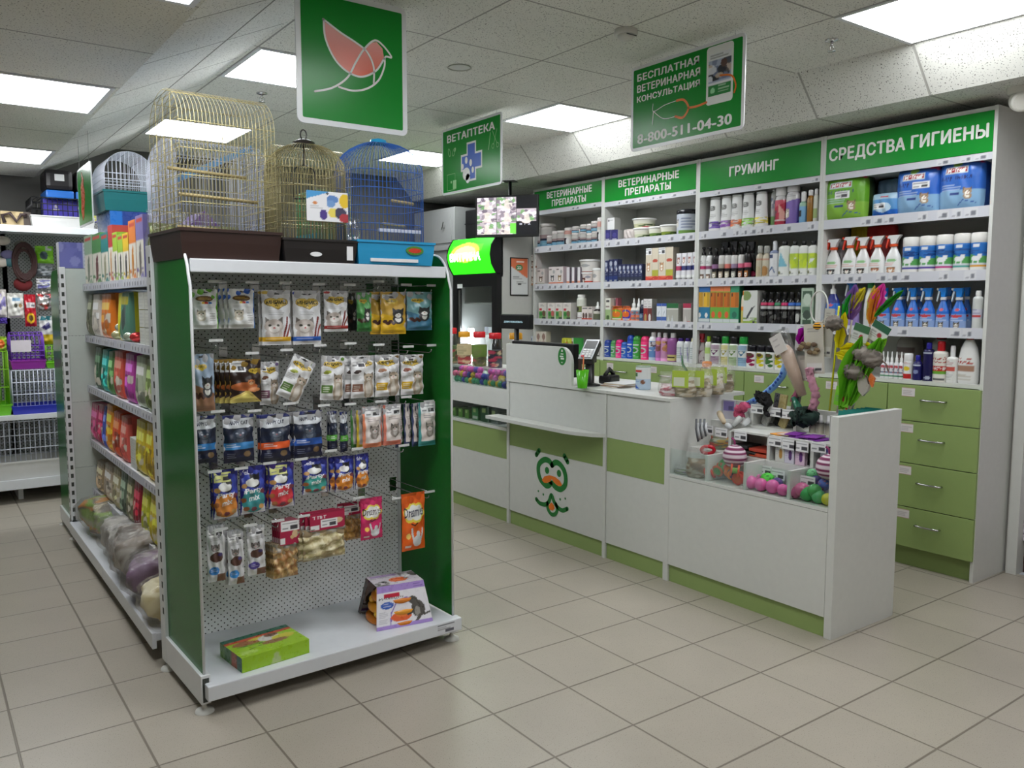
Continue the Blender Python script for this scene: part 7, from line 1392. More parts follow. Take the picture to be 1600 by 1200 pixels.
# ================================================================ back left: goods on the wall shelving
BY_ = 4.36
def bl(px, py, y=BY_): return at(px, py, 1, y)
LIME = solid('lime_wire', (130, 190, 40), .35); VIOL = solid('violet_plastic', (150, 50, 160), .3); COBALT = solid('cobalt_tray', (40, 50, 170), .3); LIMET = solid('lime_tray', (110, 190, 40), .3); WTRAY = solid('white_tray', (206, 206, 204), .35)
def back_cage(label, L, R, T, M_, B, z, tm, wm, roof='flat', rise=.0, d=.30, y=4.38, sp=.026):
    a, b = bl(L, B, y), bl(R, B, y); w_ = b[0] - a[0]; th = bl((L + R) / 2, M_, y)[2] - z; h_ = bl((L + R) / 2, T, y)[2] - z - rise
    return small_cage(label, (a[0] + b[0]) / 2, y + d / 2, z, w_, d, h_, tm, wm, roof, rise, 0, max(th, .03), sp, .0026)
MZ, BZ, TZ2 = .616, .1665, 1.9065
back_cage('cobalt blue trayed cage with white bars on the middle shelf at the back left', 20, 104, 578, 633, 650, MZ, COBALT, WIREW)
back_cage('lime green wire cage at the left edge, beside the cobalt cage', -60, 19, 550, 634, 652, MZ, LIMET, LIME)
zc = bl(60, 576, 4.38)[2]
c_ = back_cage('violet hamster house cage with rounded top, on the cobalt blue cage', 18, 72, 520, 563, 576, zc, VIOL, solid('violet_wire', (120, 70, 190), .35), 'barrel', .09, .26)
MB().box(-.10, .02, -.135, -.128, .12, .2).build('house_front', solid('house_white', (214, 206, 214), .4), c_)
back_cage('small lime cage right of the violet cage', 73, 100, 540, 566, 574, zc, LIMET, LIME, d=.24)
back_cage('large white wire cage on the lowest shelf at the back left', -70, 108, 660, 722, 742, BZ, WTRAY, WIREW, d=.36, y=4.37, sp=.03)
back_cage('black wire cage with white tray on the top shelf at the back left', 50, 148, 310, 338, 354, TZ2, WTRAY, BLACK, d=.36, y=4.35, sp=.03)
p = bl(110, 330, 4.5); tag(MB().carton(.34, .12, .14, Art(41, 15, (70, 60, 170)).blot(.08, .4, .7, .9, [(226, 220, 190), (90, 84, 190)], 14, 3, .09).poly([(.4, 0), (1, 0), (1, .5)], (200, 200, 90)), (60, 60, 150)).build('violet_box', PM, None, (p[0], 4.55, TZ2 + .062)), 'violet printed box inside the black wire cage', 'box')
zt = bl(100, 311, 4.4)[2] + .004
for i, (L, R) in enumerate(((72, 116), (119, 160))):
    a, b = bl(L, 300, 4.4), bl(R, 300, 4.4); w_ = b[0] - a[0]
    t = thing('pet_carrier', f'black pet carrier with blue base on the top shelf, {("left", "right")[i]} of two', 'pet carrier', ((a[0] + b[0]) / 2, 4.56, zt), 0, 'pet carriers on the top shelf')
    MB().box(-w_ / 2, w_ / 2, -.15, .15, 0, .055, bev=.01).build('base', solid('carrier_blue', (36, 110, 200), .35), t); MB().box(-w_ / 2, w_ / 2, -.15, .15, .056, .20, bev=.03).build('top_shell', solid('carrier_black', (26, 22, 26), .4), t)
    MB().box(-.03, .03, -.1525, -.1505, .12, .165).build('label', solid('label_paper', (226, 226, 228), .5), t)
def xbag(label, L, R, T, B, y=4.42):
    a, b = bl(L, B, y), bl(R, B, y); w_ = b[0] - a[0]; h_ = bl(L, T, y)[2] - TZ2
    ar = Art(41, 25, (170, 150, 110)); ar.rect(.75, 0, 1, 1, (70, 60, 54)); ar.blot(.2, .3, .7, 1, [(150, 130, 90), (190, 170, 130)], 8, 2, .2)
    t = thing('carrier_bag', label, 'pet bag', ((a[0] + b[0]) / 2, y + .12, TZ2)); MB().carton(w_, .22, h_, ar, (150, 130, 96)).build('bag_body', PM, t); MB().tube([(-w_ * .38, -.115, .02), (-w_ * .45, -.125, h_ * .7), (-w_ * .2, -.13, h_ * .85), (0, -.13, .03), (w_ * .15, -.13, h_ * .8), (w_ * .35, -.12, h_ * .75)], .012, 6).build('strap', solid('strap_brown', (50, 34, 34), .6), t)
xbag('tan pet carrier bag with dark strap at the left end of the top shelf', 2, 50, 329, 354)
# hanging goods on the back pegboard
def bhang(name, label, cat, L, R, T, B, c, cols=None, fn=None, mat=None, y=4.56):
    a, b = bl(L, T, y), bl(R, T, y); w_ = b[0] - a[0]; h_ = a[2] - bl(L, B, y)[2]; ar = Art(25, 31, c); NP[0] += 1
    if cols: ar.blot(.05, .05, .95, .85, cols, 22, NP[0], .2)
    if fn: fn(ar)
    o = pack_mesh(name, w_, h_, ar, .02, mat=mat, back=c, seed=NP[0], wave=1.5); o.location = ((a[0] + b[0]) / 2, y, a[2]); return tag(o, label, cat, 'goods hanging on the back left pegboard')
HG = 'hanging pack'
bhang('toy_pack', 'lime green pack with a round grey toy on the back pegboard', HG, 54, 83, 384, 411, (126, 196, 40), fn=lambda a: (a.ell(.45, .45, .22, .25, (60, 80, 90)), a.rect(.55, .75, .9, 1, (214, 214, 214))))
bhang('toy_pack', 'green pack partly hidden behind the far end panel', HG, 87, 106, 384, 424, (110, 170, 50), [(190, 50, 60), (130, 180, 60)])
bhang('toy_pack', 'grey clear pack under the lime one on the back pegboard', HG, 55, 83, 412, 432, (110, 114, 116), [(160, 164, 170), (70, 80, 84)])
bhang('white_pack', 'white pack with blue corner under the grey one', HG, 56, 83, 435, 452, (206, 204, 206), [(90, 90, 160), (220, 220, 220)])
bhang('shiny_pack', 'shiny crumpled pack beside the red pack', HG, 56, 84, 454, 486, (150, 144, 140), [(220, 220, 220), (120, 80, 60), (90, 90, 96), (190, 60, 60)], mat=FOIL)
bhang('white_pack', 'white upright pack with small pictures, left of the red pack', HG, 10, 36, 458, 497, (214, 212, 206), fn=lambda a: (a.ell(.5, .5, .12, .08, (90, 90, 80)), a.ell(.8, .5, .12, .08, (150, 120, 80)), a.rect(.3, .7, .8, .8, (120, 160, 190))))
bhang('white_pack', 'white pack with blue stripe at the left edge', HG, -10, 9, 452, 496, (206, 200, 196), [(120, 110, 180), (220, 214, 210)])
bhang('red_pack', 'red pack with a yellow star on the back pegboard', HG, 37, 55, 460, 510, (186, 24, 44), fn=lambda a: (a.tag(.15, .6, .95, .76, (206, 200, 200)), a.ell(.5, .26, .36, .17, (236, 190, 40)), a.ell(.5, .26, .2, .1, (90, 60, 20))))
bhang('yellow_pack', 'white and yellow pack with a dark fish shape, above the small lime cage', HG, 60, 86, 494, 538, (190, 190, 190), fn=lambda a: (a.rect(0, 0, 1, .35, (190, 160, 30)), a.poly([(.1, .6), (.6, .8), (.7, .6), (.4, .5)], (50, 46, 100)), a.rect(0, .85, 1, 1, (40, 110, 120))))
bhang('green_pack', 'small lime card with an orange spot at the left edge', HG, -8, 10, 526, 549, (150, 190, 50), fn=lambda a: a.ell(.5, .5, .3, .3, (226, 110, 40)))
bhang('brush_pack', 'violet brush card hanging low at the left edge', HG, -4, 11, 496, 506, (70, 50, 140))
mb = MB(); q = bl(38, 410, 4.55)
for k in range(7):
    r_ = .055 + .006 * k; a0 = k * .9; mb.tube([(r_ * math.cos(a + a0) * .8, -.01 * k * .3, r_ * 1.5 * math.sin(a + a0)) for a in np.linspace(0, 5.6, 18)], .007, 5, (54, 30, 28))
tag(mb.build('leash_bundle', solid('leash_leather', (62, 34, 32), .6), None, tuple(q)), 'bundle of dark brown leashes on the back pegboard', 'leash')
tag(MB().ball(0, 0, 0, .055, (96, 26, 30), sq=(1.1, .6, .9)).build('red_toy', solid('dark_red_plush', (110, 28, 32), .8), None, tuple(bl(36, 444, 4.57))), 'dark red lump hanging under the brown leashes', 'toy')
for i, (px, py, c) in enumerate(((4, 376, (206, 196, 186)), (13, 398, (120, 116, 160)), (17, 410, (60, 110, 120)), (2, 410, (210, 200, 190)), (34, 383, (120, 120, 110)))):
    tag(MB().ball(0, 0, 0, .04, c, sq=(1.2, .5, .8)).build('small_toy', PT, None, tuple(bl(px, py, 4.56))), f'small {("pale", "lilac", "teal", "cream", "grey")[i]} pet toy hanging left of the leash bundle', 'toy', 'goods hanging on the back left pegboard')
tag(MB().carton(.17, .1, .15, Art(25, 21, (120, 120, 190)).rect(.72, 0, 1, 1, (216, 216, 222)).blot(0, 0, .7, 1, [(150, 150, 206), (110, 110, 180)], 8, 1, .2).lines(.76, .98, .9, 6, .14, (70, 70, 90)), (200, 200, 210)).build('lilac_box', PM, None, (at(116, 405, 1, 3.34)[0], 3.34, 1.586)), 'lilac box standing on top of the far end display', 'box')

# ================================================================ fridge, cabinet, monitor behind the counter
t = thing('display_fridge', 'black framed glass door fridge with a glowing green header', 'fridge', (2.0, 3.64, 0), -PI / 2)
W2 = .335
MB().box(-W2, W2, .03, .62, 0, .06).box(-W2, W2, .60, .62, .06, 1.93).box(-W2 + .031, W2 - .031, .03, .6, 1.62, 1.93).build('rear_body', BLACK, t)
WF = solid('fridge_white', (196, 196, 192), .4)
for k in (-1, 1): MB().box(min(k * W2, k * (W2 - .03)), max(k * W2, k * (W2 - .03)), .05, .6, .06, 1.94).build('side_wall', WF, t)
MB().box(-W2 + .03, W2 - .03, .585, .599, .06, 1.62).build('inner_back', solid('fridge_inside', (150, 166, 164), .5), t)
dr = MB().box(-W2, -W2 + .07, 0, .045, .1, 1.60).box(W2 - .075, W2, 0, .045, .1, 1.60).box(-W2 + .07, W2 - .075, 0, .045, 1.525, 1.60).box(-W2 + .07, W2 - .075, 0, .045, .1, .2).build('door_frame', BLACK, t)
MB().box(-W2 + .07, W2 - .075, .015, .02, .2, 1.525).build('door_glass', GLASS, dr); MB().box(-W2 + .075, -W2 + .105, .006, .014, .25, 1.5).build('door_handle', CHROME, dr); MB().box(-W2 + .075, -W2 + .155, -.002, 0, 1.515, 1.55).build('door_sticker', solid('label_paper', (226, 226, 228), .5), dr)
for z in (1.38, 1.12, .86, .6): MB().box(-W2 + .03, W2 - .03, .1, .58, z, z + .012).build('inner_shelf', WTRAY, t)
MB().box(-.205, -.155, .07, .10, .30, 1.17).build('inner_tube', glow('fridge_tube', (240, 244, 255), 22.0), t)
hd = MB().box(-W2 - .0, W2, .0, .06, 1.60, 1.63).prism([(.0, 1.62), (-.05, 1.70), (-.065, 1.78), (-.05, 1.86), (.0, 1.935), (.06, 1.935), (.06, 1.62)], W2 - .012, W2, 0).prism([(.0, 1.62), (-.05, 1.70), (-.065, 1.78), (-.05, 1.86), (.0, 1.935), (.06, 1.935), (.06, 1.62)], -W2, -W2 + .012, 0).build('header_box', BLACK, t)
a_ = Art(81, 41, (24, 150, 10)); a_.rect(.08, .62, .8, .8, (50, 190, 20)); a_.ell(.42, .6, .34, .28, (110, 215, 40)); a_.ell(.42, .6, .25, .18, (170, 235, 90)); a_.text('ВИТРИНА', .06, .36, .78, .60, (255, 255, 250), .03)
U, V = np.meshgrid(np.linspace(0, 1, 81), np.linspace(0, 1, 41)); P = np.empty((41, 81, 3)); P[..., 0] = (U - .5) * (2 * W2 - .026); P[..., 1] = .0 - .062 * np.sin(PI * V); P[..., 2] = 1.632 + V * .295
MB().sheet(P, a_).build('lit_header', glow('header_glow', (60, 255, 30), 2.6, True), hd)
p = MB().box(-.002, 0, 0, .16, 0, .39) if False else None
for z, x, c in ((1.135, .0, (190, 196, 200)), (1.135, .12, (120, 124, 120)), (1.135, -.06, (90, 96, 110)), (.875, .05, (200, 200, 190))): tag(MB().carton(.07, .06, .05, None, c).build('vaccine_box', PM, None, (2.0 + .2, 3.64 - x, z - .002)), f'small {"pale" if c[0] > 180 else "grey" if c[0] > 100 else "dark"} box on {"the upper" if z > 1 else "a lower"} fridge shelf', 'box', 'boxes inside the fridge')
# poster on the fridge side, facing the viewer
a0, a1 = at(797, 402, 1, 3.30), at(825, 462, 1, 3.30)
t = thing('framed_poster', 'black framed orange and white notice on the white side of the fridge', 'poster', (a0[0], 3.302, a1[2]))
pw, ph = a1[0] - a0[0], a0[2] - a1[2]; MB().box(0, pw, -.008, 0, 0, ph, bev=.002).build('frame', BLACK, t)
a_ = Art(25, 51, (214, 216, 216)); a_.poly([(0, 1), (1, 1), (1, .45), (0, .78)], (222, 120, 80)); a_.rect(.3, .9, .75, .94, (240, 220, 210)); a_.ell(.48, .75, .2, .09, (60, 140, 80)); a_.text('22', .36, .71, .6, .79, (235, 235, 230), .02); a_.lines(.1, .7, .5, 2, .05, (80, 80, 80)); a_.lines(.3, .95, .36, 2, .04, (40, 40, 50)); a_.rect(.4, .28, .6, .31, (60, 60, 60))
MB().front(.007, pw - .007, -.0086, .008, ph - .008, a_).build('print', PM, t)
# grey metal cabinet further back
t = thing('metal_cabinet', 'tall grey metal cabinet with a lever handle behind the fridge', 'cabinet', (2.08, 4.43, 0), -PI / 2)
MB().box(-.36, .36, .0, .40, 0, 1.86, bev=.004).box(-.375, .375, -.02, .405, 1.86, 1.90, bev=.004).build('lower_body', GREY, t); bx_ = MB().box(-.36, .36, 0, .40, 1.90, 2.235, bev=.004).build('upper_body', GREY, t)
d_ = MB().box(-.33, .31, -.008, 0, 1.925, 2.205, bev=.003).build('door', GREY, t); MB().box(.19, .205, -.03, -.008, 2.05, 2.065).prism([(.18, 2.04), (.21, 2.06), (.225, 2.11), (.215, 2.11), (.2, 2.07)], -.034, -.026, 1).build('lever', CHROME, d_)
tag(MB().box(-.12, .12, 0, .2, 0, .24, bev=.012).box(-.122, .122, -.004, 0, .12, .128).build('black_case', BLACK, None, (2.08, 3.78, 1.942), -PI / 2), 'black case standing on top of the fridge', 'case')
# surveillance monitor on a bracket
mc = at(792, 338, 0, 2.02); tw, th_ = .63, .39; az = math.radians(-52)
t = thing('wall_monitor', 'black wall monitor showing a grid of camera pictures', 'monitor', (mc[0], mc[1], mc[2]), az)
# size from the picture
dist = np.linalg.norm(mc - CAM_C); tw = 96 / FPX * dist / max(.3, math.cos(az - math.atan2(-(mc[0] - CAM_C[0]), mc[1] - CAM_C[1]))); th_ = 63 / FPX * dist
MB().box(-tw / 2, tw / 2, -.012, .03, -th_ / 2, th_ / 2, bev=.004).build('case', BLACK, t)
a_ = Art(121, 81, (10, 10, 14)); GR = [(186, 176, 186), (150, 140, 150), (110, 100, 110), (206, 200, 206), (90, 130, 80), (80, 70, 84)]
for k, (u0, v0, u1, v1) in enumerate(((0, .68, .33, 1), (.335, .68, .665, 1), (0, .34, .33, .675), (.335, .34, .665, .675), (.67, .34, 1, .675), (0, 0, .33, .335), (.335, 0, .665, .335))):
    a_.rect(u0, v0, u1, v1, (150, 140, 146)); a_.ell((u0 + u1) / 2, v0 + .1, .1, .16, (186, 172, 166)); a_.blot(u0, v0, u1, v1, GR, 34, k + 2, .13); a_.poly([(u0 + .12, v0), (u1 - .1, v0), ((u0 + u1) / 2 + .03, v1 - .08), ((u0 + u1) / 2 - .03, v1 - .08)], (180, 170, 164), .8)
a_.rect(.56, .02, .665, .3, (90, 170, 60)); a_.text('8 1 2', .72, .24, .9, .3, (150, 150, 160), .02)
MB().front(-tw / 2 + .015, tw / 2 - .015, -.0126, -th_ / 2 + .022, th_ / 2 - .015, a_).build('screen', glow('screen_glow', (200, 200, 210), .85, True), t)
MB().tube([(0, .03, 0), (0, .09, 0), (0, .09, HS - mc[2])], .014, 8).box(-.05, .05, .04, .14, HS - mc[2] - .006, HS - mc[2] - .0005).build('ceiling_bracket', BLACK, t)
# ================================================================ on and in the counter
KT = .9185
def cyl_x(px, py, z=KT): return at(px, py, 2, z)
t = thing('customer_display', 'black customer display on a short pole beside the till screen', 'display', (1.30, 2.085, KT), -PI / 2)
MB().box(-.06, .06, -.05, .05, 0, .012, bev=.004).build('foot', BLACK, t); MB().tube([(0, 0, .012), (0, 0, .32)], .017, 10).build('pole', BLACK, t)
h_ = MB().box(-.155, .155, -.02, .02, .30, .395, bev=.008).build('head', BLACK, t)
letters('lit_text', 'ДОБРО ПОЖАЛОВАТЬ', h_, .20, .014, (-.01, -.0208, .345), glow('lcd', (150, 180, 190), .5))
t = thing('till_monitor', 'black till monitor behind the white privacy screen', 'monitor', (1.22, 1.70, KT), -PI / 2)
MB().box(-.30, .30, -.02, .02, .04, .232, bev=.006).build('case', BLACK, t); MB().tube([(0, .02, .12), (0, .06, .05), (0, .06, .008)], .02, 8).lathe([(.09, 0), (.09, .01), (.03, .014)], 20, y=.06).build('stand', BLACK, t)
p = at(915, 603, 2, KT)
t = thing('card_terminal', 'black and silver card terminal on a stand at the till', 'card terminal', (p[0] + .03, p[1], KT), math.radians(-62))
MB().lathe([(.062, 0), (.062, .006), (.04, .012), (.026, .016), (.026, .15)], 24).box(-.03, .03, -.03, .035, .13, .165, bev=.006).build('stand', BLACK, t)
o = MB().box(-.043, .043, -.085, .085, -.02, .02, bev=.008).build('terminal_body', BLACK, t, (0, -.0, .19)); o.rotation_euler = (math.radians(38), 0, 0)
MB().box(-.041, .041, -.083, .083, .0195, .0225).build('silver_face', solid('silver_plastic', (150, 152, 156), .3, .5), o); MB().box(-.034, .034, .005, .07, .0222, .0236).build('screen', BLACK, o)
for i in range(12): MB().box(-.028 + .02 * (i % 3), -.012 + .02 * (i % 3), -.07 + .018 * (i // 3), -.058 + .018 * (i // 3), .0222, .026, (200, 40, 60) if i == 0 else (225, 225, 225)).build('key', PT, o)
p = at(899, 607, 2, KT)
t = thing('pen_cup', 'bright green cup beside the privacy screen', 'cup', (p[0] + .05, p[1], KT))
MB().lathe([(.026, 0), (.036, .10), (.034, .10), (.025, .004), (0, .004)], 24, (90, 190, 30)).build('cup', PL, t)
MB().tube([(.0, 0, .008), (.018, .012, .17)], .004, 6, (214, 120, 70)).build('pencil', PT, t); MB().box(-.02, -.016, -.012, .012, .01, .16, (60, 40, 30)).build('card', PM, t)
p = at(952, 606, 2, KT); R_ = random.Random(3)
for i in range(5): tag(MB().box(-.11 + .01 * i, .11, -.075, .075, 0, .0035, [(206, 200, 190), (150, 120, 96), (220, 220, 222), (196, 176, 150), (222, 222, 224)][i]).build('paper_sheet', PM, None, (p[0] + .12, p[1] + .02, KT + .0005 + i * .004), R_.uniform(-.4, .4)), f'loose paper, {("bottom", "second", "third", "fourth", "top")[i]} of the pile right of the card terminal', 'paper', 'papers on the counter')
tag(MB().box(-.06, .06, -.04, .04, 0, .05, bev=.015).tube([(-.05, .0, .05), (0, 0, .085), (.05, 0, .05)], .012, 8).build('scanner', BLACK, None, (1.42, 1.34, KT), .3), 'black handset lying behind the card terminal', 'scanner')
def cat_tin(a): a.rect(-1, .5, 2, 1, (214, 216, 216)); a.rect(-1, 0, 2, .48, (176, 194, 214)); a.rect(.1, .8, .75, .88, (190, 50, 50)); a.rect(.1, .6, .6, .74, (60, 110, 60)); a.poly([(.05, .06), (.7, .06), (.4, .26)], (50, 90, 180)); a.ell(.82, .34, .1, .1, (130, 90, 70)); a.lines(.15, .7, .44, 2, .07, (70, 110, 180))
p = at(994.5, 609, 2, KT); r_ = make('can', 'cat_tin', .082, .128, dict(ch=.06, cr=.97, cap=(150, 170, 150), col=(206, 210, 214), art=cat_tin)); r_.location = (p[0] + .05, p[1], KT); r_.rotation_euler = (0, 0, -PI / 2 - .3); tag(r_, 'white and blue tin with cat picture standing on the counter', 'tin')
def soft_bag(name, label, px, py, w, d, h, c, cols, seed, lab=None, rz=-1.0, dx=.05, film=True, z=KT, cat='bag', fill=.55):
    p = at(px, py, 2, z); t = thing(name, label, cat, (p[0] + dx, p[1], z), rz)
    U, V = np.meshgrid(np.linspace(0, 1, 33), np.linspace(0, 1, 21))
    def shell(s_, hh):
        th = 2 * PI * U; prof = np.sqrt(np.clip(1 - (np.abs(2 * V - .7) / 1.32) ** 2.4, 0, 1)) * (1 + .05 * np.sin(7 * th + seed) * np.sin(6 * V)); top = smooth((V - .55) / .45)
        P = np.empty((21, 33, 3)); P[..., 0] = s_ * w / 2 * np.cos(th) * (prof * (1 - top) + top * .9); P[..., 1] = s_ * d / 2 * np.sin(th) * prof * (1 - top * .96); P[..., 2] = V * hh + .001; return P
    ar = Art(33, 21, c).blot(0, 0, 1, 1, cols, 120, seed, .09); MB().sheet(shell(.9, h * fill), ar).build('contents', PM, t)
    f_ = Art(33, 21, (235, 235, 235)); MB().sheet(shell(1.0, h), f_).build('film', BAGF, t)
    if lab: MB().box(-w * .3, w * .3, -d * .5 - .004, -d * .5 - .002, h * .3, h * .80, lab).box(-w * .24, w * .16, -d * .5 - .0045, -d * .5 - .004, h * .34, h * .6, (216, 220, 196)).build('label', PM, t)
    return t
soft_bag('candy_bag', 'clear bag of pink and white striped twists on the counter', 1038, 619, .13, .11, .12, (206, 190, 190), [(190, 70, 90), (232, 226, 226), (170, 60, 80), (220, 200, 200)], 3, fill=.5)
for i, (px, py, dx) in enumerate(((1062, 620, .03), (1082, 620, .05), (1098, 617, .07), (1110, 613, .09))):
    soft_bag('treat_bag', f'clear bag of white treats with lime label, {nth(i, 4)} of four on the counter', px, py, .14, .10, .165, (176, 160, 130), [(214, 200, 170), (150, 130, 100), (226, 220, 206), (120, 110, 80)], 20 + i, (176, 200, 70), -1.2, dx)
p = at(1121, 606, 2, KT); r_ = make('bot', 'brown_jar', .075, .15, dict(ch=.2, cr=.7, cap=(232, 130, 30), col=(130, 100, 70), shape='jar', art=lambda a: a.blot(0, 0, 1, 1, [(170, 140, 100), (110, 80, 56), (200, 176, 140)], 20, 2, .2))); r_.location = (1.64, p[1], KT); tag(r_, 'brown filled jar with orange lid behind the treat bags', 'jar')
tag(MB().tube([(0, 0, 0), (.03, .01, .06), (-.005, .03, .12), (.01, .05, .17)], [.012, .008, .007, .002], 6, (50, 110, 60)).build('green_toy', PT, None, tuple(at(1046, 605, 2, KT) + np.array([.14, 0, 0]))), 'dark green rubber stalk behind the treat bags', 'toy')
tag(MB().box(-.06, .06, -.002, .002, 0, .07, (226, 226, 230)).build('price_stand', PM, None, tuple(np.array(at(1088, 562, 0, 2.36)) * [1, 1, 0] + [0, 0, CAB + .001]), -PI / 2), 'small white price stand before the foam bottles', 'price card')
# glazed counter: knobbly balls, jars, cartons below
BC_ = {'pink and violet': (206, 80, 170), 'violet': (90, 60, 160), 'rose': (226, 110, 150), 'green': (60, 150, 110), 'yellow': (214, 180, 40), 'blue': (50, 60, 160)}
SRC = {}
for k, c in BC_.items():
    ar = Art(21, 13, c).blot(0, 0, 1, 1, [tuple(np.array(c) * .7), tuple(np.minimum(255, np.array(c) * 1.2))] + ([(90, 60, 170)] if k[0] == 'p' else []), 26, 5, .07); SRC[k] = ar
R_ = random.Random(8); made = {}
for row in range(3):
    for i in range(15 - (row > 1)):
        if row == 2 and i in (6, 7): continue
        k = R_.choice(['green', 'yellow', 'green', 'blue'] if row == 0 else ['pink and violet', 'rose', 'violet', 'blue', 'yellow'] if row == 1 else ['pink and violet', 'pink and violet', 'rose', 'violet'])
        loc = (1.182 + R_.uniform(-.006, .012) + .006 * row, 2.0 + i * .0445 + (.022 if row % 2 else 0), .8675 + row * .036); lab = f'{k} knobbly ball in the glazed display left of the till'
        if k not in made: made[k] = tag(MB().ball(0, 0, 0, .0215, art=SRC[k]).build('knobbly_ball', PT, None, loc), lab, 'ball', f'{k} balls in the glazed display')
        else: dup(made[k], loc, None, None, None, (R_.uniform(0, 6), R_.uniform(0, 6), 0))
for i, (px, T, lid, c, nm) in enumerate(((705, 512, (200, 30, 40), (110, 140, 90), 'red lidded jar at the far left'), (722, 518, (226, 160, 40), (190, 50, 60), 'yellow lidded jar with cream label'), (749, 518, (200, 30, 40), (120, 130, 60), 'red lidded jar with green label'), (770, 520, (200, 30, 40), (40, 40, 64), 'red lidded jar of dark and pink pieces'), (806, 520, (226, 160, 40), (170, 160, 150), 'yellow lidded jar half behind the till screen'))):
    y_ = at(px, 540, 0, 1.36)[1]; z0 = .946; h_ = at(px, T, 0, 1.36)[2] - z0; w_ = .105
    t = thing('treat_jar', f'{nm}, on the glazed counter', 'jar', (1.36 + .02 * (i % 2), y_, z0), -PI / 2, 'lidded treat jars on the glazed counter'); r_ = w_ / 2
    ar = Art(33, 17, c).blot(0, 0, 1, 1, [c, tuple(np.array(c) * .6), (206, 60, 90), (90, 90, 60), (226, 200, 160)], 60, i, .1); MB().lathe([(r_ * .93, .003), (r_ * .93, h_ * .5)], 33, art=ar).build('contents', PM, t)
    MB().lathe([(r_ * .9, 0), (r_, .01), (r_, h_ * .72), (r_ * .72, h_ * .84), (r_ * .72, h_ * .86)], 28).build('jar_wall', CLEAR, t); MB().lathe([(r_ * .8, h_ * .83), (r_ * .82, h_ * .84), (r_ * .82, h_ * .98), (r_ * .7, h_)], 28, lid).build('lid', PL, t)
    if i in (1, 2): lb = Art(33, 17, (206, 190, 150) if i == 1 else (110, 140, 60), (.25, .75)); lb.ell(.2, .6, .15, .25, (50, 40, 36)); lb.lines(.45, .95, .8, 4, .18, (120, 110, 80)); MB().lathe([(r_ + .0006, h_ * .28), (r_ + .0006, h_ * .62)], 33, art=lb, cap=False).build('label', PM, t)
for i, (px, w_, h_, c, nm) in enumerate(((717, .05, .06, (90, 140, 50), 'first'), (727, .05, .06, (90, 140, 50), 'second'), (737, .05, .06, (90, 140, 50), 'third'), (750, .075, .085, (60, 130, 70), 'larger ticketed'), (765, .10, .10, (40, 80, 50), 'dark green'), (780, .09, .095, (50, 70, 56), 'rightmost dark'))):
    y_ = at(px, 640, 0, 1.22)[1]; ar = Art(15, 15, c).rect(.15, .6, .6, .9, (170, 190, 120)); ar.rect(.1, .1, .9, .35, (200, 206, 196)) if i == 3 else None
    tag(MB().carton(w_, .10, h_, ar, tuple(np.array(c) * .8)).build('green_carton', PM, None, (1.23, y_, .604), -PI / 2), f'{nm} green carton in the lower glazed niche', 'carton', 'cartons in the lower glazed niche')
# ---------------------------------------------------------------- toy bins
def toy(name, label, mb, mat, loc, rot=(0, 0, 0), cat='toy', group='toys in the stepped display'):
    o = mb.build(name, mat, None, loc); o.rotation_euler = rot; return tag(o, label, cat, group)
def stripes(c1, c2, n=7):
    a = Art(25, 33, c1)
    for k in range(n): a.rect(-.1, (k + .5) / n, 1.1, (k + 1) / n, c2)
    return a
def holes(c, d): return Art(25, 17, c).blot(0, 0, 1, 1, [d], 16, 4, .05)
PK_ = (236, 110, 180)
for i, (px, py, r, c, nm) in enumerate(((1173, 762, .030, PK_, 'glossy pink ball, front left in the second bin'), (1189, 763, .029, PK_, 'glossy pink ball in the middle of the second bin'), (1207, 766, .031, PK_, 'glossy pink ball, front right in the second bin'), (1223, 771, .026, (226, 100, 170), 'pink ball at the right divider of the second bin'),
        (1242, 774, .026, (190, 90, 140), 'pink football patterned ball in the third bin'), (1253, 765, .031, (206, 100, 150), 'rose ball above the green ones in the third bin'), (1261, 776, .031, (70, 160, 90), 'green ball, front left in the third bin'), (1273, 767, .030, (80, 160, 90), 'green ball higher up in the third bin'), (1279, 781, .030, (90, 170, 110), 'green ball, front middle in the third bin'), (1293, 788, .026, (206, 200, 50), 'yellow ball at the end panel in the third bin'))):
    p = at(px, py, 0, 1.185); toy('toy_ball', nm, MB().ball(0, 0, 0, r, c, 20, 13, holes(c, (90, 20, 60)) if i == 4 else None), PL, (1.185, p[1], max(p[2], .546 + r)), cat='ball')
for i, (px, py, r, c, d, nm, x) in enumerate(((1199, 750, .033, (90, 210, 70), (20, 50, 20), 'lime ball with dark dots in the second bin', 1.235), (1180, 746, .026, (226, 120, 180), (180, 80, 140), 'pink ball behind the lime dotted one', 1.24), (1214, 756, .028, (90, 60, 130), (60, 40, 90), 'violet ball right of the lime dotted one', 1.235),
        (1243, 750, .031, (50, 100, 190), (20, 40, 90), 'blue ball with dark patches in the third bin', 1.235), (1269, 741, .024, (110, 190, 130), (20, 40, 30), 'pale green ball with black dots, rear of the third bin', 1.262), (1276, 753, .027, (70, 50, 120), (50, 40, 100), 'violet ball in the third bin behind the green one', 1.25), (1288, 757, .026, (60, 90, 180), (220, 120, 60), 'blue and orange ball in the third bin', 1.235))):
    p = at(px, py, 0, x); toy('toy_ball', nm, MB().ball(0, 0, 0, r, c, 20, 13, holes(c, d)), PT, (x, p[1], max(p[2], .546 + r)), cat='ball')
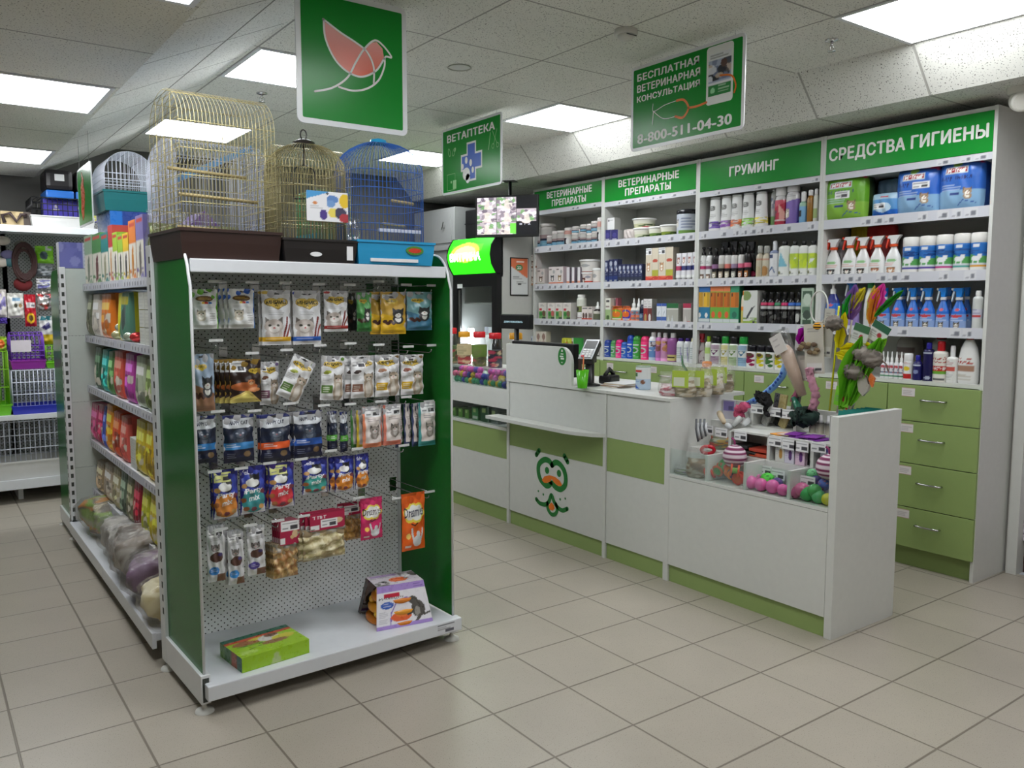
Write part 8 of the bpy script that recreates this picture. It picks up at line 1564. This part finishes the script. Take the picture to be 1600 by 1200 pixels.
for i, (px, py) in enumerate(((1148, 713), (1296, 730))):
    p = at(px, py, 0, 1.24); t = thing('striped_ball', f'purple and white striped ball {"sticking out of the first bin" if i == 0 else "at the end panel in the third bin"}', 'ball', (1.24, p[1], p[2]), 0, 'toys in the stepped display')
    MB().ball(0, 0, 0, .055, art=stripes((120, 20, 80), (222, 206, 216))).build('ball', PM, t); MB().tube([(0, 0, .05), (.004, .008, .075), (0, .02, .085)], .005, 6, (130, 30, 90)).build('tail', PT, t)
for i, (px, py, c, c2) in enumerate(((1111, 747, (220, 60, 40), (220, 190, 60)), (1122, 734, (200, 90, 40), (60, 150, 60)), (1136, 740, (236, 130, 40), (30, 90, 130)), (1150, 735, (226, 80, 40), (110, 170, 60)), (1153, 750, (220, 60, 40), (200, 90, 50)), (1127, 729, (60, 160, 70), (220, 80, 50)))):
    p = at(px, py, 0, 1.2); mb = MB()
    for k in (-1, 1): mb.lathe([(.0, -.004), (.028, -.004), (.03, 0), (.028, .004), (0, .004)], 18, c, z=k * .016); mb.lathe([(.02, k * .0205), (0, k * .0205)], 18, c2, cap=False)
    mb.lathe([(.014, -.016), (.014, .016)], 12, c2); toy('wheel_toy', f'{("red", "brown orange", "orange and blue", "red and lime", "scarlet", "green")[i]} plastic wheel toy in the first bin', mb, PL, (1.19 + .02 * (i % 3), p[1], max(p[2], .577)), (1.2, .4 * i, .5 + i))
for i, (z, y, c, nm) in enumerate(((.70, .32, (60, 60, 60), 'dark grey'), (.675, .27, (70, 64, 60), 'lower grey'), (.672, .21, (200, 80, 50), 'orange red'), (.695, .21, (190, 70, 50), 'upper orange red'))):
    toy('toy_pack', f'flat {nm} pack in the middle tier compartment', MB().box(-.055, .055, -.05, .05, 0, .016, c, bev=.004), PM, (1.37, y, z - .006))
for i, (y, c, c2, nm) in enumerate(((.085, (226, 170, 80), (206, 206, 200), 'orange topped'), (.035, (110, 60, 140), (210, 206, 220), 'violet topped, left'), (-.02, (120, 60, 150), (220, 190, 210), 'violet topped, right'), (-.145, (90, 90, 170), (220, 222, 236), 'blue topped, left'), (-.205, (100, 90, 160), (220, 206, 220), 'blue topped, right'))):
    for k in range(2): toy('card_pack', f'{nm} card pack in the middle tier, {("front", "rear")[k]} one', MB().carton(.048, .008, .092, Art(21, 33, c2).rect(0, .82, 1, 1, c).ell(.6, .4, .2, .25, tuple(np.array(c) * .8)).lines(.1, .45, .7, 4, .1, (150, 150, 170)), c2), PM, (1.315 + .014 * k, y, .665), (0, .0, -PI / 2))
for i in range(7):
    c = ((236, 160, 60), (226, 200, 190), (120, 40, 150), (130, 50, 160), (110, 40, 140), (140, 60, 170), (120, 40, 150))[i]
    toy('card_pack', f'{("orange", "pale", "violet", "purple", "plum", "lilac", "deep violet")[i]} flat card lying on the middle tier cover', MB().box(-.05, .05, -.03, .03, 0, .004, c), PM, (1.372, .115 - i * .033, .7815 + .0045 * (i % 3)), (0, 0, .2 * (i % 3) - .2))
# price tickets clipped to the tiers
for i, (px, py, x, nm) in enumerate(((1105, 671, 1.30, 'at the left of the middle tier'), (1127, 676, 1.30, 'second on the middle tier'), (1157, 681, 1.30, 'third on the middle tier'), (1211, 690, 1.30, 'on the orange topped packs'), (1233, 695, 1.30, 'on the left violet packs'), (1252, 698, 1.30, 'on the right violet packs'), (1279, 699, 1.30, 'on the blue topped packs'), (1183, 639, 1.453, 'on the left of the top tier'), (1212, 644, 1.453, 'in the middle of the top tier'), (1230, 647, 1.453, 'on the right of the top tier'), (1195, 735, 1.27, 'in the second bin, left'), (1215, 742, 1.27, 'in the second bin, right'), (1262, 752, 1.225, 'in the third bin'))):
    p = at(px, py, 0, x - .004); ar = Art(25, 15, (226, 226, 230)); ar.tag(0, 0, 1, 1); tag(MB().front(-.036, .036, -.0012, -.022, .022, ar).box(-.036, .036, -.001, .001, -.022, .022, (220, 220, 224)).build('price_ticket', PM, None, (x - .004, p[1], p[2]), -PI / 2), f'white price ticket {nm}', 'price ticket', 'price tickets on the toy display')
# first bin: bagged toys, hooks of teaser rods, tubes
soft_bag('toy_bag', 'clear bag with a brown plush toy in the front left bin', 1080, 746, .12, .10, .16, (130, 100, 66), [(150, 116, 80), (110, 80, 50), (190, 176, 156)], 6, None, -1.2, .04, z=.546)
soft_bag('toy_bag', 'small clear bag with green and violet strips at the glass front', 1062, 741, .10, .06, .04, (120, 130, 90), [(140, 150, 90), (110, 70, 120), (200, 200, 196)], 9, None, -1.5, .02, z=.546)
soft_bag('toy_bag', 'clear bag of coloured bits on the left of the middle tier', 1118, 702, .12, .08, .11, (150, 150, 130), [(206, 60, 60), (226, 180, 60), (190, 200, 180), (110, 120, 90)], 12, None, -1.3, .03, z=.665)
toy('red_ring', 'red plastic bone ring between the first bin and the middle tier', MB().tube([(.03 * math.cos(a), 0, .02 * math.sin(a)) for a in np.linspace(0, 2 * PI, 13)[:-1]], .009, 8, (206, 30, 50), closed=True), PL, tuple(at(1106, 703, 0, 1.25)), (.3, 0, -.8))
for i in range(6):
    a, b = at(1088 + i * 3.2, 655 + (i % 2) * 6, 0, 1.285 - .01 * i), at(1091 + i * 3, 690 - i * 2, 0, 1.27 - .01 * i); toy('teaser_rod', f'grey plastic toy rod hanging at the left wall, {nth(i, 6)} of six', MB().tube([a, a * .5 + b * .5 + np.array([-.01, 0, .01]), b], .006, 6, ((110, 112, 118), (206, 208, 212))[i % 2]), PL, (0, 0, 0))
for i, (a, b, c, nm) in enumerate((((1124, 645, 1.43), (1131, 660, 1.38), (220, 200, 170), 'beige and white'), ((1157, 652, 1.43), (1145, 666, 1.39), (206, 208, 206), 'pale grey'), ((1170, 656, 1.44), (1162, 664, 1.40), (222, 224, 226), 'white'), ((1135, 664, 1.40), (1142, 668, 1.38), (214, 216, 220), 'short white'))):
    P0, P1 = at(a[0], a[1], 0, a[2]), at(b[0], b[1], 0, b[2]); toy('paste_tube', f'{nm} tube lying on the left tier', MB().tube([P0, P0 * .7 + P1 * .3, P1], [.014, .016, .011], 10, c), PL, (0, 0, 0), cat='tube')
toy('blister_card', 'lilac labelled blister card behind the tubes at the left', MB().carton(.07, .01, .10, Art(21, 25, (190, 188, 200)).rect(.1, .45, .9, .95, (130, 120, 180)).rect(.5, .5, .8, .7, (90, 84, 130)), (200, 200, 206)), PM, tuple(at(1139, 655, 0, 1.53)), (0, 0, -1.4))
# ------- feathers, wands and cards standing at the back of the toy display
def feather(mb, p0, d, ln, wd, c, seed, n=9):
    R = np.random.RandomState(seed); d = np.array(d, float); d /= np.linalg.norm(d); p0 = np.array(p0, float)
    e = np.cross(d, [0.3, .8, .1]); e /= np.linalg.norm(e); g = np.cross(d, e)
    for k in range(5):
        a = PI * k / 5; s_ = math.cos(a) * e + math.sin(a) * g; v = []
        for i in range(n):
            t_ = i / (n - 1); w_ = wd * math.sin(PI * min(1, t_ * .92 + .06)) ** .7; m_ = p0 + d * ln * t_ + g * ln * .12 * t_ * t_
            v += [m_ - s_ * w_ * R.uniform(.6, 1.1) + d * .01 * R.rand(), m_ + s_ * w_ * R.uniform(.6, 1.1) + d * .01 * R.rand()]
        mb.add(v, [(2 * i, 2 * i + 1, 2 * i + 3, 2 * i + 2) for i in range(n - 1)], lin(c), True)
    return mb
PLUSH = printed('plush', .9)
def fuzz(mb, amp, seed):
    R = np.random.RandomState(seed); v = mb.V[-1]; n = v / (np.linalg.norm(v, axis=1)[:, None] + 1e-9); k = R.uniform(-.3, 1, len(v)); mb.V[-1] = v + n * (amp * k)[:, None]; return mb
def wand(label, a, b, xa, xb, rod, feats=(), card=None):
    """a rod from pixel a (foot) to pixel b (top) at depths xa, xb"""
    P0, P1 = at(*a, 0, xa), at(*b, 0, xb); t = thing('feather_wand', label, 'cat toy wand', tuple(P0), 0, 'wands standing in the toy display')
    MB().tube([(0, 0, 0), tuple((P1 - P0) * .5 + np.array([.004, 0, 0])), tuple(P1 - P0)], .0045, 6, rod).build('rod', PL, t)
    for k, (px, py, dx, dz, ln, wd, c) in enumerate(feats):
        F0 = at(px, py, 0, xb) - P0; feather(MB(), F0, (-.1 + .05 * k, -dx, dz), ln, wd, c, k + int(px)).build('feather', PLUSH, t)
    if card:
        px, py, w_, h_, c, c2, rt = card; F0 = at(px, py, 0, xb - .012) - P0; o = MB().carton(w_, .003, h_, Art(21, 21, c).rect(0, .65, 1, 1, c2).ell(.6, .4, .12, .12, (180, 50, 60)).lines(.1, .5, .5, 3, .12, (120, 120, 120)), c, z=-h_ / 2).build('card', PM, t, tuple(F0)); o.rotation_euler = (0, rt, -PI / 2 if rt == 0 else -PI / 2)
    return t
YEL = (236, 226, 30)
wand('long yellow rod with yellow feathers halfway and a green tuft on top', (1296, 642), (1311, 478), 1.50, 1.50, (206, 206, 30), ((1312, 546, 1, .22, .17, .034, YEL), (1310, 545, .1, 1, .16, .026, YEL), (1306, 552, .6, -.15, .13, .032, YEL), (1318, 548, 1, .02, .12, .03, YEL), (1316, 502, .15, 1, .12, .018, (40, 180, 60))))
wand('wand with a lilac feather and pale yellow feathers at the top', (1308, 645), (1331, 500), 1.52, 1.54, (200, 190, 180), ((1328, 500, .1, 1, .15, .042, (150, 110, 190)), (1325, 492, .5, .9, .14, .03, (226, 216, 70))))
wand('wand with pink, orange and yellow feathers at the top right', (1325, 645), (1362, 498), 1.53, 1.56, (210, 170, 160), ((1360, 508, .15, 1, .16, .028, (240, 170, 60)), (1364, 490, .25, .9, .13, .034, (240, 80, 190)), (1355, 500, .1, 1, .15, .014, (236, 226, 120))))
wand('wand with a long green feather leaning right and a green topped card', (1330, 645), (1368, 500), 1.50, 1.50, (190, 190, 190), ((1366, 495, .75, .75, .17, .016, (50, 160, 50)),), (1373, 520, .085, .085, (226, 226, 226), (40, 100, 70), .5))
wand('wand with a white and green card and a red rod', (1318, 610), (1340, 505), 1.47, 1.48, (200, 90, 80), (), (1344, 523, .075, .09, (214, 216, 214), (60, 110, 70), .3))
wand('lime green strap wand with an orange cat card at its foot', (1322, 640), (1352, 540), 1.46, 1.47, (206, 80, 70), ((1314, 640, .22, 1, .34, .046, (110, 190, 30)), (1326, 634, .36, 1, .33, .046, (120, 200, 40)), (1336, 600, .5, 1, .22, .04, (104, 180, 40)), (1352, 560, .7, .8, .12, .03, (150, 210, 50))), (1316, 620, .07, .085, (120, 200, 40), (130, 206, 50), .15))
for i, (px, py, r) in enumerate(((1362, 560, .036), (1346, 553, .030), (1334, 580, .034), (1303, 505, .03))):
    p = at(px, py, 0, 1.44); R = np.random.RandomState(i); ar = Art(25, 17, (120, 112, 104)).blot(0, 0, 1, 1, [(90, 84, 78), (150, 142, 134), (110, 100, 92)], 60, i, .08)
    t = thing('fur_mouse', f'grey fur mouse hanging among the wands, {("rightmost", "upper middle", "lower middle", "leftmost")[i]}', 'cat toy', tuple(p), 0, 'fur toys hanging among the wands'); fuzz(MB().ball(0, 0, 0, r, art=ar, sq=(.9, 1.2, .95)), .010, i).build('body', PLUSH, t); MB().tube([(0, -r, 0), (0, -r * 1.8, -.02), (0, -r * 2.1, -.05)], .003, 5, (110, 90, 80)).build('tail', PLUSH, t)
toy('fish_toy', 'silver and orange fish shaped toy hanging low among the wands', MB().prism([(0, .04), (.03, .01), (.02, -.04), (.0, -.06), (-.022, -.035), (-.03, 0)], -.008, .008, 0, (176, 170, 160)).prism([(-.02, .01), (-.03, .04), (-.05, .02), (-.04, -.02)], -.006, .006, 0, (220, 120, 60)), PG, tuple(at(1350, 597, 0, 1.45)))
for i, (px, py, c) in enumerate(((262, 352, (150, 160, 90)), (300, 352, (196, 196, 200)), (345, 356, (130, 136, 84)))):
    p = at(px, py, 1, 1.16); t = soft_bag('treat_bag', f'{("olive", "silver white", "dark olive")[i]} crumpled bag on the run behind the gold cage', px, py, .17, .12, .24, c, [tuple(np.array(c) * .7), tuple(np.minimum(255, np.array(c) * 1.3))], 40 + i, None, 0, 0, z=1.487, fill=.8); t.location = (p[0], 1.16, 1.487)
# left group: cards, boa, bag, ring
for i, (px, py, w_, h_, c, rt, x, nm) in enumerate(((1272, 545, .10, .23, (206, 200, 188), -.08, 1.50, 'large cream card with brown fabric flowers'), (1294, 520, .05, .22, (200, 198, 190), .05, 1.53, 'narrow cream card behind the flower card'), (1252, 528, .06, .12, (222, 222, 226), .06, 1.55, 'white hanging card with a magenta feather'), (1258, 575, .07, .12, (196, 190, 184), -.15, 1.53, 'grey card under the magenta feather'))):
    p = at(px, py, 0, x); ar = Art(25, 41, c); ar.rect(.1, .03, .8, .22, (214, 212, 208)); ar.tag(.1, .03, .9, .2, (220, 218, 214)); ar.rect(.35, .93, .65, .96, (60, 60, 60)) if i == 2 else ar.lines(.2, .8, .9, 2, .04, (120, 116, 110))
    t = thing('toy_card', f'{nm} at the back of the toy display', 'toy card', tuple(p), 0, 'cards standing in the toy display'); o = MB().carton(w_, .003, h_, ar, c, z=-h_ / 2).build('card', PM, t); o.rotation_euler = (0, rt, -PI / 2)
    if i == 0:
        mb = MB()
        for k in range(9): mb.ball(-.012, .05 - .012 * k + .02 * (k % 3), .02 - .012 * (k % 4), .014, ((120, 100, 76), (150, 132, 100), (100, 80, 64))[k % 3], 8, 6, sq=(.5, 1.2, .8))
        mb.build('fabric_flowers', PLUSH, t)
    if i == 2: feather(MB(), (-.012, .01, -.03), (0, -.5, 1), .10, .03, (190, 20, 180), 5).build('feather', PLUSH, t); feather(MB(), (-.014, 0, .04), (0, -1, .1), .07, .012, (70, 170, 210), 6).build('feather', PLUSH, t)
P0, P1 = at(1254, 618, 0, 1.50), at(1218, 520, 0, 1.50); dv = P1 - P0
t = thing('wrapped_stick', 'clear sleeve with a beige fluffy stick leaning to the left', 'cat toy', tuple(P0), 0)
MB().tube([(0, 0, 0), tuple(dv * .35), tuple(dv * .7), tuple(dv * .78)], [.02, .03, .032, .02], 10, (196, 170, 150)).build('fluffy_stick', PLUSH, t); MB().tube([(-.004, 0, 0), tuple(dv * .5), tuple(dv * 1.02)], [.022, .04, .044], 10).build('sleeve', BAGF, t)
o = MB().carton(.07, .002, .09, Art(15, 17, (216, 210, 206)).lines(.2, .8, .8, 4, .12, (140, 130, 130)), z=-.045).build('card', PM, t, tuple(dv * .82 + np.array([-.042, 0, 0]))); o.rotation_euler = (0, -.5, -PI / 2)
def boa(label, a, b, x, r, c, seed):
    P0, P1 = at(*a, 0, x), at(*b, 0, x); pts = [P0 * (1 - t_) + P1 * t_ + np.array([0, .012 * math.sin(t_ * 6 + seed), 0]) for t_ in np.linspace(0, 1, 26)]; R = np.random.RandomState(seed)
    mb = MB().tube(pts, list(r * R.uniform(.7, 1.0, 26)), 14, c); mb.V[-1] = mb.V[-1] + R.uniform(-.28, .28, mb.V[-1].shape) * r; return toy('fluffy_boa', label, mb, PLUSH, (0, 0, 0))
boa('pink fluffy tail hanging down, right one', (1268, 575), (1272, 640), 1.47, .02, (196, 140, 160), 1); boa('darker pink fluffy tail behind the right one', (1247, 590), (1243, 628), 1.52, .017, (170, 90, 120), 2)
boa('black fluffy pompom tail draped over the top tier', (1196, 628), (1190, 618), 1.44, .032, (22, 22, 24), 3); boa('thin black tail hanging under the pompom', (1196, 628), (1200, 650), 1.43, .011, (20, 20, 22), 4); boa('pink and yellow fluffy toy left of the top tier', (1152, 650), (1164, 632), 1.50, .026, (226, 100, 140), 5); boa('dark green furry ball right of the top tier', (1248, 655), (1262, 648), 1.44, .045, (26, 50, 42), 6)
toy('green_bottle', 'dark green plastic stick leaning at the right of the top tier', MB().tube([at(1240, 622, 0, 1.5), at(1246, 634, 0, 1.48), at(1254, 650, 0, 1.46)], [.012, .018, .018], 10, (30, 104, 80)), PL, (0, 0, 0))
ar = [at(1166, 633, 0, 1.54), at(1190, 620, 0, 1.55), at(1210, 603, 0, 1.56), at(1222, 588, 0, 1.57), at(1228, 570, 0, 1.57)]
mb = MB().tube(ar, .017, 10, (110, 160, 220))
for k in range(12): q = k / 12 * 3.6; i = int(q); p = ar[i] * (1 - q + i) + ar[i + 1] * (q - i); mb.ball(p[0] - .012, p[1], p[2], .009, (40, 80, 170), 8, 6)
toy('blue_band', 'pale blue arched band with dark blue spots', mb, PT, (0, 0, 0))
ring_ = [at(1280, 480, 0, 1.56) + np.array([0, .045 * math.cos(a), .075 * math.sin(a)]) for a in np.linspace(0, 2 * PI, 20)[:-1]]
toy('white_hoop', 'tall white plastic hoop behind the cards', MB().tube(ring_, .004, 6, (206, 206, 200), closed=True), PL, (0, 0, 0))
toy('bee_toy', 'yellow and black striped bee toy above the cards', MB().ball(0, 0, 0, .022, art=stripes((30, 26, 20), (236, 170, 40), 5), sq=(.8, 1.3, .9)), PLUSH, tuple(at(1279, 510, 0, 1.51)))
for i in range(3): toy('dropper_vial', f'small white bottle with patterned label at the right tier, {nth(i, 3)} of three', MB().lathe([(.016, 0), (.017, .05), (.008, .065), (.007, .085)], 14, [(206, 200, 180), (70, 70, 66), (226, 226, 226), (232, 232, 232)]), PL, (1.475, .03 - i * .04, .7905), cat='vial')
toy('teal_packet_bin', 'white card bin at the rear beside the end panel', MB().box(1.33, 1.59, -.272, -.268, .79, .92, (222, 222, 220)).box(1.33, 1.59, -.152, -.148, .79, .90, (222, 222, 220)).box(1.33, 1.335, -.27, -.15, .79, .90, (222, 222, 220)), PM, (0, 0, 0), cat='bin')
for i in range(7): toy('teal_packet', f'teal edged packet in the rear bin, {nth(i, 7)} of seven', MB().carton(.10, .004, .13, Art(15, 19, (190, 190, 160)).rect(0, .8, 1, 1, (20, 130, 120)).blot(.1, .1, .9, .7, [(110, 110, 80), (220, 216, 200)], 8, i, .2), (40, 140, 130)), PM, (1.36 + i * .034, -.21, .7915), (-.12, 0, -PI / 2))
for i in range(4):
    for k in range(2): toy('film_packet', f'grey film packet in the upper box of the top tier, {("lower", "upper")[k]} {("leftmost", "second", "third", "rightmost")[i]}', MB().box(-.004, .004, -.03, .03, 0, .07, ((150, 150, 146), (70, 70, 76), (176, 160, 110), (110, 112, 110))[i]), PG, (1.49 + .03 * (i % 2), .31 - i * .05, .7905 + k * .0885), (.35 * (1 - k), .15, -.4))
o = MB().prism([(1.618, -.01), (1.68, -.02), (1.672, .35), (1.655, .62), (1.64, .62), (1.625, .3)], -.262, -.238, 1, (196, 196, 200)).build('foil_roll', FOIL); o.location = (0, 0, .01); tag(o, 'silver wrapped package standing on the floor behind the end panel', 'package')
